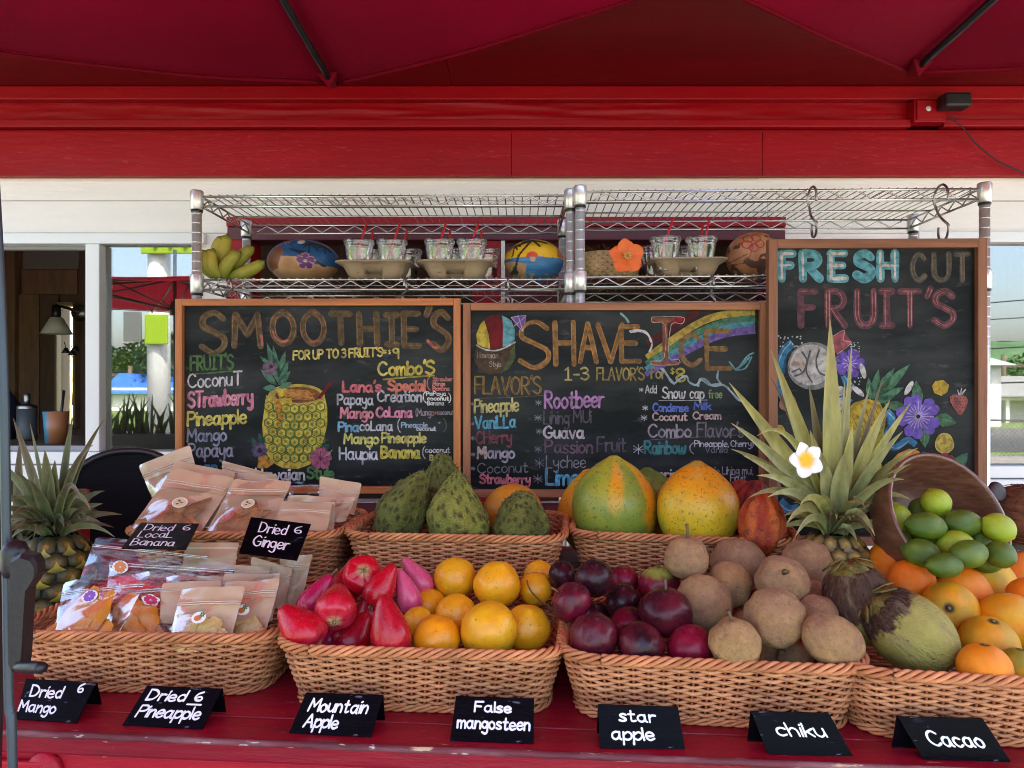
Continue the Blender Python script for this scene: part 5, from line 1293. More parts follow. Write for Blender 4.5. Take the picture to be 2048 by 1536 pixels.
# --- limes
M_LIME_ = mat("lime_peel", vcol=True, rough=.3, spec=.5, var=.1, vs=3, bump=.3, bs=40, bdist=.02, speck=(26, .1, (.20, .26, .04), .4), rnd=.08)
def lm_mesh(i, c):
    def fn(q):
        th = math.acos(clamp(q.z, -1, 1)); r_ = 1 + .02 * ns(q, 2, i) + .09 * math.exp(-(th / .22) ** 2) + .14 * math.exp(-((math.pi - th) / .2) ** 2)
        return q * r_
    def cf(q): return mixc(c, (.24, .31, .020), clamp(.06 + .5 * ns(q, 1.2, i + 30)))
    return fmesh(sphere(fn, 32, 22, cf), "lime", M_LIME_)
LL, LD = (.33, .42, .018), (.070, .135, .010)
lm = [(1872, 1005, 28, 1.25, LL, 1., (.2, -.5, -.8), "pale green lime on top of the bowl's heap"),
      (1794, 1038, 28, 1.24, LL, 1.1, (.1, -.3, -.9), "pale lime against the bowl's left wall"),
      (1852, 1052, 28, 1.19, LD, 1.32, (.95, -.2, -.1), "dark green lime left of centre under the topmost one"),
      (1927, 1046, 27, 1.21, LD, 1.42, (-.97, -.1, .1), "long dark lime pointing right in the bowl's middle"),
      (1997, 1056, 29, 1.19, LL, 1.1, (-.7, .1, .5), "pale dimpled lime at the bowl's right wall"),
      (1800, 1085, 22, 1.22, LD, 1.1, (.5, 0, .6), "small dark lime low at the bowl's left lip"),
      (1843, 1107, 29, 1.17, LD, 1.2, (.8, -.5, -.2), "dark lime at the bowl's lower left lip"),
      (1908, 1087, 26, 1.18, LL, 1.25, (.9, -.3, .3), "yellow green lime in the middle of the lower row"),
      (1937, 1108, 28, 1.13, LD, 1.42, (-.95, -.2, -.1), "large dark lime in front of the yellow green one"),
      (2001, 1109, 27, 1.16, LD, 1.05, (.3, -.6, -.2), "dark lime at the bowl's lower right"),
      (1889, 1131, 25, 1.115, LD, 1.4, (.95, 0, 0), "dark lime lying on the oranges below the bowl"),
      (1962, 1078, 22, 1.22, LD, 1.1, (.4, 0, .8), "dark lime hidden in the gap at the bowl's right"),
      (1890, 1062, 24, 1.25, LD, 1.2, (.7, 0, .4), "dark lime behind the two middle ones in the bowl"),
      (1975, 1122, 24, 1.17, LD, 1.2, (.8, -.2, .2), "dark lime wedged low between the two right hand ones"),
      (1866, 1082, 22, 1.22, LL, 1.1, (.4, -.3, .6), "small pale lime in the gap above the lower left one"),
      (1840, 1020, 22, 1.27, LD, 1.1, (.3, 0, .9), "dark lime behind the topmost one at its left"),
      (1818, 1062, 20, 1.26, LD, 1., (0, 0, 1), "dark lime deep in the gap at the bowl's left")]
D = settle([(q[0], q[1], q[2], q[3]) for q in lm])
for i, q in enumerate(lm):
    d = D[i]; fruit("lime", lm_mesh(i, q[4]), M_LIME_, P(q[0], q[1], d), q[2] * d / FPX, q[6], i * 1.9, q[7], "lime", "limes in the wooden bowl", (1, 1, q[5]))

# --- wooden bowl lying on its side, mouth to the front
bc = P(1900, 1034, 1.225); n_ = Vector((.24, -.85, .46)).normalized()
prof = [(0, -.118), (.05, -.118), (.056, -.112), (.085, -.095), (.106, -.06), (.115, -.02), (.117, 0), (.1165, .002), (.111, .002), (.1095, 0), (.107, -.02), (.099, -.055), (.08, -.087), (.05, -.103), (0, -.106)]
t = thing("wooden_bowl", "dark wooden salad bowl tipped on its side with limes spilling out", "bowl", tuple(bc))
M_BOWL = mat("bowl_wood", (.13, .052, .030), .34, .5, var=.35, vs=14, stretch=(3, 3, 14), bump=.1, bs=30, patch=[(9, .5, .58, (.20, .095, .06), .6)], coat=.2)
put("bowl_body", MB().lathe(prof, 56, axis_rot(n_, .4)), M_BOWL, t)

# --- coconuts in husk
M_COCO = mat("coconut_husk", vcol=True, rough=.6, spec=.35, var=.14, vs=4, bump=.45, bs=14, bdist=.02, stretch=(1, 1, .5), patch=[(2.6, .56, .66, (.22, .155, .09), .65), (9, .64, .68, (.10, .06, .04), .75)])
def coco_mesh(i, gz, fz):
    """+Z is the stem end: olive cut top, dark fibrous collar, olive green body"""
    OLG = (.33, .285, .07); FIB = (.062, .029, .014); TOP = (.30, .26, .05)
    def fn(q):
        r_ = 1 + .03 * ns(q, 1.4, i) + .02 * math.cos(3 * math.atan2(q.y, q.x)); v = q * r_; v.z *= 1.24
        j = ns((math.atan2(q.y, q.x) * 1.5, i, 0), 1.7)
        if gz + .16 * j < q.z < fz: v *= .965 + .022 * ns((math.atan2(q.y, q.x) * 22, q.z * 2, 0), 1.0)
        if q.z > fz: v *= .93 + .06 * ns((math.atan2(q.y, q.x) * 3, q.z * 6, i), 1.0)
        return v
    def cf(q):
        a = math.atan2(q.y, q.x); j = ns((math.cos(a) * 2, math.sin(a) * 2, i), 1.3) + .5 * ns((math.cos(a) * 6, math.sin(a) * 6, q.z * 2), 1.3)
        if q.z > fz + .06 * j: return mixc(TOP, (.16, .12, .03), clamp(.5 + ns((q.x * 6, q.y * 6, q.z * 9)), 0, 1))
        if q.z > gz + .17 * j: return mixc(FIB, (.17, .09, .05), clamp(.9 * ns((a * 9, q.z * 1.2, i), 2.0)))
        return OLG
    mb = sphere(fn, 96, 60, cf)
    rnd = random.Random(i + 3)
    for k in range(150):
        a = rnd.uniform(0, 6.283); z0 = rnd.uniform(gz + .05, fz); s = math.sqrt(max(0, 1 - z0 * z0)); e = rnd.uniform(.08, .3)
        s1 = math.sqrt(max(0, 1 - (z0 - e) ** 2)); a1 = a + rnd.uniform(-.12, .12)
        p0 = Vector((s * math.cos(a), s * math.sin(a), z0 * 1.32)) * 1.0; p1 = Vector((s1 * math.cos(a1), s1 * math.sin(a1), (z0 - e) * 1.32))
        mb.tube([p0 * .97, p0.lerp(p1, .5) * 1.015, p1 * .985], [.012, .009, .004], 4, cols=[(.10, .05, .04)] * 3)
    for k in range(7):                                     # dried calyx flaps
        a = k * .9 + i; w_ = .25
        vs = [Vector((.18 * math.cos(a), .18 * math.sin(a), 1.30)), Vector((.55 * math.cos(a - w_), .55 * math.sin(a - w_), 1.17)), Vector((.78 * math.cos(a), .78 * math.sin(a), 1.00)), Vector((.55 * math.cos(a + w_), .55 * math.sin(a + w_), 1.19))]
        mb.add(vs + [v * 1.03 for v in vs], [(0, 1, 2, 3), (4, 7, 6, 5), (0, 4, 5, 1), (1, 5, 6, 2), (2, 6, 7, 3), (3, 7, 4, 0)], True, [(.30, .25, .05), (.24, .18, .04), (.13, .09, .03), (.24, .18, .04)] * 2)
    return fmesh(mb, "coconut", M_COCO)
fruit("coconut", coco_mesh(1, .50, .84), M_COCO, P(1822, 1262, 1.035), 75 * 1.035 / FPX, (-.74, .30, .62), .7, "large olive green husked coconut lying at the front of the orange basket", "coconut", "husked coconuts", (1, .98, .99))
fruit("coconut", coco_mesh(4, -.25, .80), M_COCO, P(1716, 1204, 1.10), 66 * 1.10 / FPX, (-.20, .10, .95), 2.2, "fibrous dark husked coconut with an olive cap behind the large one", "coconut", "husked coconuts")

# --- papayas, cacao, soursops, melon
M_PAPAYA = mat("papaya_skin", vcol=True, rough=.38, spec=.4, var=.08, vs=3, bump=.06, bs=12, patch=[(2.4, .50, .68, (.42, .34, .03), .35), (4.5, .60, .70, (.20, .16, .035), .6), (14, .59, .64, (.10, .085, .025), .7), (32, .63, .67, (.06, .05, .02), .8)], speck=(24, .07, (.05, .04, .015), .8), rnd=.03, sss=.04, rvar=.1)
def papaya_mesh(i, fcol):
    def fn(q):
        th = math.acos(clamp(q.z, -1, 1)); a = math.atan2(q.y, q.x); s = math.sin(th)
        w = s * (1 + .025 * math.cos(5 * a + i) * s) * (1 - .10 * sstep(.2, .95, q.z))
        z = q.z * 1.06 + .10 * math.exp(-(th / .19) ** 2) - .035 * math.exp(-(th / .1) ** 2)
        if q.z > .35: w *= 1 - .07 * sstep(.5, .98, q.z)
        return Vector((w * math.cos(a), w * math.sin(a), z))
    return fmesh(sphere(fn, 80, 54, fcol), "papaya", M_PAPAYA)
PG, PO, PY, PDG = (.205, .27, .035), (.74, .27, .008), (.66, .44, .02), (.11, .17, .025)
def pc1(q):
    a = math.atan2(q.y, q.x) + .18 * ns((q.z * 2, 0, 0), 1, 5); c = PG; n2 = .25 * ns(q, 4.5, 2)
    st = sstep(.26, .10, abs(a + 1.62) + n2 * .4 + .35 * sstep(.3, -.3, q.z)) * sstep(-.35, .25, q.z + n2)
    s2 = sstep(.33, .12, abs(a + .62) + n2 * .5) * sstep(-1.0, -.2, q.z + n2 * .6)
    s2 = max(s2, sstep(.25, .1, abs(a - .2) + n2 * .4))
    c = mixc(c, PO, max(st, s2)); c = mixc(c, (.48, .42, .03), .55 * sstep(.2, .75, ns(q, 1.6, 1) + .3))
    return mixc(c, (.42, .36, .03), .7 * sstep(.86, .97, q.z))
def pc2(q):
    n2 = ns(q, 1.5, 11); c = mixc(PY, PO, clamp(sstep(-.2, .85, q.z + .45 * n2))); c = mixc(c, (.40, .42, .03), .75 * sstep(.15, .6, -q.z * .6 + ns(q, 2.3, 14) + .05))
    c = mixc(c, PO, .6 * sstep(.2, .5, ns((q.x * 2.4, q.y * 2.4, q.z * .8), 1, 4) + .2 * q.x)); return mixc(c, (.34, .25, .03), .7 * sstep(.9, .99, q.z))
def pc3(q): return mixc(PO, (.55, .40, .02), clamp(.3 + ns(q, 1.3, 17)))
def pc4(q): return mixc(PDG, (.55, .24, .015), .8 * sstep(.2, -.5, q.z + .3 * q.x + .3 * ns(q, 2)))
PPG = "papayas in the upper basket"
for i, (px, py, rp, d, ax, f, lb) in enumerate([(1228, 1014, 86, 1.478, (0, .0, 1), pc1, "large green papaya with orange streaks"), (1394, 1018, 81, 1.425, (.0, -.04, 1), pc2, "ripe yellow orange papaya with dark scuffs"),
        (1192, 1028, 76, 1.60, (-.20, .05, 1), pc3, "orange papaya peeking out at the left behind the green one"), (1300, 1024, 74, 1.60, (-.06, .1, 1), pc4, "dark green papaya standing behind between the two front ones")]):
    fruit("papaya", papaya_mesh(i, f), M_PAPAYA, P(px, py, d), rp * d / FPX, ax, 0, lb, "papaya", PPG, (1, 1, 1.07))
M_CACAO = mat("cacao_pod_skin", vcol=True, rough=.42, spec=.45, var=.22, vs=4, bump=.4, bs=9, bdist=.03, speck=(15, .2, (.012, .008, .008), .95), patch=[(3, .52, .68, (.06, .018, .018), .75), (14, .62, .68, (.03, .012, .012), .7)], rnd=.05)
def cacao_mesh(i, c0, c1):
    def fn(q):
        a = math.atan2(q.y, q.x); t = q.z; w = math.sqrt(max(0, 1 - q.z * q.z)) * (1 - .12 * sstep(0, 1, q.z)) * (1 + .05 * math.cos(10 * a) + .03 * math.cos(5 * a) + .02 * ns(q, 4, i))
        return Vector((w * math.cos(a), w * math.sin(a), t * 1.62))
    def cf(q):
        a = math.atan2(q.y, q.x); return mixc(c0, c1, clamp(.5 + .35 * math.cos(5 * a + i) + .8 * ns((q.x * 2, q.y * 2, q.z), 1.6, i)))
    return fmesh(sphere(fn, 80, 40, cf), "cacao_pod", M_CACAO)
CR, CO, CDK = (.38, .030, .012), (.58, .12, .014), (.11, .012, .012)
for (px, py, rp, d, ax, c0, c1, sp, lb) in [(1524, 1048, 46, 1.325, (.04, .06, 1), CR, CO, 0, "orange red ridged cacao pod standing in front"), (1504, 1018, 42, 1.43, (.24, .12, 1), CDK, CR, 1, "dark maroon cacao pod leaning behind the orange red one"), (1476, 1014, 40, 1.50, (.22, .1, 1), CR, (.34, .06, .02), 2, "rusty red cacao pod tip rising behind the ripe papaya")]:
    fruit("cacao_pod", cacao_mesh(sp, c0, c1), M_CACAO, P(px, py, d), rp * d / FPX, ax, sp, lb, "cacao pod", "cacao pods in the upper basket", (1, 1, .86))
M_SOUR = mat("soursop_skin", vcol=True, rough=.42, spec=.45, var=.2, vs=3.5, bump=.7, bs=14, bdist=.06, patch=[(3, .52, .68, (.075, .075, .03), .5), (12, .54, .64, (.33, .35, .11), .35), (20, .64, .68, (.03, .025, .012), .7)], rnd=.05)
def soursop_mesh(i, neck, lean, c0, c1, spk=1.0, ns_=150):
    GA = math.pi * (3 - math.sqrt(5))
    sp = []
    for k in range(ns_):
        z = 1 - 2 * (k + .5) / ns_; r_ = math.sqrt(1 - z * z); sp.append(Vector((r_ * math.cos(GA * k) + .07 * math.sin(k * 12.9 + i), r_ * math.sin(GA * k) + .07 * math.sin(k * 7.3), z + .07 * math.sin(k * 4.1))).normalized())
    def base(q):
        t = (q.z + 1) / 2; a = math.atan2(q.y, q.x); s = math.sqrt(max(0, 1 - q.z * q.z))
        w = s * lerp(1, neck, sstep(.42, .95, t)) * (1 + .13 * ns(q, 1.4, i) + .06 * ns(q, 3.2, i + 5))
        return Vector((w * math.cos(a) + lean * sstep(.35, 1, t), w * math.sin(a), q.z * 1.35 + .05 * ns(q, 2.2, i)))
    def fn(q):
        p = base(q); m_ = max(q.dot(s) for s in sp); return p * (1 + .022 * sstep(.985, .9995, m_) + .012 * ns(q, 7, i))
    def cf(q):
        m_ = max(q.dot(s) for s in sp); c = mixc(c0, c1, clamp(.5 + .9 * ns(q, 1.6, i))); return mixc(c, (.035, .03, .015), .85 * sstep(.9955, .9992, m_))
    mb = sphere(fn, 84, 56, cf)
    rnd = random.Random(i)
    for s in sp:
        p = base(s); nr = Vector((s.x, s.y, s.z * .5)).normalized(); tip = p + nr * rnd.uniform(.07, .13) * spk + Vector((rnd.uniform(-.04, .04), rnd.uniform(-.04, .04), rnd.uniform(-.01, .07))) * spk
        mb.tube([p * .99, p.lerp(tip, .5), tip], [.03, .014, .003], 5, cols=[c0, mixc(c0, (.04, .03, .015), .4), (.03, .022, .012)])
    return fmesh(mb, "soursop", M_SOUR)
S0, S1, S2 = (.145, .165, .036), (.25, .275, .052), (.38, .39, .07)
for i, (px, py, rp, d, ax, neck, lean, c0, c1, zs, lb) in enumerate([
        (806, 1018, 52, 1.46, (.40, .1, 1), .62, .20, S0, S1, 1.2, "big dull green soursop leaning right at the basket's left end"),
        (802, 1010, 40, 1.53, (.10, .15, 1), .62, .0, S1, S1, .96, "soursop of which only the rounded tip shows behind the dull one"),
        (885, 985, 58, 1.585, (-.10, .1, 1), .50, -.12, S0, S1, 1.0, "tall spiny soursop standing at the back against the blackboards"),
        (921, 1028, 64, 1.42, (.16, -.05, 1), .50, .32, S1, S2, .98, "bright yellow green pear shaped soursop in the middle"),
        (1043, 1052, 56, 1.40, (-.02, .05, 1), .82, 0, S0, S1, .92, "dome shaped green soursop in front of the orange melon")]):
    fruit("soursop", soursop_mesh(i + 1, neck, lean, c0, c1, 1.05 if i in (0, 2) else .7), M_SOUR, P(px, py, d), rp * d / FPX, ax, i * 1.2, lb, "soursop", "soursops in the upper basket", (1, 1, zs))
def mel(q): return mixc((.66, .235, .012), (.60, .30, .03), clamp(.5 + ns(q, 1.4, 3)))
fruit("melon", fmesh(sphere(rough_round(3, 1.0, .0, .02), 48, 32, mel), "melon", mat("melon_skin", vcol=True, rough=.42, var=.12, vs=4, bump=.08, bs=15, patch=[(9, .66, .72, (.16, .08, .02), .6)])), None, P(1026, 1030, 1.53), 62 * 1.53 / FPX, (0, 0, 1), 0, "round orange melon behind the dome shaped soursop", "melon", None)

# ------------------------------------------------------------------ pineapples and flowers
M_PINE = mat("pineapple_rind", vcol=True, rough=.5, spec=.4, var=.25, vs=30, bump=.3, bs=120, bdist=.003)
M_PLEAF = mat("pineapple_leaf", vcol=True, rough=.45, spec=.35, var=.28, vs=16, bump=.12, bs=60, stretch=(5, 5, 1), bdist=.004, patch=[(7, .56, .7, (.13, .12, .045), .45), (22, .64, .7, (.30, .22, .10), .5)])
def pine_body(rx, hz, pal, seed, rows=9, per=12):
    """upright barrel of pointed eyes; origin at its centre"""
    edge, mid, hot, br = pal; rnd = random.Random(seed); mb = MB()
    def rad(z): return rx * (1 - .42 * abs(z / hz) ** 3.2) * (1 - .05 * z / hz)
    mb.lathe([(rad(z) * .93 if abs(z) < hz else .3 * rx, z) for z in [hz * (k / 8 - 1) for k in range(17)]], 28)
    mb.c = [edge] * len(mb.v)
    ph = 2 * hz / rows; 
    for r_ in range(rows):
        z = -hz + ph * (r_ + .5)
        for k in range(per):
            a = 2 * math.pi * (k + .5 * (r_ % 2)) / per + .05 * rnd.uniform(-1, 1)
            R0 = rad(z); wv = math.pi * R0 / per * 1.02; hv = ph * .62
            o = Vector((math.cos(a), math.sin(a), 0)); tn = Vector((-math.sin(a), math.cos(a), 0)); up = Vector((0, 0, 1)) - o * ((rad(z + .002) - rad(z - .002)) / -.004) * 1.0
            c = o * R0 + Vector((0, 0, z)); vs = []; cc = []
            def ring(s, h, col):
                for q in range(6):
                    b = q * math.pi / 3 + math.pi / 6
                    vs.append(c + tn * (math.cos(b) * wv * 1.12 * s) + up * (math.sin(b) * hv * 1.05 * s) + o * h); cc.append(col)
            hgt = wv * .42
            ring(1., -.05 * wv, edge); ring(.78, hgt * .6, mixc(edge, mid, .5)); ring(.45, hgt, mid); ring(.18, hgt * .75, hot)
            vs.append(c + o * hgt * .6); cc.append(hot)
            fs = [(i * 6 + q, i * 6 + (q + 1) % 6, (i + 1) * 6 + (q + 1) % 6, (i + 1) * 6 + q) for i in range(3) for q in range(6)] + [(18 + q, 18 + (q + 1) % 6, 24) for q in range(6)]
            mb.add(vs, fs, True, cc)
            b0 = c - up * hv * .85 + o * hgt * .6; tp = c + up * hv * rnd.uniform(-.05, .25) + o * hgt * rnd.uniform(1.3, 1.8)
            mb.add([b0 - tn * wv * .78, b0 + tn * wv * .78, tp, b0.lerp(tp, .45) + o * hgt * .35 + tn * wv * .26, b0.lerp(tp, .45) + o * hgt * .35 - tn * wv * .26, b0 - up * hv * .3 + o * hgt * .2],
                   [(0, 5, 1, 3, 4), (4, 3, 2)], True, [mixc(br, edge, .35)] * 2 + [mixc(br, (.4, .33, .2), .5)] + [br] * 2 + [edge])
    return mb
def leaf(mb, base, tip, w, arch, c0, c1, cup=.35, seg=14, twist=0.):
    base, tip = Vector(base), Vector(tip); ctr = base.lerp(tip, .5) + Vector((0, 0, arch))
    rad = Vector((tip.x - base.x, tip.y - base.y - .03, 0)); rad = (rad.normalized() * .5 if rad.length > 1e-4 else Vector((0, 0, 0))) + Vector((0, -.85, .12)); rad.normalize()
    vs = []; cc = []; fs = []
    for i in range(seg + 1):
        t = i / seg; p = base * (1 - t) ** 2 + ctr * 2 * t * (1 - t) + tip * t * t
        tg = (ctr - base) * (1 - t) + (tip - ctr) * t; tg.normalize()
        sd = tg.cross(rad)
        if sd.length < .25: sd = tg.cross(Vector((0, -1, .2)))
        sd.normalize(); nrm = sd.cross(tg).normalized()
        if twist: sd = (sd * math.cos(twist * t) + nrm * math.sin(twist * t)).normalized(); nrm = sd.cross(tg).normalized()
        hw = w / 2 * (1 - .15 * math.sin(math.pi * min(1, t * 2.2))) * (1 - t ** 1.7) + .0003
        col = mixc(c0, c1, t)
        vs += [p - sd * hw + nrm * hw * cup, p - sd * hw * .5 + nrm * hw * cup * .3, p, p + sd * hw * .5 + nrm * hw * cup * .3, p + sd * hw + nrm * hw * cup]; cc += [mixc(col, (.30, .30, .16), .35), col, mixc(col, (.05, .07, .03), .2), col, mixc(col, (.30, .30, .16), .35)]
    for i in range(seg):
        for k in range(4): fs.append((i * 5 + k, i * 5 + k + 1, i * 5 + k + 6, i * 5 + k + 5))
    mb.add(vs, fs, True, cc)
def pineapple(name_label, px, py_top, d, rx, hz, pal, tips, gcols, seed, nlow=34, lowl=.11, rows=9, per=12):
    top = P(px, py_top, d); c = top - Vector((0, 0, hz))
    t = thing("pineapple", name_label, "pineapple", tuple(c), 0, "pineapples on the counter")
    put("rind", pine_body(rx, hz, pal, seed, rows, per), M_PINE, t)
    mb = MB(); rnd = random.Random(seed); b0 = Vector((0, 0, hz * .93))
    for (tx, ty, dy, w, arch, ci, tw) in tips:
        q = P(tx, ty, d + dy) - c; dr = Vector((q.x, q.y, 0)); dr = dr.normalized() if dr.length > 1e-4 else Vector((0, -1, 0))
        lift = clamp((q.z - hz) / .3, 0, 1)
        c0, c1 = gcols[ci]; leaf(mb, b0 + dr * .010 + Vector((0, 0, .01 + .035 * lift)), q, (1.1 if gcols is LV else .85) * w / FPX * d, arch, c0, c1, .35, 14, tw)
    for k in range(nlow):
        a = k * 2.39996; e = rnd.uniform(-.25, .55) + .5 * (k / nlow); L_ = lowl * rnd.uniform(.65, 1.15)
        dr = Vector((math.cos(a), math.sin(a), 0)); q = b0 + dr * L_ * math.cos(e) + Vector((0, 0, L_ * math.sin(e) + .01))
        c0, c1 = gcols[k % len(gcols)]; leaf(mb, b0 + dr * .012 + Vector((0, 0, .008 + .02 * k / nlow)), q, rnd.uniform(.014, .022), .035 * rnd.uniform(.5, 1.3), c0, c1, .4, 10)
    put("crown", mb, M_PLEAF, t)
    return t
LV = [((.33, .33, .075), (.34, .28, .09)), ((.19, .19, .055), (.26, .21, .075)), ((.22, .24, .085), (.31, .28, .12)), ((.09, .085, .035), (.13, .055, .035))]
R_TIPS = [(1660, 638, -.01, 44, .02, 0, 0), (1704, 686, -.02, 16, .02, 2, .3), (1542, 700, .02, 34, .015, 0, .2), (1540, 752, .04, 15, .03, 3, 0), (1458, 765, -.02, 36, .01, 0, 0),
          (1514, 872, -.06, 16, .13, 0, .4), (1462, 846, -.05, 28, .03, 2, 0), (1462, 898, -.02, 24, .04, 1, 0), (1486, 911, -.09, 26, .03, 2, 0), (1514, 951, -.12, 26, .05, 2, 0),
          (1497, 996, -.08, 22, .07, 1, 0), (1536, 994, -.13, 26, .06, 2, 0), (1572, 1050, -.13, 24, .07, 1, 0), (1766, 755, .03, 20, .0, 3, .2), (1780, 800, -.02, 34, .03, 0, .3),
          (1785, 808, .03, 16, .02, 3, 0), (1822, 806, -.01, 26, .02, 0, .3), (1806, 862, -.08, 30, .03, 2, 0), (1836, 896, -.04, 24, .04, 0, 0), (1822, 927, -.08, 22, .03, 1, 0),
          (1808, 959, -.12, 26, .05, 2, 0), (1822, 1000, -.06, 22, .06, 1, 0), (1750, 1072, -.12, 26, .07, 2, 0), (1590, 1075, -.1, 20, .06, 2, 0), (1768, 1040, -.03, 18, .07, 1, 0),
          (1618, 770, .05, 24, .02, 1, 0), (1600, 830, .06, 26, .02, 1, 0), (1730, 820, .06, 26, .02, 1, 0), (1640, 900, -.06, 34, .02, 2, 0), (1690, 905, -.07, 40, .03, 2, .4), (1560, 905, .1, 24, .03, 1, 0), (1770, 910, .1, 24, .03, 1, 0), (1580, 780, .05, 28, .02, 1, .2), (1690, 760, .07, 26, .02, 0, 0), (1740, 770, .06, 26, .02, 1, 0), (1620, 860, .0, 30, .03, 0, .2), (1705, 850, -.03, 34, .03, 0, -.2), (1545, 985, -.04, 24, .05, 0, 0), (1775, 985, -.02, 24, .05, 2, 0), (1600, 1010, -.14, 24, .06, 0, 0), (1730, 1015, -.13, 24, .06, 1, 0)]
PAL_R = ((.075, .055, .022), (.36, .22, .055), (.50, .34, .09), (.34, .24, .10))
PAL_L = ((.018, .022, .008), (.085, .062, .012), (.26, .13, .015), (.32, .27, .035))
pr = pineapple("pale gold pineapple with a tall spreading crown beside the chiku pile", 1668, 1068, 1.30, .062, .082, PAL_R, R_TIPS, LV, 3, 40, .095)
LVL = [((.075, .105, .03), (.13, .12, .055)), ((.05, .07, .025), (.10, .05, .03)), ((.06, .085, .03), (.10, .10, .05)), ((.10, .125, .055), (.10, .045, .03))]
L_TIPS = [(207, 841, -.05, 20, .03, 3, 0), (146, 832, .0, 22, .03, 2, 0), (187, 890, -.06, 22, .06, 1, .3), (168, 916, .0, 24, .02, 0, 0), (163, 1003, -.12, 22, .10, 1, 0), (182, 1022, -.06, 26, .09, 0, 0), (184, 996, .02, 20, .07, 2, 0),
          (162, 1040, .0, 22, .05, 2, 0), (26, 836, -.03, 36, .02, 3, 0), (60, 846, .03, 24, .02, 0, 0), (-30, 900, .0, 30, .03, 0, 0), (90, 900, -.05, 40, .03, 0, 0), (110, 920, -.04, 36, .02, 0, 0), (140, 935, .02, 30, .02, 0, 0),
          (30, 940, -.08, 34, .03, 2, 0), (-10, 1000, -.06, 30, .05, 2, 0), (60, 960, -.1, 40, .03, 2, 0), (20, 1040, -.1, 24, .06, 1, 0), (95, 945, -.02, 44, .02, 0, 0)]
pineapple("dark ripe pineapple with star shaped scales behind the slate pole", 108, 1070, 1.345, .066, .090, PAL_L, L_TIPS, LVL, 8, 44, .10, 7, 10)
pineapple("dark pineapple mostly hidden behind the slate pole and crank", 28, 1092, 1.47, .062, .085, PAL_L, [(-20, 860, 0, 30, .03, 0, 0), (40, 880, 0, 30, .03, 1, 0), (80, 960, -.05, 26, .05, 2, 0), (-40, 980, 0, 26, .05, 0, 0)], LVL, 12, 30, .11)
def flower(name, label, c, r_, nrm, colf, m, width=.62, curl=.18, n=5, spin=0., cat="flower", recurve=0.):
    t = thing(name, label, cat, tuple(c)); M = axis_rot(nrm, spin)
    for k in range(n):
        a = 2 * math.pi * k / n; mb = MB()
        def fn(u, v, a=a):
            s = (u - .5) * 2; wd = width * r_ * math.sin(math.pi * (v * .80 + .07)) ** .8; L_ = r_ * v * (1 - .10 * s * s * v)
            h = curl * r_ * (v - recurve * v * v) + .10 * r_ * s * v + .03 * r_ * math.sin(v * 9 + k) * abs(s)
            p = Vector((L_ * math.cos(a) - s * wd * .5 * math.sin(a), L_ * math.sin(a) + s * wd * .5 * math.cos(a), h)); return M @ p
        mb.grid(fn, 8, 12, lambda u, v: colf(v, abs(u - .5) * 2)); put("petal", mb, m, t)
    return t
M_PETAL = mat("white_petal", vcol=True, rough=.45, spec=.35, sss=.1)
flower("plumeria", "white plumeria flower with a yellow heart set in the pineapple crown", P(1611, 920, 1.17), 37 * 1.17 / FPX, (.12, -1, .12), lambda v, s: mixc((.80, .46, .01), (.82, .80, .80), sstep(.30, .62, v + .12 * s)), M_PETAL, .86, .22, spin=1.9, recurve=.4)

# ------------------------------------------------------------------ things on the wire shelf
SH = SZ2 + .0065
M_BANANA = mat("banana_skin", vcol=True, rough=.48, spec=.35, var=.12, vs=25, patch=[(40, .69, .75, (.06, .04, .02), .7)])
t = thing("banana_bunch", "bunch of short greenish bananas on the wire shelf", "bananas", tuple(P(452, 548, 1.99)))
for k, (pts, rr) in enumerate([([(430, 553), (410, 533), (410, 515), (418, 500)], 13.5), ([(440, 555), (424, 535), (421, 515), (428, 497)], 14), ([(446, 545), (434, 515), (438, 490), (448, 472)], 13.5), ([(452, 547), (450, 520), (449, 492), (456, 468)], 15), ([(449, 556), (450, 536), (464, 516), (482, 504)], 14), ([(462, 548), (474, 526), (490, 507), (509, 494)], 13), ([(462, 555), (482, 548), (507, 537), (530, 522)], 13.5)]):
    dd = 1.965 + (.03 if k in (2, 3, 5) else 0) + .004 * k
    path = smooth([P(a, b_, dd + .012 * (i == 0)) for i, (a, b_) in enumerate(pts)], 5); n_ = len(path); rad = []; cols = []
    for i in range(n_):
        v = i / (n_ - 1); rad.append(rr / FPX * dd * (math.sin(math.pi * clamp(.10 + .85 * v)) ** .45 if v < .93 else .30 if v < .98 else .17)); g = (.22, .25, .03); y = (.40, .34, .045)
        cols.append((.05, .035, .02) if v > .95 else mixc(g, y, sstep(.1, .5, v) * (1 if k < 4 else .5)) if v < .85 else mixc(y, (.16, .19, .03), .7))
    put("banana", MB().tube(path, rad, 10, cols=cols), M_BANANA, t, world=True)

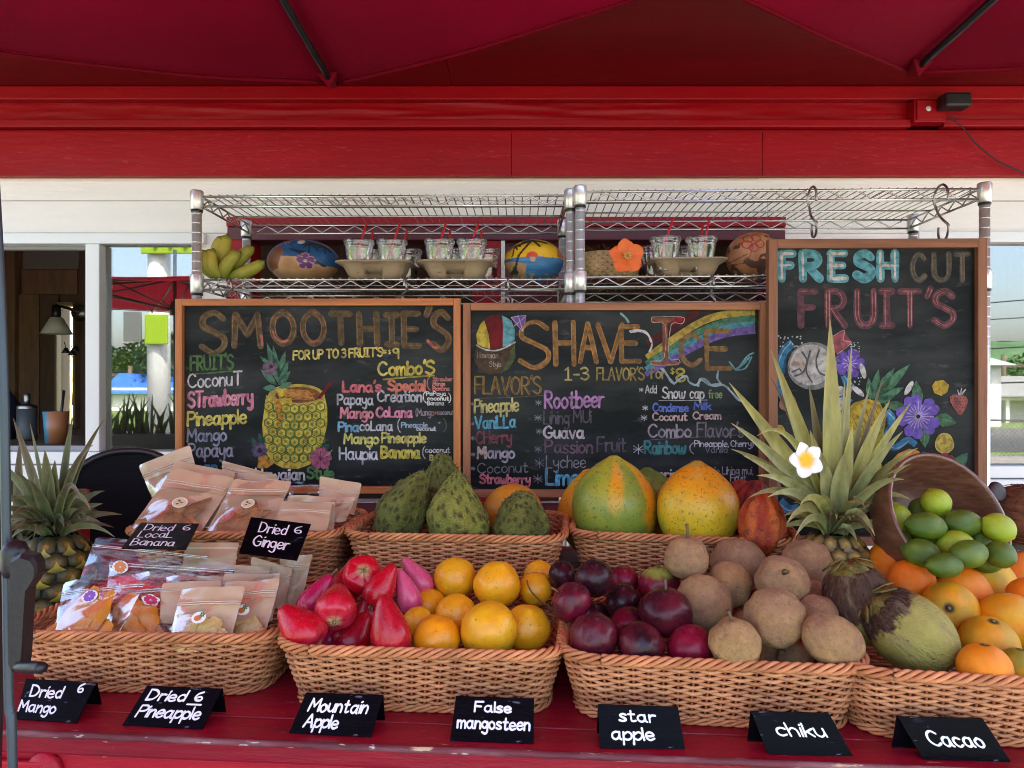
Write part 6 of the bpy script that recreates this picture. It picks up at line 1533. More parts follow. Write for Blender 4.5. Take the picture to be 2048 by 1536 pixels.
M_PAINTED = mat("painted_coconut", vcol=True, rough=.45, spec=.4, var=.12, vs=16, bump=.15, bs=24)
def inpoly(x, y, pts):
    r_ = False; j = len(pts) - 1
    for i in range(len(pts)):
        (xi_, yi_), (xj, yj) = pts[i], pts[j]
        if (yi_ > y) != (yj > y) and x < (xj - xi_) * (y - yi_) / (yj - yi_) + xi_: r_ = not r_
        j = i
    return r_
def seg_d(x, y, ax, ay, bx, by):
    t_ = clamp(((x - ax) * (bx - ax) + (y - ay) * (by - ay)) / ((bx - ax) ** 2 + (by - ay) ** 2 + 1e-9)); return math.hypot(x - ax - t_ * (bx - ax), y - ay - t_ * (by - ay))
def painted(label, px, py, rx, ry, d, paint, point=0.):
    def fn(q):
        p = Vector((q.x * rx, q.y * (rx + ry) / 2, q.z * ry)) * (d / FPX) * (1 + .015 * ns(q, 1.5, px))
        if point: p.x += point * rx * d / FPX * max(0, q.x) ** 4; p.z -= .25 * point * ry * d / FPX * max(0, q.x) ** 4
        return p
    def cf(q): return paint(px + q.x * rx, py - q.z * ry, q)
    c = P(px, py, d); c.z = SH + ry * d / FPX * .985
    o = put("painted_coconut", sphere(fn, 180, 120, cf), M_PAINTED, None, tuple(c)); return tag(o, label, "painted coconut", "painted coconuts on the wire shelf")
TAN = (.46, .27, .13)
def paint1(x, y, q):
    n1 = ns((x * .06, y * .06, 0)); 
    c = (.012, .075, .20)
    if n1 > .25: c = (.02, .10, .26)
    if inpoly(x, y, [(575, 512), (612, 515), (640, 528), (690, 530), (690, 580), (530, 580), (530, 535)]) or y > 538 + 3 * n1: c = mixc(TAN, (.36, .19, .08), clamp(.5 + n1))
    if inpoly(x, y, [(533, 535), (545, 508), (572, 490), (586, 505), (577, 515), (570, 535), (540, 540)]): c = (.16, .055, .022)
    if inpoly(x, y, [(590, 497), (625, 503), (645, 520), (660, 530), (655, 532), (630, 516), (598, 502)]): c = (.015, .02, .03)
    if math.hypot(x - 613, (y - 483) * 1.4) < 7: c = (.66, .58, .45)
    if seg_d(x, y, 632, 505, 631, 488) < 1.6 or any(seg_d(x, y, 631, 486, 631 + a, 486 + b_) < 1.5 for a, b_ in ((-14, 4), (-8, -6), (10, -6), (22, 4), (16, 14), (-10, 10))): c = (.012, .025, .02)
    if any(seg_d(x, y, 655, 490, 655 + a, 490 + b_) < 1.5 for a, b_ in ((-10, 4), (10, 10), (3, 14))): c = (.012, .025, .02)
    for k in range(5):
        a = -1.57 + k * 1.2566; ex, ey = 626 + 10 * math.cos(a), 523 + 9 * math.sin(a); dd = math.hypot(x - ex, y - ey)
        if dd < 6.4: c = (.10, .035, .16)
        elif dd < 7.6 and math.hypot(x - 626, y - 523) > 8: c = (.55, .30, .25)
    if math.hypot(x - 626, y - 522) < 2.5: c = (.5, .4, .2)
    if 537 < y < 547 and 540 < x < 553: c = (.02, .028, .016)
    if any(math.hypot(x - a, y - b_) < 2.4 for a, b_ in ((552, 492), (559, 487), (584, 486), (590, 484))): c = (.5, .15, .12)
    return c
painted("painted coconut with a night blue sky, hut and purple flower", 606, 516, 70, 44, 2.05, paint1, .06)
def paint2(x, y, q):
    n1 = ns((x * .07, y * .07, 3)); c = (.72, .43, .015) if y > 490 + 5 * n1 else (.55, .36, .02)
    if math.hypot(x - 1063, y - 515) < 12: c = (.62, .06, .025)
    if y > 514 + 1.5 * n1: c = mixc((.03, .13, .33), (.06, .22, .42), clamp(.5 + 1.3 * ns((x * .03, y * .3, 0))))
    if math.hypot(x - 1064, (y - 516) * .8) < 6 and y > 514: c = (.5, .32, .12)
    if inpoly(x, y, [(1000, 518), (1030, 522), (1052, 528), (1050, 545), (1062, 565), (1000, 565)]) or (y > 544 and n1 > .05): c = mixc(TAN, (.38, .22, .11), clamp(.5 + n1))
    if seg_d(x, y, 1031, 533, 1037, 510) < 2.2 or seg_d(x, y, 1037, 510, 1062, 480) < 2.0 or seg_d(x, y, 1024, 512, 1030, 488) < 1.3: c = (.014, .012, .010)
    if any(seg_d(x, y, 1064, 478, 1064 + a, 478 + b_) < 2.2 for a, b_ in ((-20, 3), (-32, 12), (14, 14), (28, 6), (12, 3), (-8, 9), (-14, -3))) or any(seg_d(x, y, 1030, 487, 1030 + a, 487 + b_) < 2 for a, b_ in ((-12, 10), (-14, 4), (10, 4), (4, 10))): c = (.012, .02, .010)
    if any(math.hypot(x - a, y - b_) < 4 for a, b_ in ((1026, 540), (1030, 534), (1033, 541))): c = (.015, .04, .012)
    if x > 1112 and y < 512: c = (.45, .13, .06)
    return c
painted("painted coconut with a yellow sunset sky, blue sea and palm tree", 1068, 515, 59, 43, 2.03, paint2)
def paint3(x, y, q):
    n1 = ns(q, 2.2, 5) + .5 * ns(q, 5, 2); c = mixc((.56, .27, .12), (.42, .17, .07), clamp(.5 + ns(q, 3, 1)))
    if n1 > .12 and (y > 512 + (x - 1500) * -.25 or n1 > .45): c = (.10, .05, .03)
    for k in range(5):
        a = k * 1.2566 + .3; ex, ey = 1492 + 12 * math.cos(a), 487 + 11 * math.sin(a)
        if abs(math.hypot(x - ex, y - ey) - 8) < 1.1: c = (.42, .035, .02)
    if seg_d(x, y, 1492, 487, 1484, 515) < 1: c = (.42, .035, .02)
    if seg_d(x, y, 1455, 522, 1480, 510) < 1 or seg_d(x, y, 1456, 528, 1490, 525) < .8: c = (.10, .05, .03)
    return c
c3 = painted("brown coconut with red flower outlines on the shelf's right end", 1507, 508, 54, 49, 2.0, paint3)
mb = MB()
def c3map(x, y, h):
    qx = (x - 1507) / 54; qz = (508 - y) / 49; qy = -math.sqrt(max(.02, 1 - qx * qx - qz * qz)); k = 2.0 / FPX; return Vector((qx * 54, qy * 51.5, qz * 49)) * k * (1.012 + h)
for ch, x0, x1 in (("A", 1528, 1536), ("L", 1538, 1543), ("O", 1545, 1552)): write(mb, ch, (x0, x1, 478 + (x0 - 1528) * .35, 13), 1.8, c3map, jit=0)
put("lettering", mb, M_BLACKMETAL, c3)

# palm leaf basket with an orange hibiscus
pb = P(1217, 540, 2.0); pb.z = SH
t = thing("palm_basket", "low round basket plaited from palm strips behind the rack posts", "basket", tuple(pb))
M_PALM = mat("palm_strip", (.44, .29, .14), .6, .3, var=.3, vs=30, rnd=.03)
hx, hy, hh = 55 * 2.0 / FPX, .058, .075
for (dr, nm) in ((1, "plaited_strips"), (-1, "plaited_strips")):
    mb = MB()
    for k in range(22):
        a0 = 2 * math.pi * k / 22; vs = []; fs = []; S = 16
        for j in range(S + 1):
            v = j / S; a = a0 + dr * v * 1.25; bulge = .80 + .32 * math.sin(math.pi * (.12 + .72 * v)); o = 1 + .025 * dr * math.cos(math.pi * (v * 1.25 * 22 / math.pi))
            for s in (-1, 1):
                aa = a + s * .115; vs.append(Vector((hx * bulge * o * math.cos(aa), hy * bulge * o * math.sin(aa), hh * v + .001)))
        fs = [(2 * j, 2 * j + 1, 2 * j + 3, 2 * j + 2) for j in range(S)]; mb.add(vs, fs, False)
    put(nm, mb, M_PALM, t)
put("basket_lining", MB().lathe([(0, .002), (.70, .002), (.95, .035), (.80, .07)], 28, Matrix.Diagonal((hx, hy, 1, 1))), M_WICKERDK, t)
mb = MB(); rnd = random.Random(2)
for k in range(160):
    a = rnd.uniform(0, 6.283); r0 = rnd.uniform(0, .75); p = Vector((r0 * hx * math.cos(a), r0 * hy * math.sin(a), .055)); q = Vector((rnd.gauss(0, .012), rnd.gauss(0, .012), rnd.uniform(.015, .035)))
    mb.tube([p, p + q * .6 + Vector((0, 0, .008)), p + q * 1.2 + Vector((rnd.gauss(0, .006), 0, -.004))], [.002, .0018, .0012], 4)
o = put("coconut_fibre", mb, mat("coir", (.10, .045, .02), .95, .1, var=.3), None, tuple(pb)); tag(o, "brown coconut fibre filling the plaited palm basket", "coconut fibre", None, "stuff")
hib = flower("hibiscus", "bright orange hibiscus flower on the plaited palm basket", P(1253, 513, 1.885), 36 * 1.885 / FPX, (.05, -1, .08), lambda v, s: mixc((.50, .07, .01), (.72, .13, .012), sstep(0, .3, v)), mat("orange_petal", vcol=True, rough=.5, var=.1, vs=60), .98, .2, spin=.4, recurve=.5)
mb = MB(); hc = P(1253, 513, 1.885)
for k in range(9):
    a = k * .7; mb.tube([hc, hc + Vector((.004 * math.cos(a), -.012, .004 * math.sin(a))), hc + Vector((.010 * math.cos(a), -.018, .010 * math.sin(a)))], [.0015, .0014, .0026], 5)
put("stamen", mb, mat("stamen_yellow", (.62, .36, .10), .6), hib, world=True)

# carrier trays with clear cups and red straws
def tray_mesh():
    mb = MB(); M = 120; prof = [(.066, .058, 0.), (.069, .061, .002), (.078, .070, .020), (.086, .078, .038), (.099, .090, .041), (.103, .094, .043), (.102, .093, .046), (.090, .082, .046), (.080, .072, .030), (.07, .06, .012)]
    for (a, b_, z) in prof:
        for p, n_ in rrect(a, b_, .028, M):
            f = sstep(.026, .018, abs(p.x)) * sstep(.030, .024, z)
            g = math.cos(p.x / a * math.pi) * .004 * sstep(.045, .01, z)
            q = p - n_ * (.030 * f * (1 if abs(n_.y) > .7 else 0)) - n_ * g * (1 if abs(n_.y) > .7 else 0); mb.v.append((q.x, q.y, z))
    for i in range(len(prof) - 1):
        for k in range(M): l = (k + 1) % M; mb.f.append((i * M + k, i * M + l, (i + 1) * M + l, (i + 1) * M + k))
    mb.f.append(tuple((len(prof) - 1) * M + k for k in range(M))); mb.sm = [True] * len(mb.f); return mb
TRM = tray_mesh().mesh("carrier_tray"); TRM.materials.append(M_PULP)
cm = MB(); pf = [(.0, .001), (.026, .001), (.0275, .004)]
for k in range(9): pf += [(.028 + .0011 * k, .008 + .0072 * k), (.0288 + .0011 * k, .011 + .0072 * k)]
pf += [(.0385, .078), (.0375, .081), (.0400, .084), (.0400, .087)]
cm.lathe(pf, 36); CUPM = cm.mesh("cup_body"); CUPM.materials.append(M_CUP)
lm_ = MB(); lm_.lathe([(.0402, .083), (.0422, .084), (.0422, .091), (.040, .0935), (.037, .0925), (.036, .0895), (.004, .0895)], 36); LIDM = lm_.mesh("lid"); LIDM.materials.append(M_CUP)
nth = ("left", "middle", "right")
trays = [(757, 1.99, [(718, 0), (784, 0), (748, 1), (815, 1)], [(722, 733), (740, 746), (787, 800), (805, 814)]), (915, 1.985, [(879, 0), (944, 0), (907, 1), (972, 1)], [(880, 892), (894, 901), (944, 957), (955, 965)]), (1367, 1.95, [(1331, 0), (1403, 0), (1304, 1), (1378, 1)], [(1333, 1347), (1326, 1342), (1411, 1419), (1396, 1407)])]
for ti, (cx, d, cups, straws) in enumerate(trays):
    c = P(cx, 550, d + .02); where = ("left", "middle", "right")[ti]
    o = bpy.data.objects.new("carrier_tray", TRM); COL.objects.link(o); o.location = (c.x, c.y, SH); o.rotation_euler = (0, 0, R(-2))
    tag(o, "brown moulded pulp carrier tray, %s one of the three on the shelf" % where, "tray", "pulp carrier trays")
    for ci, (px, back) in enumerate(cups):
        dd = d + (.055 if back else -.02); q = P(px, 500, dd); z0 = SH + .0125 + (-.012 if back else 0)
        pos = ("front left", "front right", "back left", "back right")[ci]
        e = thing("cup", "clear plastic cup with lid, %s one in the %s pulp tray" % (pos, where), "cup", (q.x, q.y, z0), 0, "clear cups in the carrier trays")
        put("cup_body", CUPM, None, e); put("lid", LIDM, None, e)
        k = {0: 0, 1: 2, 2: 1, 3: 3}[ci]; a, b_ = straws[k]; b0 = Vector((q.x - .008, q.y, z0 + .004)); 
        y1 = (446 if not back else 460) - (12 if ti == 2 else 0)
        s0 = Vector((q.x + (a - px) / FPX * dd, q.y, z0 + .0895)); tp = P(b_, y1, dd); L_ = tp - s0; b0 = s0 - L_.normalized() * .082; b0.y = q.y
        so = put("straw", MB().tube([b0, s0, tp], .0030, 10), M_STRAW, None, tuple(b0), world=True) if False else None
        mb = MB().tube([Vector((0, 0, 0)), s0 - b0, tp - b0], .0031, 10)
        so = put("straw", mb, M_STRAW, None, tuple(b0)); tag(so, "red straw in the %s cup of the %s pulp tray" % (pos, where), "straw", "red straws in the cups")

# brown coconut figure at the far right
q = P(2040, 1030, 1.42)
t = thing("coconut_figure", "brown fibrous coconut figure with a dark round ear at the right edge", "coconut figure", tuple(q))
mb = sphere(lambda v: Vector((v.x * .062, v.y * .062, v.z * .058)) * (1 + .02 * ns(v, 3)), 40, 28); rnd = random.Random(6)
for k in range(260):
    v = Vector((rnd.gauss(0, 1), rnd.gauss(0, 1), rnd.gauss(0, 1))).normalized(); a = Vector((v.x * .063, v.y * .063, v.z * .059)); s = v.cross(Vector((rnd.gauss(0, .4), 0, 1))).normalized() * .016
    mb.tube([a - s, a * 1.02, a + s], [.0006, .0009, .0005], 4)
put("head", mb, mat("coconut_shell_fibre", (.17, .065, .030), .8, .2, var=.4, vs=20, bump=.4, bs=60), t)
put("ear", MB().lathe([(0, .002), (.014, .004), (.019, .0), (.021, .003), (.015, .008), (0, .006)], 20, Matrix.Translation(P(1992, 985, 1.40) - q) @ axis_rot((.2, -1, .3))), mat("dark_shell", (.035, .018, .014), .5), t)
bx = put("stand", MB().lathe([(0, TZ2 - q.z + .001), (.04, TZ2 - q.z + .001), (.03, -.05), (0, -.045)], 20), M_BARK, t)

# red striped packet behind the pineapples
q = P(108, 1075, 1.56)
t = thing("snack_packet", "red and white striped paper packet behind the pineapples", "packet", (q.x, q.y, TZ2))
mb = MB(); mb.box((0, 0, .075), (.13, .05, .15), None, .006); put("packet_body", mb, mat("red_packet", (.42, .02, .035), .5, .4, var=.1), t)
mb = MB()
for k in range(5): mb.box((-.05 + k * .025, -.0262, .11), (.006, .001, .07))
put("stripes", mb, M_PAPER, t)

# ------------------------------------------------------------------ price tags : folded black cards
def price_tag(label, quad, dt, db, lines, thick=.0018, back=True, base=None):
    """quad TL TR BR BL in photo pixels; dt / db distances of the upper and lower edge"""
    TL, TR_, BR, BL = [P(q[0], q[1], d) for q, d in zip(quad, dt + db)]
    nrm = (TR_ - TL).cross(BL - TL).normalized()
    if nrm.y > 0: nrm = -nrm
    t = thing("price_tag", label, "price tag", tuple((BL + BR) / 2), 0, "black price tags")
    mb = MB(); vs = [TL, TR_, BR, BL]; bk = [v - nrm * thick for v in vs]
    mb.add(vs + bk, [(0, 1, 2, 3), (7, 6, 5, 4), (0, 4, 5, 1), (1, 5, 6, 2), (2, 6, 7, 3), (3, 7, 4, 0)], False)
    put("front_panel", mb, M_CARD, t, world=True)
    if back:
        h = (TL.z + TR_.z) / 2 - (BL.z + BR.z) / 2; off = Vector((0, .012, -h * .96)); A, B = TL - nrm * (thick + .0003), TR_ - nrm * (thick + .0003)
        mb = MB(); vs = [A, B, B + off, A + off]; bk = [v + Vector((0, thick, 0)) for v in vs]
        mb.add(vs + bk, [(0, 1, 2, 3), (7, 6, 5, 4), (0, 4, 5, 1), (1, 5, 6, 2), (2, 6, 7, 3), (3, 7, 4, 0)], False)
        put("back_leg", mb, M_CARD, t, world=True)
    def mp(x, y, h): return (TL.lerp(TR_, x)).lerp(BL.lerp(BR, x), y) + nrm * (h * .5 + .0003)
    W = (TR_ - TL).length; H_ = (BL - TL).length; asp = H_ / W
    def mp2(x, y, h): return mp(x, y / asp, h)
    mb = MB()
    for (tx, x0, x1, yb, ch, w_) in lines:
        if tx == "_": ribbon(mb, [(x0, yb * asp), ((x0 + x1) / 2, yb * asp), (x1, yb * asp)], w_, mp2)
        else: write(mb, tx, (x0, x1, yb * asp, ch * asp), w_, mp2, jit=.22)
    put("lettering", mb, M_INK, t, world=True)
    return t
M_INK = mat("white_ink", (.80, .79, .82), .5, .3, var=.06, vs=90, patch=[(160, .66, .72, (.2, .2, .24), .6)])
w_ = .026
def zt(py, z): return (EYE - z) * FPX / (py - 768)
def tag_on(label, quad, lines, hgt=.040, zb=TZ + .001, **kw):
    db = (zt(quad[2][1], zb), zt(quad[3][1], zb)); dt = (zt(quad[0][1], zb + hgt), zt(quad[1][1], zb + hgt)); return price_tag(label, quad, dt, db, lines, **kw)
tag_on("black price tag reading Dried Mango 6", [(52, 1357), (192, 1365), (152, 1446), (30, 1437)], [("Dried", .13, .60, .44, .28, w_), ("6", .80, .88, .26, .22, w_), ("Mango", .02, .60, .82, .26, w_)], .038)
tag_on("black price tag reading Dried Pineapple 6", [(294, 1371), (444, 1377), (404, 1458), (245, 1450)], [("Dried", .10, .60, .36, .26, w_), ("6", .72, .82, .32, .22, w_), ("_", .66, .84, .43, 0, w_ * .8), ("Pineapple", .10, .90, .78, .28, w_)])
tag_on("black price tag reading Mountain Apple", [(612, 1385), (766, 1390), (742, 1474), (578, 1466)], [("Mountain", .12, .86, .46, .30, w_), ("Apple", .14, .56, .84, .30, w_)], .042)
tag_on("black price tag reading False mangosteen", [(912, 1392), (1068, 1397), (1067, 1487), (900, 1481)], [("False", .26, .72, .34, .22, w_), ("mangosteen", .07, .95, .72, .26, w_)], .044)
tag_on("black price tag reading star apple", [(1196, 1409), (1356, 1414), (1370, 1498), (1200, 1496)], [("star", .26, .70, .38, .26, w_), ("apple", .15, .66, .80, .28, w_)], .046)
tag_on("black price tag reading chiku", [(1502, 1423), (1658, 1427), (1706, 1512), (1536, 1508)], [("chiku", .22, .82, .56, .30, w_)], .047)
tag_on("black price tag reading Cacao", [(1796, 1434), (1966, 1438), (2022, 1524), (1846, 1518)], [("Cacao", .20, .82, .66, .34, w_ * 1.1)], .048)
price_tag("black price tag reading Dried Local Banana 6", [(282, 1045), (398, 1047), (372, 1098), (243, 1096)], (1.305, 1.305), (1.20, 1.20), [("Dried", .14, .62, .32, .24, w_), ("6", .78, .90, .28, .22, w_), ("LocaL", .12, .68, .60, .24, w_ * .9), ("Banana", .10, .78, .90, .24, w_)], back=False)
price_tag("black price tag reading Dried Ginger 6", [(502, 1034), (622, 1048), (594, 1120), (478, 1105)], (1.305, 1.30), (1.205, 1.20), [("Dried", .20, .66, .40, .28, w_), ("6", .78, .90, .30, .20, w_), ("Ginger", .18, .78, .78, .28, w_ * 1.15)], back=False)

# ------------------------------------------------------------------ bags of dried fruit
M_DMANGO = mat("dried_mango", (.66, .25, .012), .42, .45, var=.2, vs=30, bump=.5, bs=35, bdist=.006, rnd=.18, sss=.08)
M_DBAN = mat("dried_banana", (.30, .145, .055), .45, .45, var=.45, vs=40, bump=.6, bs=60, bdist=.006, rnd=.2)
M_DPINE = mat("dried_pineapple", (.58, .40, .13), .5, .4, var=.2, vs=50, bump=.6, bs=90, bdist=.005, rnd=.15)
M_KFRONT = mat("kraft_face", (.55, .365, .22), .5, .35, var=.06, vs=22, rnd=.08, bump=.25, bs=11, bdist=.004, coat=.2)
M_ZIP = mat("zip_strip", (.66, .50, .38), .25, .6, coat=.6, rnd=.05)
M_ZIPC = clear_mat("clear_zip", rough=.12, base=.30, edge=.85)
M_FILMP = clear_mat("glossy_bag_film", rough=.16, base=.006, edge=.30, bump=.2, bs=16)
def chunk(mb, c, ex, ey, ez, seed, curl=.3):
    """one dried slice: a thin wavy slab along ex, ey (vectors), thickness along ez"""
    def fn(u, v, top=1):
        a = 2 * math.pi * u; r_ = v * (1 + .16 * math.sin(2 * a + seed) + .12 * math.sin(5 * a + seed * 2))
        x, y = r_ * math.cos(a), r_ * math.sin(a)
        return c + ex * x + ey * y + ez * (curl * (x * x - .4) * 2 + .25 * math.sin(3 * x + seed) + .2 * math.sin(4 * y + seed) + top * .5 * (1 - v ** 4))
    mb.grid(lambda u, v: fn(u, v, 1), 20, 7); mb.grid(lambda u, v: fn(1 - u, v, -1), 20, 5)
def pouch(label, quad, dt, db, kind, sticker=None, fill=None, bulge=.012, group="kraft bags of dried fruit", seed=0, dt2=None, db2=None, zipv=(.19, .225)):
    ds = (dt, dt2 or dt, db2 or db, db)
    TL, TR_, BR, BL = [P(q[0], q[1], d) for q, d in zip(quad, ds)]
    BL, BR = TL + (BL - TL) * 1.06, TR_ + (BR - TR_) * 1.06
    nrm = (TR_ - TL).cross(BL - TL).normalized()
    if nrm.y > 0: nrm = -nrm
    base = (BL + BR) / 2; t = thing("dried_fruit_bag", label, "bag", tuple(base), 0, group)
    def sh(u, v, s, extra=0.):
        uu = .5 + (u - .5) * (1 - .05 * max(0, 1 - v / .05) ** 2)
        p = (TL.lerp(TR_, uu)).lerp(BL.lerp(BR, uu), v)
        f = max(0, math.sin(math.pi * u)) ** .55 * (.10 + .9 * sstep(.16, .62, v)) * (1 - .35 * sstep(.8, 1, v))
        wr = .0032 * ns((u * 3.2, v * 4.4, seed), 1, seed) * sstep(.02, .2, v) + .0016 * ns((u * 9 + v * 6, v * 5, seed), 1, seed + 4) + .009 * (1 - sstep(0, .22, v)) * ns((u * 2.2, 0, seed), 1, seed + .5)
        return p + nrm * (s * bulge * f + wr + extra + .0004 * s)
    if kind == 'kraft':
        put("back_sheet", MB().grid(lambda u, v: sh(u, v, -.5), 14, 20), M_KRAFT, t, world=True)
        put("front_sheet", MB().grid(lambda u, v: sh(u, v, 1.), 14, 20), M_FILMP, t, world=True)
        put("header", MB().grid(lambda u, v: sh(u, v * .30, 1., -.0006), 14, 8), M_KFRONT, t, world=True)
        put("zip_seal", MB().tube([sh(i / 14, zipv[0], 1, .0006) for i in range(15)], .0010, 6).tube([sh(i / 14, zipv[1], 1, .0006) for i in range(15)], .0010, 6), M_ZIP, t, world=True)
    elif kind == 'plain':
        put("back_sheet", MB().grid(lambda u, v: sh(u, v, -.5), 14, 18), M_KRAFT, t, world=True)
        put("front_sheet", MB().grid(lambda u, v: sh(u, v, 1.), 14, 18), M_KFRONT, t, world=True)
        put("zip_seal", MB().tube([sh(i / 14, zipv[0], 1, .0004) for i in range(15)], .0009, 6).tube([sh(i / 14, zipv[1], 1, .0004) for i in range(15)], .0009, 6), M_ZIP, t, world=True)
    else:
        put("back_sheet", MB().grid(lambda u, v: sh(u, v, -.6), 16, 20), M_FILM, t, world=True)
        put("front_sheet", MB().grid(lambda u, v: sh(u, v, 1.), 16, 20), M_FILMP, t, world=True)
        zz = MB(); 
        for v in zipv: zz.tube([sh(i / 14, v, 1, .0006) for i in range(15)], .0012, 6)
        put("zip_seal", zz, M_ZIPC, t, world=True)
    if fill:
        m, pcs = fill
        for k, (u, v, a, lx, ly) in enumerate(pcs):
            c = sh(u, v, 0.25); X = (TR_ - TL).normalized(); Y = (TL - BL).normalized(); ca, sa_ = math.cos(a), math.sin(a)
            mb = MB(); chunk(mb, c + nrm * (.0012 * k), (X * ca + Y * sa_) * lx, (Y * ca - X * sa_) * ly, nrm * .0035, seed + k * 1.7); put("dried_slice", mb, m, t, world=True)
    if sticker:
        kind_, u, v, r_ = sticker; X = (TR_ - TL).normalized(); Y = (TL - BL).normalized(); c = sh(u, v, 1., .0008)
        def disc(cx, cy, rx, ry, lift, n=24, shape=None):
            pts = shape or [(cx + rx * math.cos(2 * math.pi * k / n), cy + ry * math.sin(2 * math.pi * k / n)) for k in range(n)]
            return [c + X * a + Y * b_ + nrm * lift for a, b_ in pts]
        st = put("sticker", MB().poly(disc(0, 0, r_ * 1.25, r_, .0004) if kind_ != 'hib' else disc(0, 0, 0, 0, .0004, shape=[(r_ * 1.22 * (1 + .1 * math.cos(5 * a)) * math.cos(a), r_ * (1 + .1 * math.cos(5 * a)) * math.sin(a)) for a in [k * .2094 for k in range(30)]])), M_PAPER, t, world=True)
        mb = MB()
        cols = {'hib': (.55, .02, .09), 'viol': (.22, .08, .42), 'slice': (.62, .22, .05), 'round': (.62, .47, .26), 'pine': (.50, .16, .03)}
        if kind_ in ('hib', 'viol', 'slice'):
            for q in petals(0, 0, r_ * .95, 5, .85, .3): mb.poly([c + X * a + Y * b_ + nrm * .0008 for a, b_ in q])
        elif kind_ == 'round':
            mb.poly(disc(0, 0, r_ * 1.1, r_ * .85, .0008))
        else: mb.poly(disc(-r_ * .15, -r_ * .1, r_ * .62, r_ * .48, .0008))
        put("sticker_print", mb, mat("sticker_ink_" + kind_, cols[kind_], .5), st, world=False)
        st2 = st.children[0] if st.children else None
        if st2 is not None:
            off = wloc(t); 
            for v_ in st2.data.vertices: v_.co -= off
        if kind_ == 'round':
            mb = MB()
            for k in range(9): mb.poly([q - off for q in disc(r_ * .62 * math.cos(k * 2.1) * (.4 + .07 * k), r_ * .5 * math.sin(k * 2.1) * (.4 + .07 * k), r_ * (.3 if k % 2 else .14), r_ * .09, .0011 + .00005 * k, 8)])
            put('sticker_marks', mb, mat('sticker_brown', (.12, .06, .03), .5), st)
        if kind_ == 'pine':
            mb = MB()
            for q in petals(r_ * .55, r_ * .45, r_ * .5, 6, .5, .2): mb.poly([c + X * a + Y * b_ + nrm * .0011 - off for a, b_ in q])
            put("sticker_leaves", mb, mat("sticker_green", (.06, .16, .03), .5), st)
    return t
BAN = lambda s: (M_DBAN, [(.36 + .04 * math.sin(s), .70, .5, 0.0405, 0.0162), (.55, .74, 2.3, 0.0459, 0.0149), (.68, .66, .9, 0.0405, 0.0162), (.48, .83, .2, 0.0486, 0.0189), (.30, .86, 1.1, 0.0378, 0.0162), (.66, .86, -.4, 0.0432, 0.0162)])
GIN = lambda s: (M_DBAN, [(.40, .66, .9, 0.0338, 0.0130), (.58, .62, 2.0, 0.0338, 0.0130), (.52, .74, .4, 0.0390, 0.0143), (.38, .83, 2.4, 0.0364, 0.0130), (.62, .82, 1.2, 0.0364, 0.0130), (.50, .88, 0, 0.0442, 0.0156)])
PIN = lambda s: (M_DPINE, [(.40, .78, .4, .026, .016), (.60, .82, 1.2, .026, .016), (.50, .92, 0, .034, .016), (.30, .90, .9, .022, .014), (.70, .92, .3, .024, .014)])
MGO = lambda s: (M_DMANGO, [(.36, .66, .95 + s, .052, .029), (.60, .62, 1.15 + s, .036, .019), (.68, .88, .7, .026, .015), (.26, .86, .5, .040, .024)])
# upper basket
pouch("kraft bag tilted back to the left at the basket's far left end", [(277, 931), (380, 890), (408, 1000), (318, 1030)], 1.56, 1.54, 'kraft', ('round', .72, .62, .010), BAN(1), seed=1)
pouch("kraft bag behind the front dried banana bag, only its top edge showing", [(353, 921), (471, 945), (440, 1045), (290, 1035)], 1.53, 1.47, 'kraft', None, None, seed=2)
pouch("front dried banana bag with a round sticker, leaning left", [(348, 936), (471, 959), (400, 1066), (262, 1056)], 1.49, 1.405, 'kraft', ('round', .50, .56, .0115), BAN(2), .016, seed=3)
pouch("front dried ginger bag right of the banana bag, arched window", [(469, 959), (583, 961), (545, 1062), (412, 1064)], 1.475, 1.40, 'kraft', ('round', .50, .52, .010), GIN(4), .015, seed=4)
pouch("short upright kraft bag behind the Dried Ginger tag", [(562, 1003), (665, 1006), (654, 1062), (551, 1054)], 1.43, 1.39, 'plain', None, None, .008, seed=5, zipv=(.30, .36))
pouch("kraft bag with a white glossy top right behind the short upright bag", [(575, 991), (671, 993), (668, 1056), (570, 1056)], 1.455, 1.43, 'kraft', None, None, .008, seed=6)
pouch("dull tan bag at the far right end of the upper basket", [(640, 953), (724, 967), (709, 1026), (637, 1016)], 1.55, 1.53, 'plain', None, None, .010, seed=7, zipv=(.33, .38))
pouch("kraft bag in front of the dull tan one at the right end", [(664, 998), (712, 995), (692, 1040), (652, 1042)], 1.50, 1.47, 'kraft', None, None, .007, seed=8)
pouch("shiny bag at the back with its white top against the SMOOTHIE'S board", [(445, 921), (552, 950), (545, 990), (440, 980)], 1.585, 1.575, 'kraft', None, None, .008, seed=9)
pouch("shiny white topped bag at the back behind the right hand bags", [(581, 964), (640, 962), (640, 1004), (575, 1004)], 1.56, 1.55, 'clear', None, None, .008, seed=10)
pouch("kraft bag at the back between the ginger bag and the board", [(474, 946), (555, 949), (552, 1004), (470, 1004)], 1.545, 1.53, 'plain', None, None, .008, seed=11)
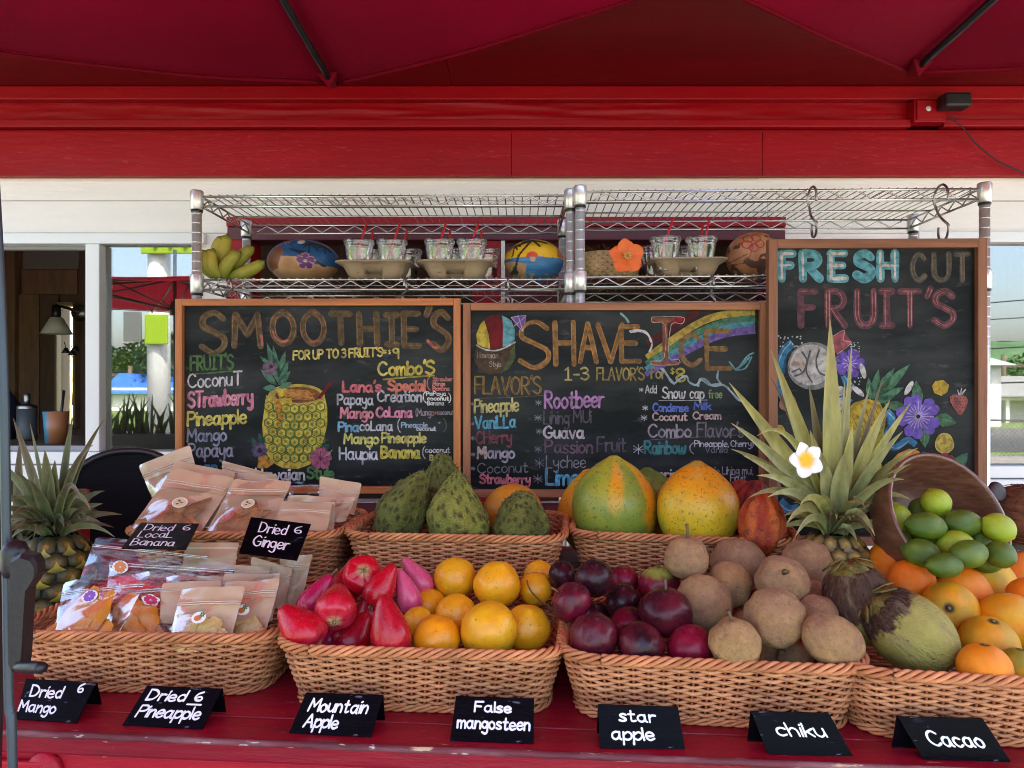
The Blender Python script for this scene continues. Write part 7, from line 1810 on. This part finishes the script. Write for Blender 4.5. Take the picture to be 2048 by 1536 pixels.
# lower basket
CG = "bags of dried fruit in the lower basket"
pouch("clear bag of dried mango with the violet flower sticker at the left", [(129, 1166), (303, 1142), (232, 1278), (104, 1272)], 1.19, 1.13, 'clear', ('viol', .40, .33, .0105), MGO(0), .014, CG, 12)
pouch("clear bag of dried mango with the crimson hibiscus sticker on its front", [(182, 1167), (392, 1148), (338, 1280), (228, 1278)], 1.215, 1.155, 'clear', ('hib', .62, .38, .0115), MGO(.15), .014, CG, 13)
pouch("front kraft bag of dried pineapple nearest the basket rim", [(363, 1179), (491, 1172), (461, 1282), (337, 1280)], 1.15, 1.105, 'kraft', ('pine', .47, .60, .009), PIN(0), .014, CG, 14, zipv=(.27, .31))
pouch("glossy kraft bag of dried pineapple at the right end of the rim", [(451, 1166), (561, 1157), (528, 1280), (455, 1280)], 1.185, 1.13, 'kraft', ('pine', .42, .52, .009), PIN(1), .016, CG, 15)
pouch("cream topped bag right behind the glossy pineapple bag", [(448, 1147), (561, 1146), (545, 1236), (440, 1236)], 1.225, 1.19, 'kraft', None, None, .010, CG, 16)
pouch("kraft bag behind the nearest pineapple bag with a square top", [(322, 1166), (443, 1160), (440, 1240), (320, 1242)], 1.20, 1.17, 'plain', None, None, .010, CG, 17)
pouch("bag with a shiny white strip in the middle of the stack", [(396, 1153), (501, 1152), (490, 1210), (390, 1210)], 1.25, 1.225, 'kraft', None, None, .008, CG, 18)
pouch("bag with a tan top in the middle row below the ginger tag", [(470, 1131), (541, 1132), (532, 1190), (465, 1190)], 1.27, 1.25, 'plain', None, None, .008, CG, 19)
pouch("slanted kraft bag under the right corner of the ginger tag", [(503, 1113), (585, 1137), (568, 1216), (498, 1196)], 1.285, 1.26, 'plain', None, None, .009, CG, 20)
pouch("curved tan bag at the lower basket's back right corner", [(561, 1114), (625, 1108), (602, 1208), (556, 1208)], 1.30, 1.275, 'kraft', None, None, .010, CG, 21)
pouch("purple looking clear bag at the back left under the banana tag", [(193, 1073), (420, 1096), (400, 1185), (160, 1158)], 1.275, 1.245, 'clear', None, None, .010, CG, 22)
pouch("wide clear bag with the orange slice sticker in the second row", [(222, 1106), (477, 1124), (450, 1180), (215, 1170)], 1.25, 1.225, 'clear', ('slice', .10, .42, .011), None, .010, CG, 23, zipv=(.30, .38))
pouch("kraft topped bag at the back between the two upper tags", [(371, 1085), (478, 1085), (470, 1136), (365, 1136)], 1.30, 1.285, 'plain', None, None, .008, CG, 24)
